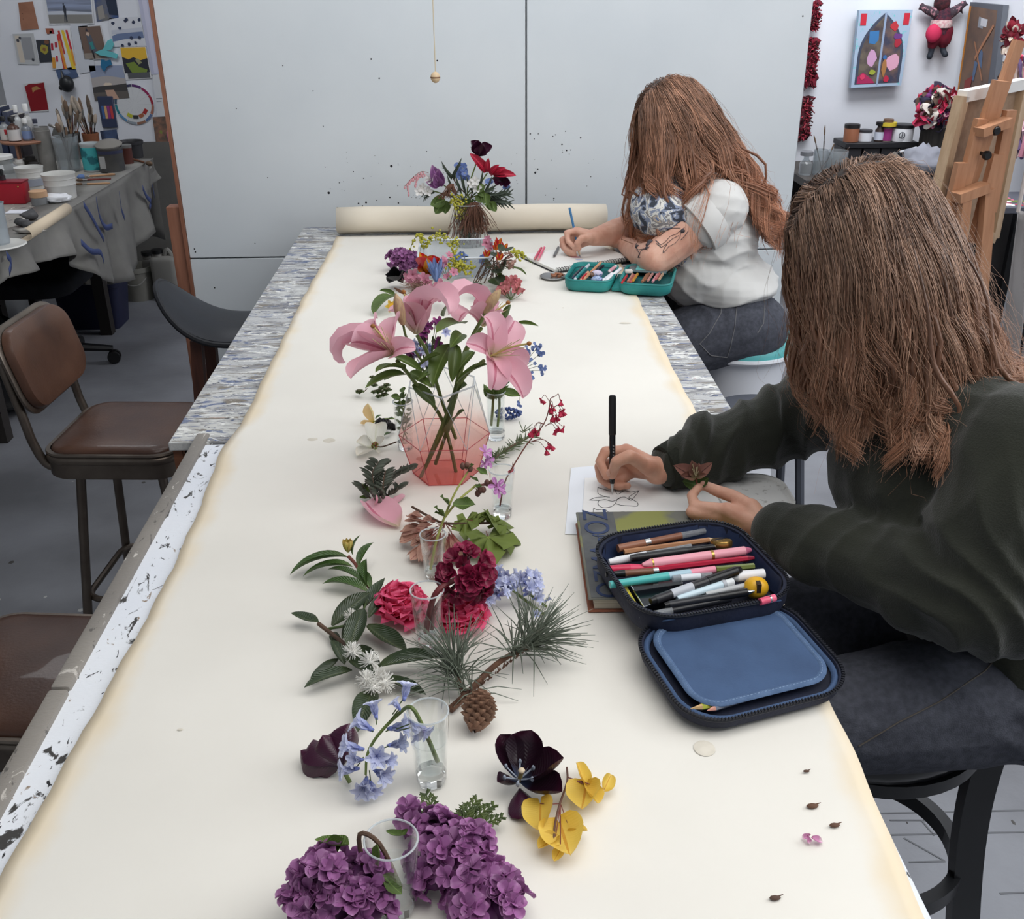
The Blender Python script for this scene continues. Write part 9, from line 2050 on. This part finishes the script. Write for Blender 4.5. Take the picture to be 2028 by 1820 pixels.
onshelf(1671,1700,246,'brown paint jar with black lid leftmost on the shelf','paint_jar','jar',pm('brown_paint_jar',(150,96,70),.4),(36,34,34),.018)
onshelf(1700,1726,257,'small white-labelled jar beside the brown paint jar','paint_jar','jar',(190,192,196),(60,60,64),.01,(.1,.85),(226,228,234))
onshelf(1732,1749,242,'dark brown bottle with pale label on the shelf','bottle','bottle',(52,38,34),(24,24,26),.016,(.1,.6),(206,212,226),[(1,0),(1,.68),(.6,.85),(.55,1)])
t=onshelf(1746,1765,236,'purple and yellow labelled bottle with brown lid on shelf','bottle','bottle',(120,116,104),(110,84,66),.016,(.05,.7),(150,50,120),[(1,0),(1,.75),(.85,.85),(.8,1)]);
p=t.matrix_basis.translation;m=MB();m.lathe([(.0475,.085),(.0475,.105)],20,0,Matrix.Translation(p));m.build('label_stripe',col_mat((214,190,60)),t)
onshelf(1766,1807,246,'wide white tub with black lid and round emblem on shelf','paint_tub','tub',(224,226,230),(30,32,36),.016)
tub=[o_ for o_ in COL.objects if o_.name.startswith('paint_tub')][-1];p=PY(1786,268,BACK-.22-.06);m=MB();m.tube([p+V((.016*math.cos(a),-.004,.016*math.sin(a)))for a in[6.283*j/20 for j in range(21)]],.0025,5,cap=False);m.tube([p+V((0,-.004,.014)),p+V((0,-.004,-.014))],.002,5);m.build('emblem',col_mat((60,62,70)),tub)
tp_,rr_=PY(1851,290,BACK-.33),30*mpp(PY(1851,270,BACK-.3));jar_lathe(V((tp_.x,BACK-.32,tZ)),rr_,PY(1851,250,BACK-.33).z-tZ,'wooden_tub','dark slatted wooden tub under the fabric ball','tub',pm('dark_tub',(62,58,54),.8,(44,42,40),scale=4,stretch=(12,12,1)))
def onbench(px0,px1,ytop,yb,*a_,**k_):return onshelf(px0,px1,ytop,*a_,y=BACK-.45,z=tZ,**k_)
onbench(1590,1614,300,345,'clear plastic spray bottle leftmost on the bench','bottle','bottle',M_clearpl,(120,122,126),.02,None,None,[(1,0),(1,.6),(.45,.8),(.4,1)])
onbench(1616,1644,296,345,'tall glass jar of brushes on the back bench','glass_jar','jar',M_clearpl);onbench(1640,1684,298,345,'wide clear plastic pot behind the near person\'s hair','pot','pot',M_clearpl)
pj=PY(1630,330,BACK-.45)
for i,(x,y,lab)in enumerate(((1612,268,'thin brush handle leaning left from the glass jar'),(1634,248,'long thin brush handle standing upright in glass jar'),(1652,285,'dark brush handle leaning right in the glass jar'))):brush(V((pj.x,BACK-.45,tZ+.01)),PY(x,y,BACK-.45),.004,lab,None,col_mat((90,84,80)),.8)
for i,(x,y,r_,h_,c_,lab)in enumerate(((1828,345,.13,.14,(150,152,162),'crumpled grey-blue cloth heap on the bench right of hair'),(1815,350,.09,.09,(70,84,130),'dark blue crumpled cloth on the back bench'),(1722,330,.10,.09,(70,64,60),'dark clutter of tubes behind the near head'),(1775,325,.09,.10,(110,106,100),'grey crumpled paper on bench below the jars'))):
 p=PY(x,y,BACK-.5);p.z=tZ;tag(crumple(p,(r_,r_*.7),h_,50+i,3,1.3).build('cloth_heap',col_mat(c_,.9),sharp=0),lab,'cloth')
q=[PY(x,y,BACK-.40)for x,y in((1843,300),(1858,283),(1868,296),(1852,312))];m=MB();m.add(q+[p+V((0,.01,0))for p in q],[(0,1,2,3),(7,6,5,4),(0,4,5,1),(1,5,6,2),(2,6,7,3),(3,7,4,0)]);tag(m.build('white_card',col_mat((232,234,238),.8),smooth=False),'small white card propped on cloth heap','card')
a_,b2=PY(1773,304,BACK-.5),PY(1815,292,BACK-.5);pen(a_,b2,.008,'silver paint tube lying on the bench clutter',[(0,.2,.6,.6,(40,40,44),'cap'),(.2,1,1,.7,(190,192,196),'body')],'paint tube','paint_tube',None)
# framed brown painting on the right wall
def onright(name,label,cat,quad,base,shapes,th=.03):
 c=[PX(x,y,XR-.004)for x,y in quad];cen=sum(c,V())/4;t=thing(name,label,cat,cen,None,None)
 m=MB();f=[p-V((th,0,0))for p in c];m.add(c+f,[(0,1,2,3),(7,6,5,4),(0,4,5,1),(1,5,6,2),(2,6,7,3),(3,7,4,0)]);m.build('frame',base,t,smooth=False)
 for i,(mt,poly)in enumerate(shapes):
  uv=lambda u,v:c[0].lerp(c[1],u).lerp(c[3].lerp(c[2],u),v)-V((th+.0006+.0005*i,0,0));m=MB();m.add([uv(*s_)for s_ in poly],[tuple(range(len(poly)))]);m.build('print',mt if not isinstance(mt,tuple)else col_mat(mt,.7),t,smooth=False)
 return t
onright('painting','tall brown abstract painting in grey frame on the side wall','painting',[(1932,4),(1998,10),(1975,200),(1905,190)],pm('grey_frame',(96,100,108),.6),[(pm('brown_canvas',(128,100,82),.7,(104,88,80),scale=9,detail=7),[(.06,.04),(.86,.06),(.84,.98),(.03,.97)]),((206,130,40),[(.0,.04),(.06,.04),(.04,.97),(0,.97)]),((150,154,160),[(.35,.14),(.5,.15),(.5,.26),(.34,.25)]),((206,208,212),[(.42,.15),(.62,.16),(.6,.24),(.42,.23)]),((90,110,140),[(.5,.45),(.6,.5),(.62,.68),(.5,.6)]),((90,110,140),[(.4,.6),(.5,.62),(.44,.82),(.38,.8)]),((170,120,90),[(.3,.4),(.34,.4),(.7,.8),(.66,.8)]),((170,120,90),[(.8,.2),(.84,.22),(.4,.6),(.38,.56)]),((140,60,56),[(.2,.82),(.4,.76),(.38,.9),(.2,.94)])])
for i,(x,y,rx,rz_,cs,lab)in enumerate(((2004,78,20,32,[(150,40,56),(206,190,176),(110,30,44)],'red and cream rag bundle hung on the side wall'),(2000,142,18,24,[(104,76,60),(130,100,84),(150,130,116)],'brown rag bundle hung below the red rag bundle'))):
 p=PX(x,y,XR-.10);k=mpp(p);t=thing('rag_bundle',lab,'rag bundle',p);rg=random.Random(80+i);m=MB();m.ell(p,(rx*k*.7,rx*k*.7,rz_*k*.7),12,8);m.build('core',col_mat(cs[2],.9),t)
 ms=[blade('rag_%d_%d'%(i,j),pm('rag_cloth_%d_%d'%(i,j),c_,.9),.6,.6,.5,.9,.4,.08,5,3)for j,c_ in enumerate(cs)]
 for j in range(60):d=V((rg.gauss(-.3,1),rg.gauss(-.3,1),rg.gauss(0,1))).normalized();put(t,rg.choice(ms),p+V((d.x*rx,d.y*rx,d.z*rz_))*k*.65,p+V((d.x*rx,d.y*rx,d.z*rz_))*k*rg.uniform(1,1.25)+V((0,0,rg.uniform(-.03,.03))),roll=rg.uniform(-2,2),ws=1.2,name='scrap')
t=thing('yarn_hanging','pink and grey yarn and ribbon hanging at the right edge','textile',PX(2020,220,XR-.2));rg=random.Random(91);cs=[(206,140,160),(226,190,200),(110,90,130),(170,150,140),(190,60,90)]
for j,c_ in enumerate(cs):
 m=MB()
 for k in range(9):x=rg.uniform(2000,2050);q=[PX(x+rg.uniform(-8,8)-(y-110)*.07,y,XR-.16+rg.uniform(-.04,.04))for y in(110,160,210,260,300+rg.uniform(-20,15))];m.tube(bez(q,14),rg.uniform(.006,.012),6)
 m.build('yarn',pm('yarn_%d'%j,c_,.95,bump=.5,bscale=120),t)
# easel with stretched canvas seen from behind
EY=4.35;M_easel=wood_mat('beech_easel',(196,144,108),(176,124,90),'z',.5);E=lambda x,y,dy=0.0:PY(x,y,EY+dy)
t=thing('easel','beech studio easel seen from behind at right','easel',E(1950,560))
def bar(a,b2,w_,th,nm,mt=M_easel,par=t,across=V((1,.25,0))):
 d=(b2-a).normalized();ac=(across-d*across.dot(d)).normalized();nn=d.cross(ac);m=MB();vs=[p+ac*s_*w_/2+nn*u_*th/2 for p in(a,b2)for s_,u_ in((-1,-1),(1,-1),(1,1),(-1,1))];m.add(vs,[(3,2,1,0),(4,5,6,7),(0,1,5,4),(1,2,6,5),(2,3,7,6),(3,0,4,7)]);return m.build(nm,mt,par,smooth=False)
bar(E(1895,430),E(2018,80,.02),.045,.03,'mast');bar(E(1880,470),E(1984,160,-.03),.075,.03,'mast_channel')
bar(E(1895,420,-.05),E(1943,235,-.05),.05,.03,'side_post');bar(E(1960,420,-.02),E(2000,218,-.02),.05,.03,'side_post')
bar(E(1872,470,-.07),E(1905,322,-.07),.055,.03,'lower_post');bar(E(1930,480,-.03),E(1975,305,-.03),.055,.03,'lower_post')
bar(E(1938,262,-.09),E(1997,240,-.05),.035,.06,'cross_bar',across=V((0,0,1)));bar(E(1893,392,-.12),E(1952,370,-.08),.04,.06,'cross_bar',across=V((0,0,1)))
fA,fB=E(1912,395,-.12),E(1958,375,-.08)
bar(fA,V((fA.x+.04,fA.y-.05,0.0)),.045,.03,'leg');bar(fB,V((fB.x+.10,fB.y-.02,0.0)),.055,.035,'leg');bar(E(1885,440),V((E(1885,440).x-.06,EY+.12,0)),.06,.04,'leg')
for(x,y)in((1973,259),(1955,308)):m=MB();p=E(x,y,-.10);m.lathe([(.018,-.012),(.02,0),(.014,.012)],10,0,Matrix.Translation(p)@Matrix.Rotation(PI/2,4,'X'));m.tube([p,p+V((0,.06,0))],.008,8);m.build('knob',col_mat((22,22,24),.4),t)
cv=thing('canvas','large stretched canvas clamped on the easel, back side showing','canvas',E(1900,400))
tl_,tr_,br_,bl__=E(1900,190,.04),E(2022,165,.30),E(1960,470,.26),E(1840,430,0.0);nrm=(tr_-tl_).cross(bl__-tl_).normalized();nrm=nrm if nrm.y>0 else-nrm
m=MB();q=[tl_,tr_,br_,bl__];f=[p+nrm*.012 for p in q];m.add(q+f,[(0,1,2,3),(7,6,5,4),(0,4,5,1),(1,5,6,2),(2,6,7,3),(3,7,4,0)]);m.build('canvas_back',pm('raw_canvas',(176,148,122),.85,(160,132,108),scale=30),cv,smooth=False)
M_str=wood_mat('stretcher_pine',(206,178,146),(184,154,122),'z',.6)
for a,b2,mt in((tl_,tr_,pm('gesso_white',(238,236,230),.8)),(tr_,br_,M_str),(br_,bl__,M_str),(bl__,tl_,M_str)):bar(a-nrm*.012,b2-nrm*.012,.045,.045,'stretcher_bar',mt,cv,nrm)
# palette table at far right
pz=.75;c=P(1975,395,pz);t=thing('palette_table','small table with paint-smeared palette at the right edge','table',(c.x,c.y,0))
m=MB();m.rbox((c.x+.01,c.y,pz-.015),(.46,.36,.03),.004,1);m.build('table_top',pm('grey_palette_top',(92,94,104),.5),t)
for sx in(-.18,.20):
 for sy in(-.15,.15):m=MB();m.box((c.x+sx,c.y+sy,(pz-.03)/2),(.035,.035,pz-.03));m.build('leg',pm('black_leg',(30,30,32),.5),t)
rg=random.Random(99)
for k in range(46):
 c_=rg.choice([(206,50,90),(230,120,150),(232,230,228),(110,130,60),(70,90,140),(150,40,60)]);p=V((c.x+rg.uniform(-.16,.2),c.y+rg.uniform(-.17,.02),pz+.0008));m=MB();m.lathe([(rg.uniform(.012,.035),0),(.008,.004)],9,0,Matrix.Translation(p)@rz(rg.uniform(0,180))@Matrix.Diagonal((1,rg.uniform(.3,.7),1,1)));m.build('paint_dab',col_mat(c_,.35),t)
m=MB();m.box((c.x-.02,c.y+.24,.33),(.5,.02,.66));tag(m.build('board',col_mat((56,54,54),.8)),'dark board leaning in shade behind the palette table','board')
# splattered apron cloth hanging at right edge
t=thing('apron','paint-spattered translucent apron hanging at the right edge','apron',P(2010,690,.2));G=[];yA=3.0
for i in range(18):
 y=420+i*22;row=[]
 for j in range(10):x=2020-i*1.9-4+j*9;p=PY(x,y,yA);row.append(p+V((0,.03*math.sin(j*1.7+i*.1),0)))
 G.append(row)
m=MB();m.grid(G);o_=m.build('cloth',pm('apron_plastic',(176,172,172),.4,(150,70,70),scale=7,lo=.62,hi=.68,transl=.35),t,sharp=0);o_.modifiers.new('t','SOLIDIFY').thickness=.002
m=MB();m.tube([G[0][0],PY(2040,300,yA),PY(2070,100,yA)],.006,6);m.build('strap',col_mat((190,180,176),.9),t)
m=MB();m.lathe([(.02,0),(.02,3.1)],12,0,Matrix.Translation(PY(2075,400,yA+.03).xy.to_3d()));m.build('hanger_pole',M_blackmetal,t)
# patterned rug strip glimpsed by the partition edge
q=[P(1556,532,.3),P(1566,532,.3),P(1566,577,0.0),P(1550,577,0.0)];p=P(1556,574,0);m=MB();m.rbox((p.x+.08,p.y+.12,.2),(.34,.05,.4),.01,2);tag(m.build('rolled_rug',pm('red_rug',(120,70,64),.95,(176,160,150),scale=40,bump=.5,bscale=70)),'red patterned rug bundle standing behind the partition edge','rug')
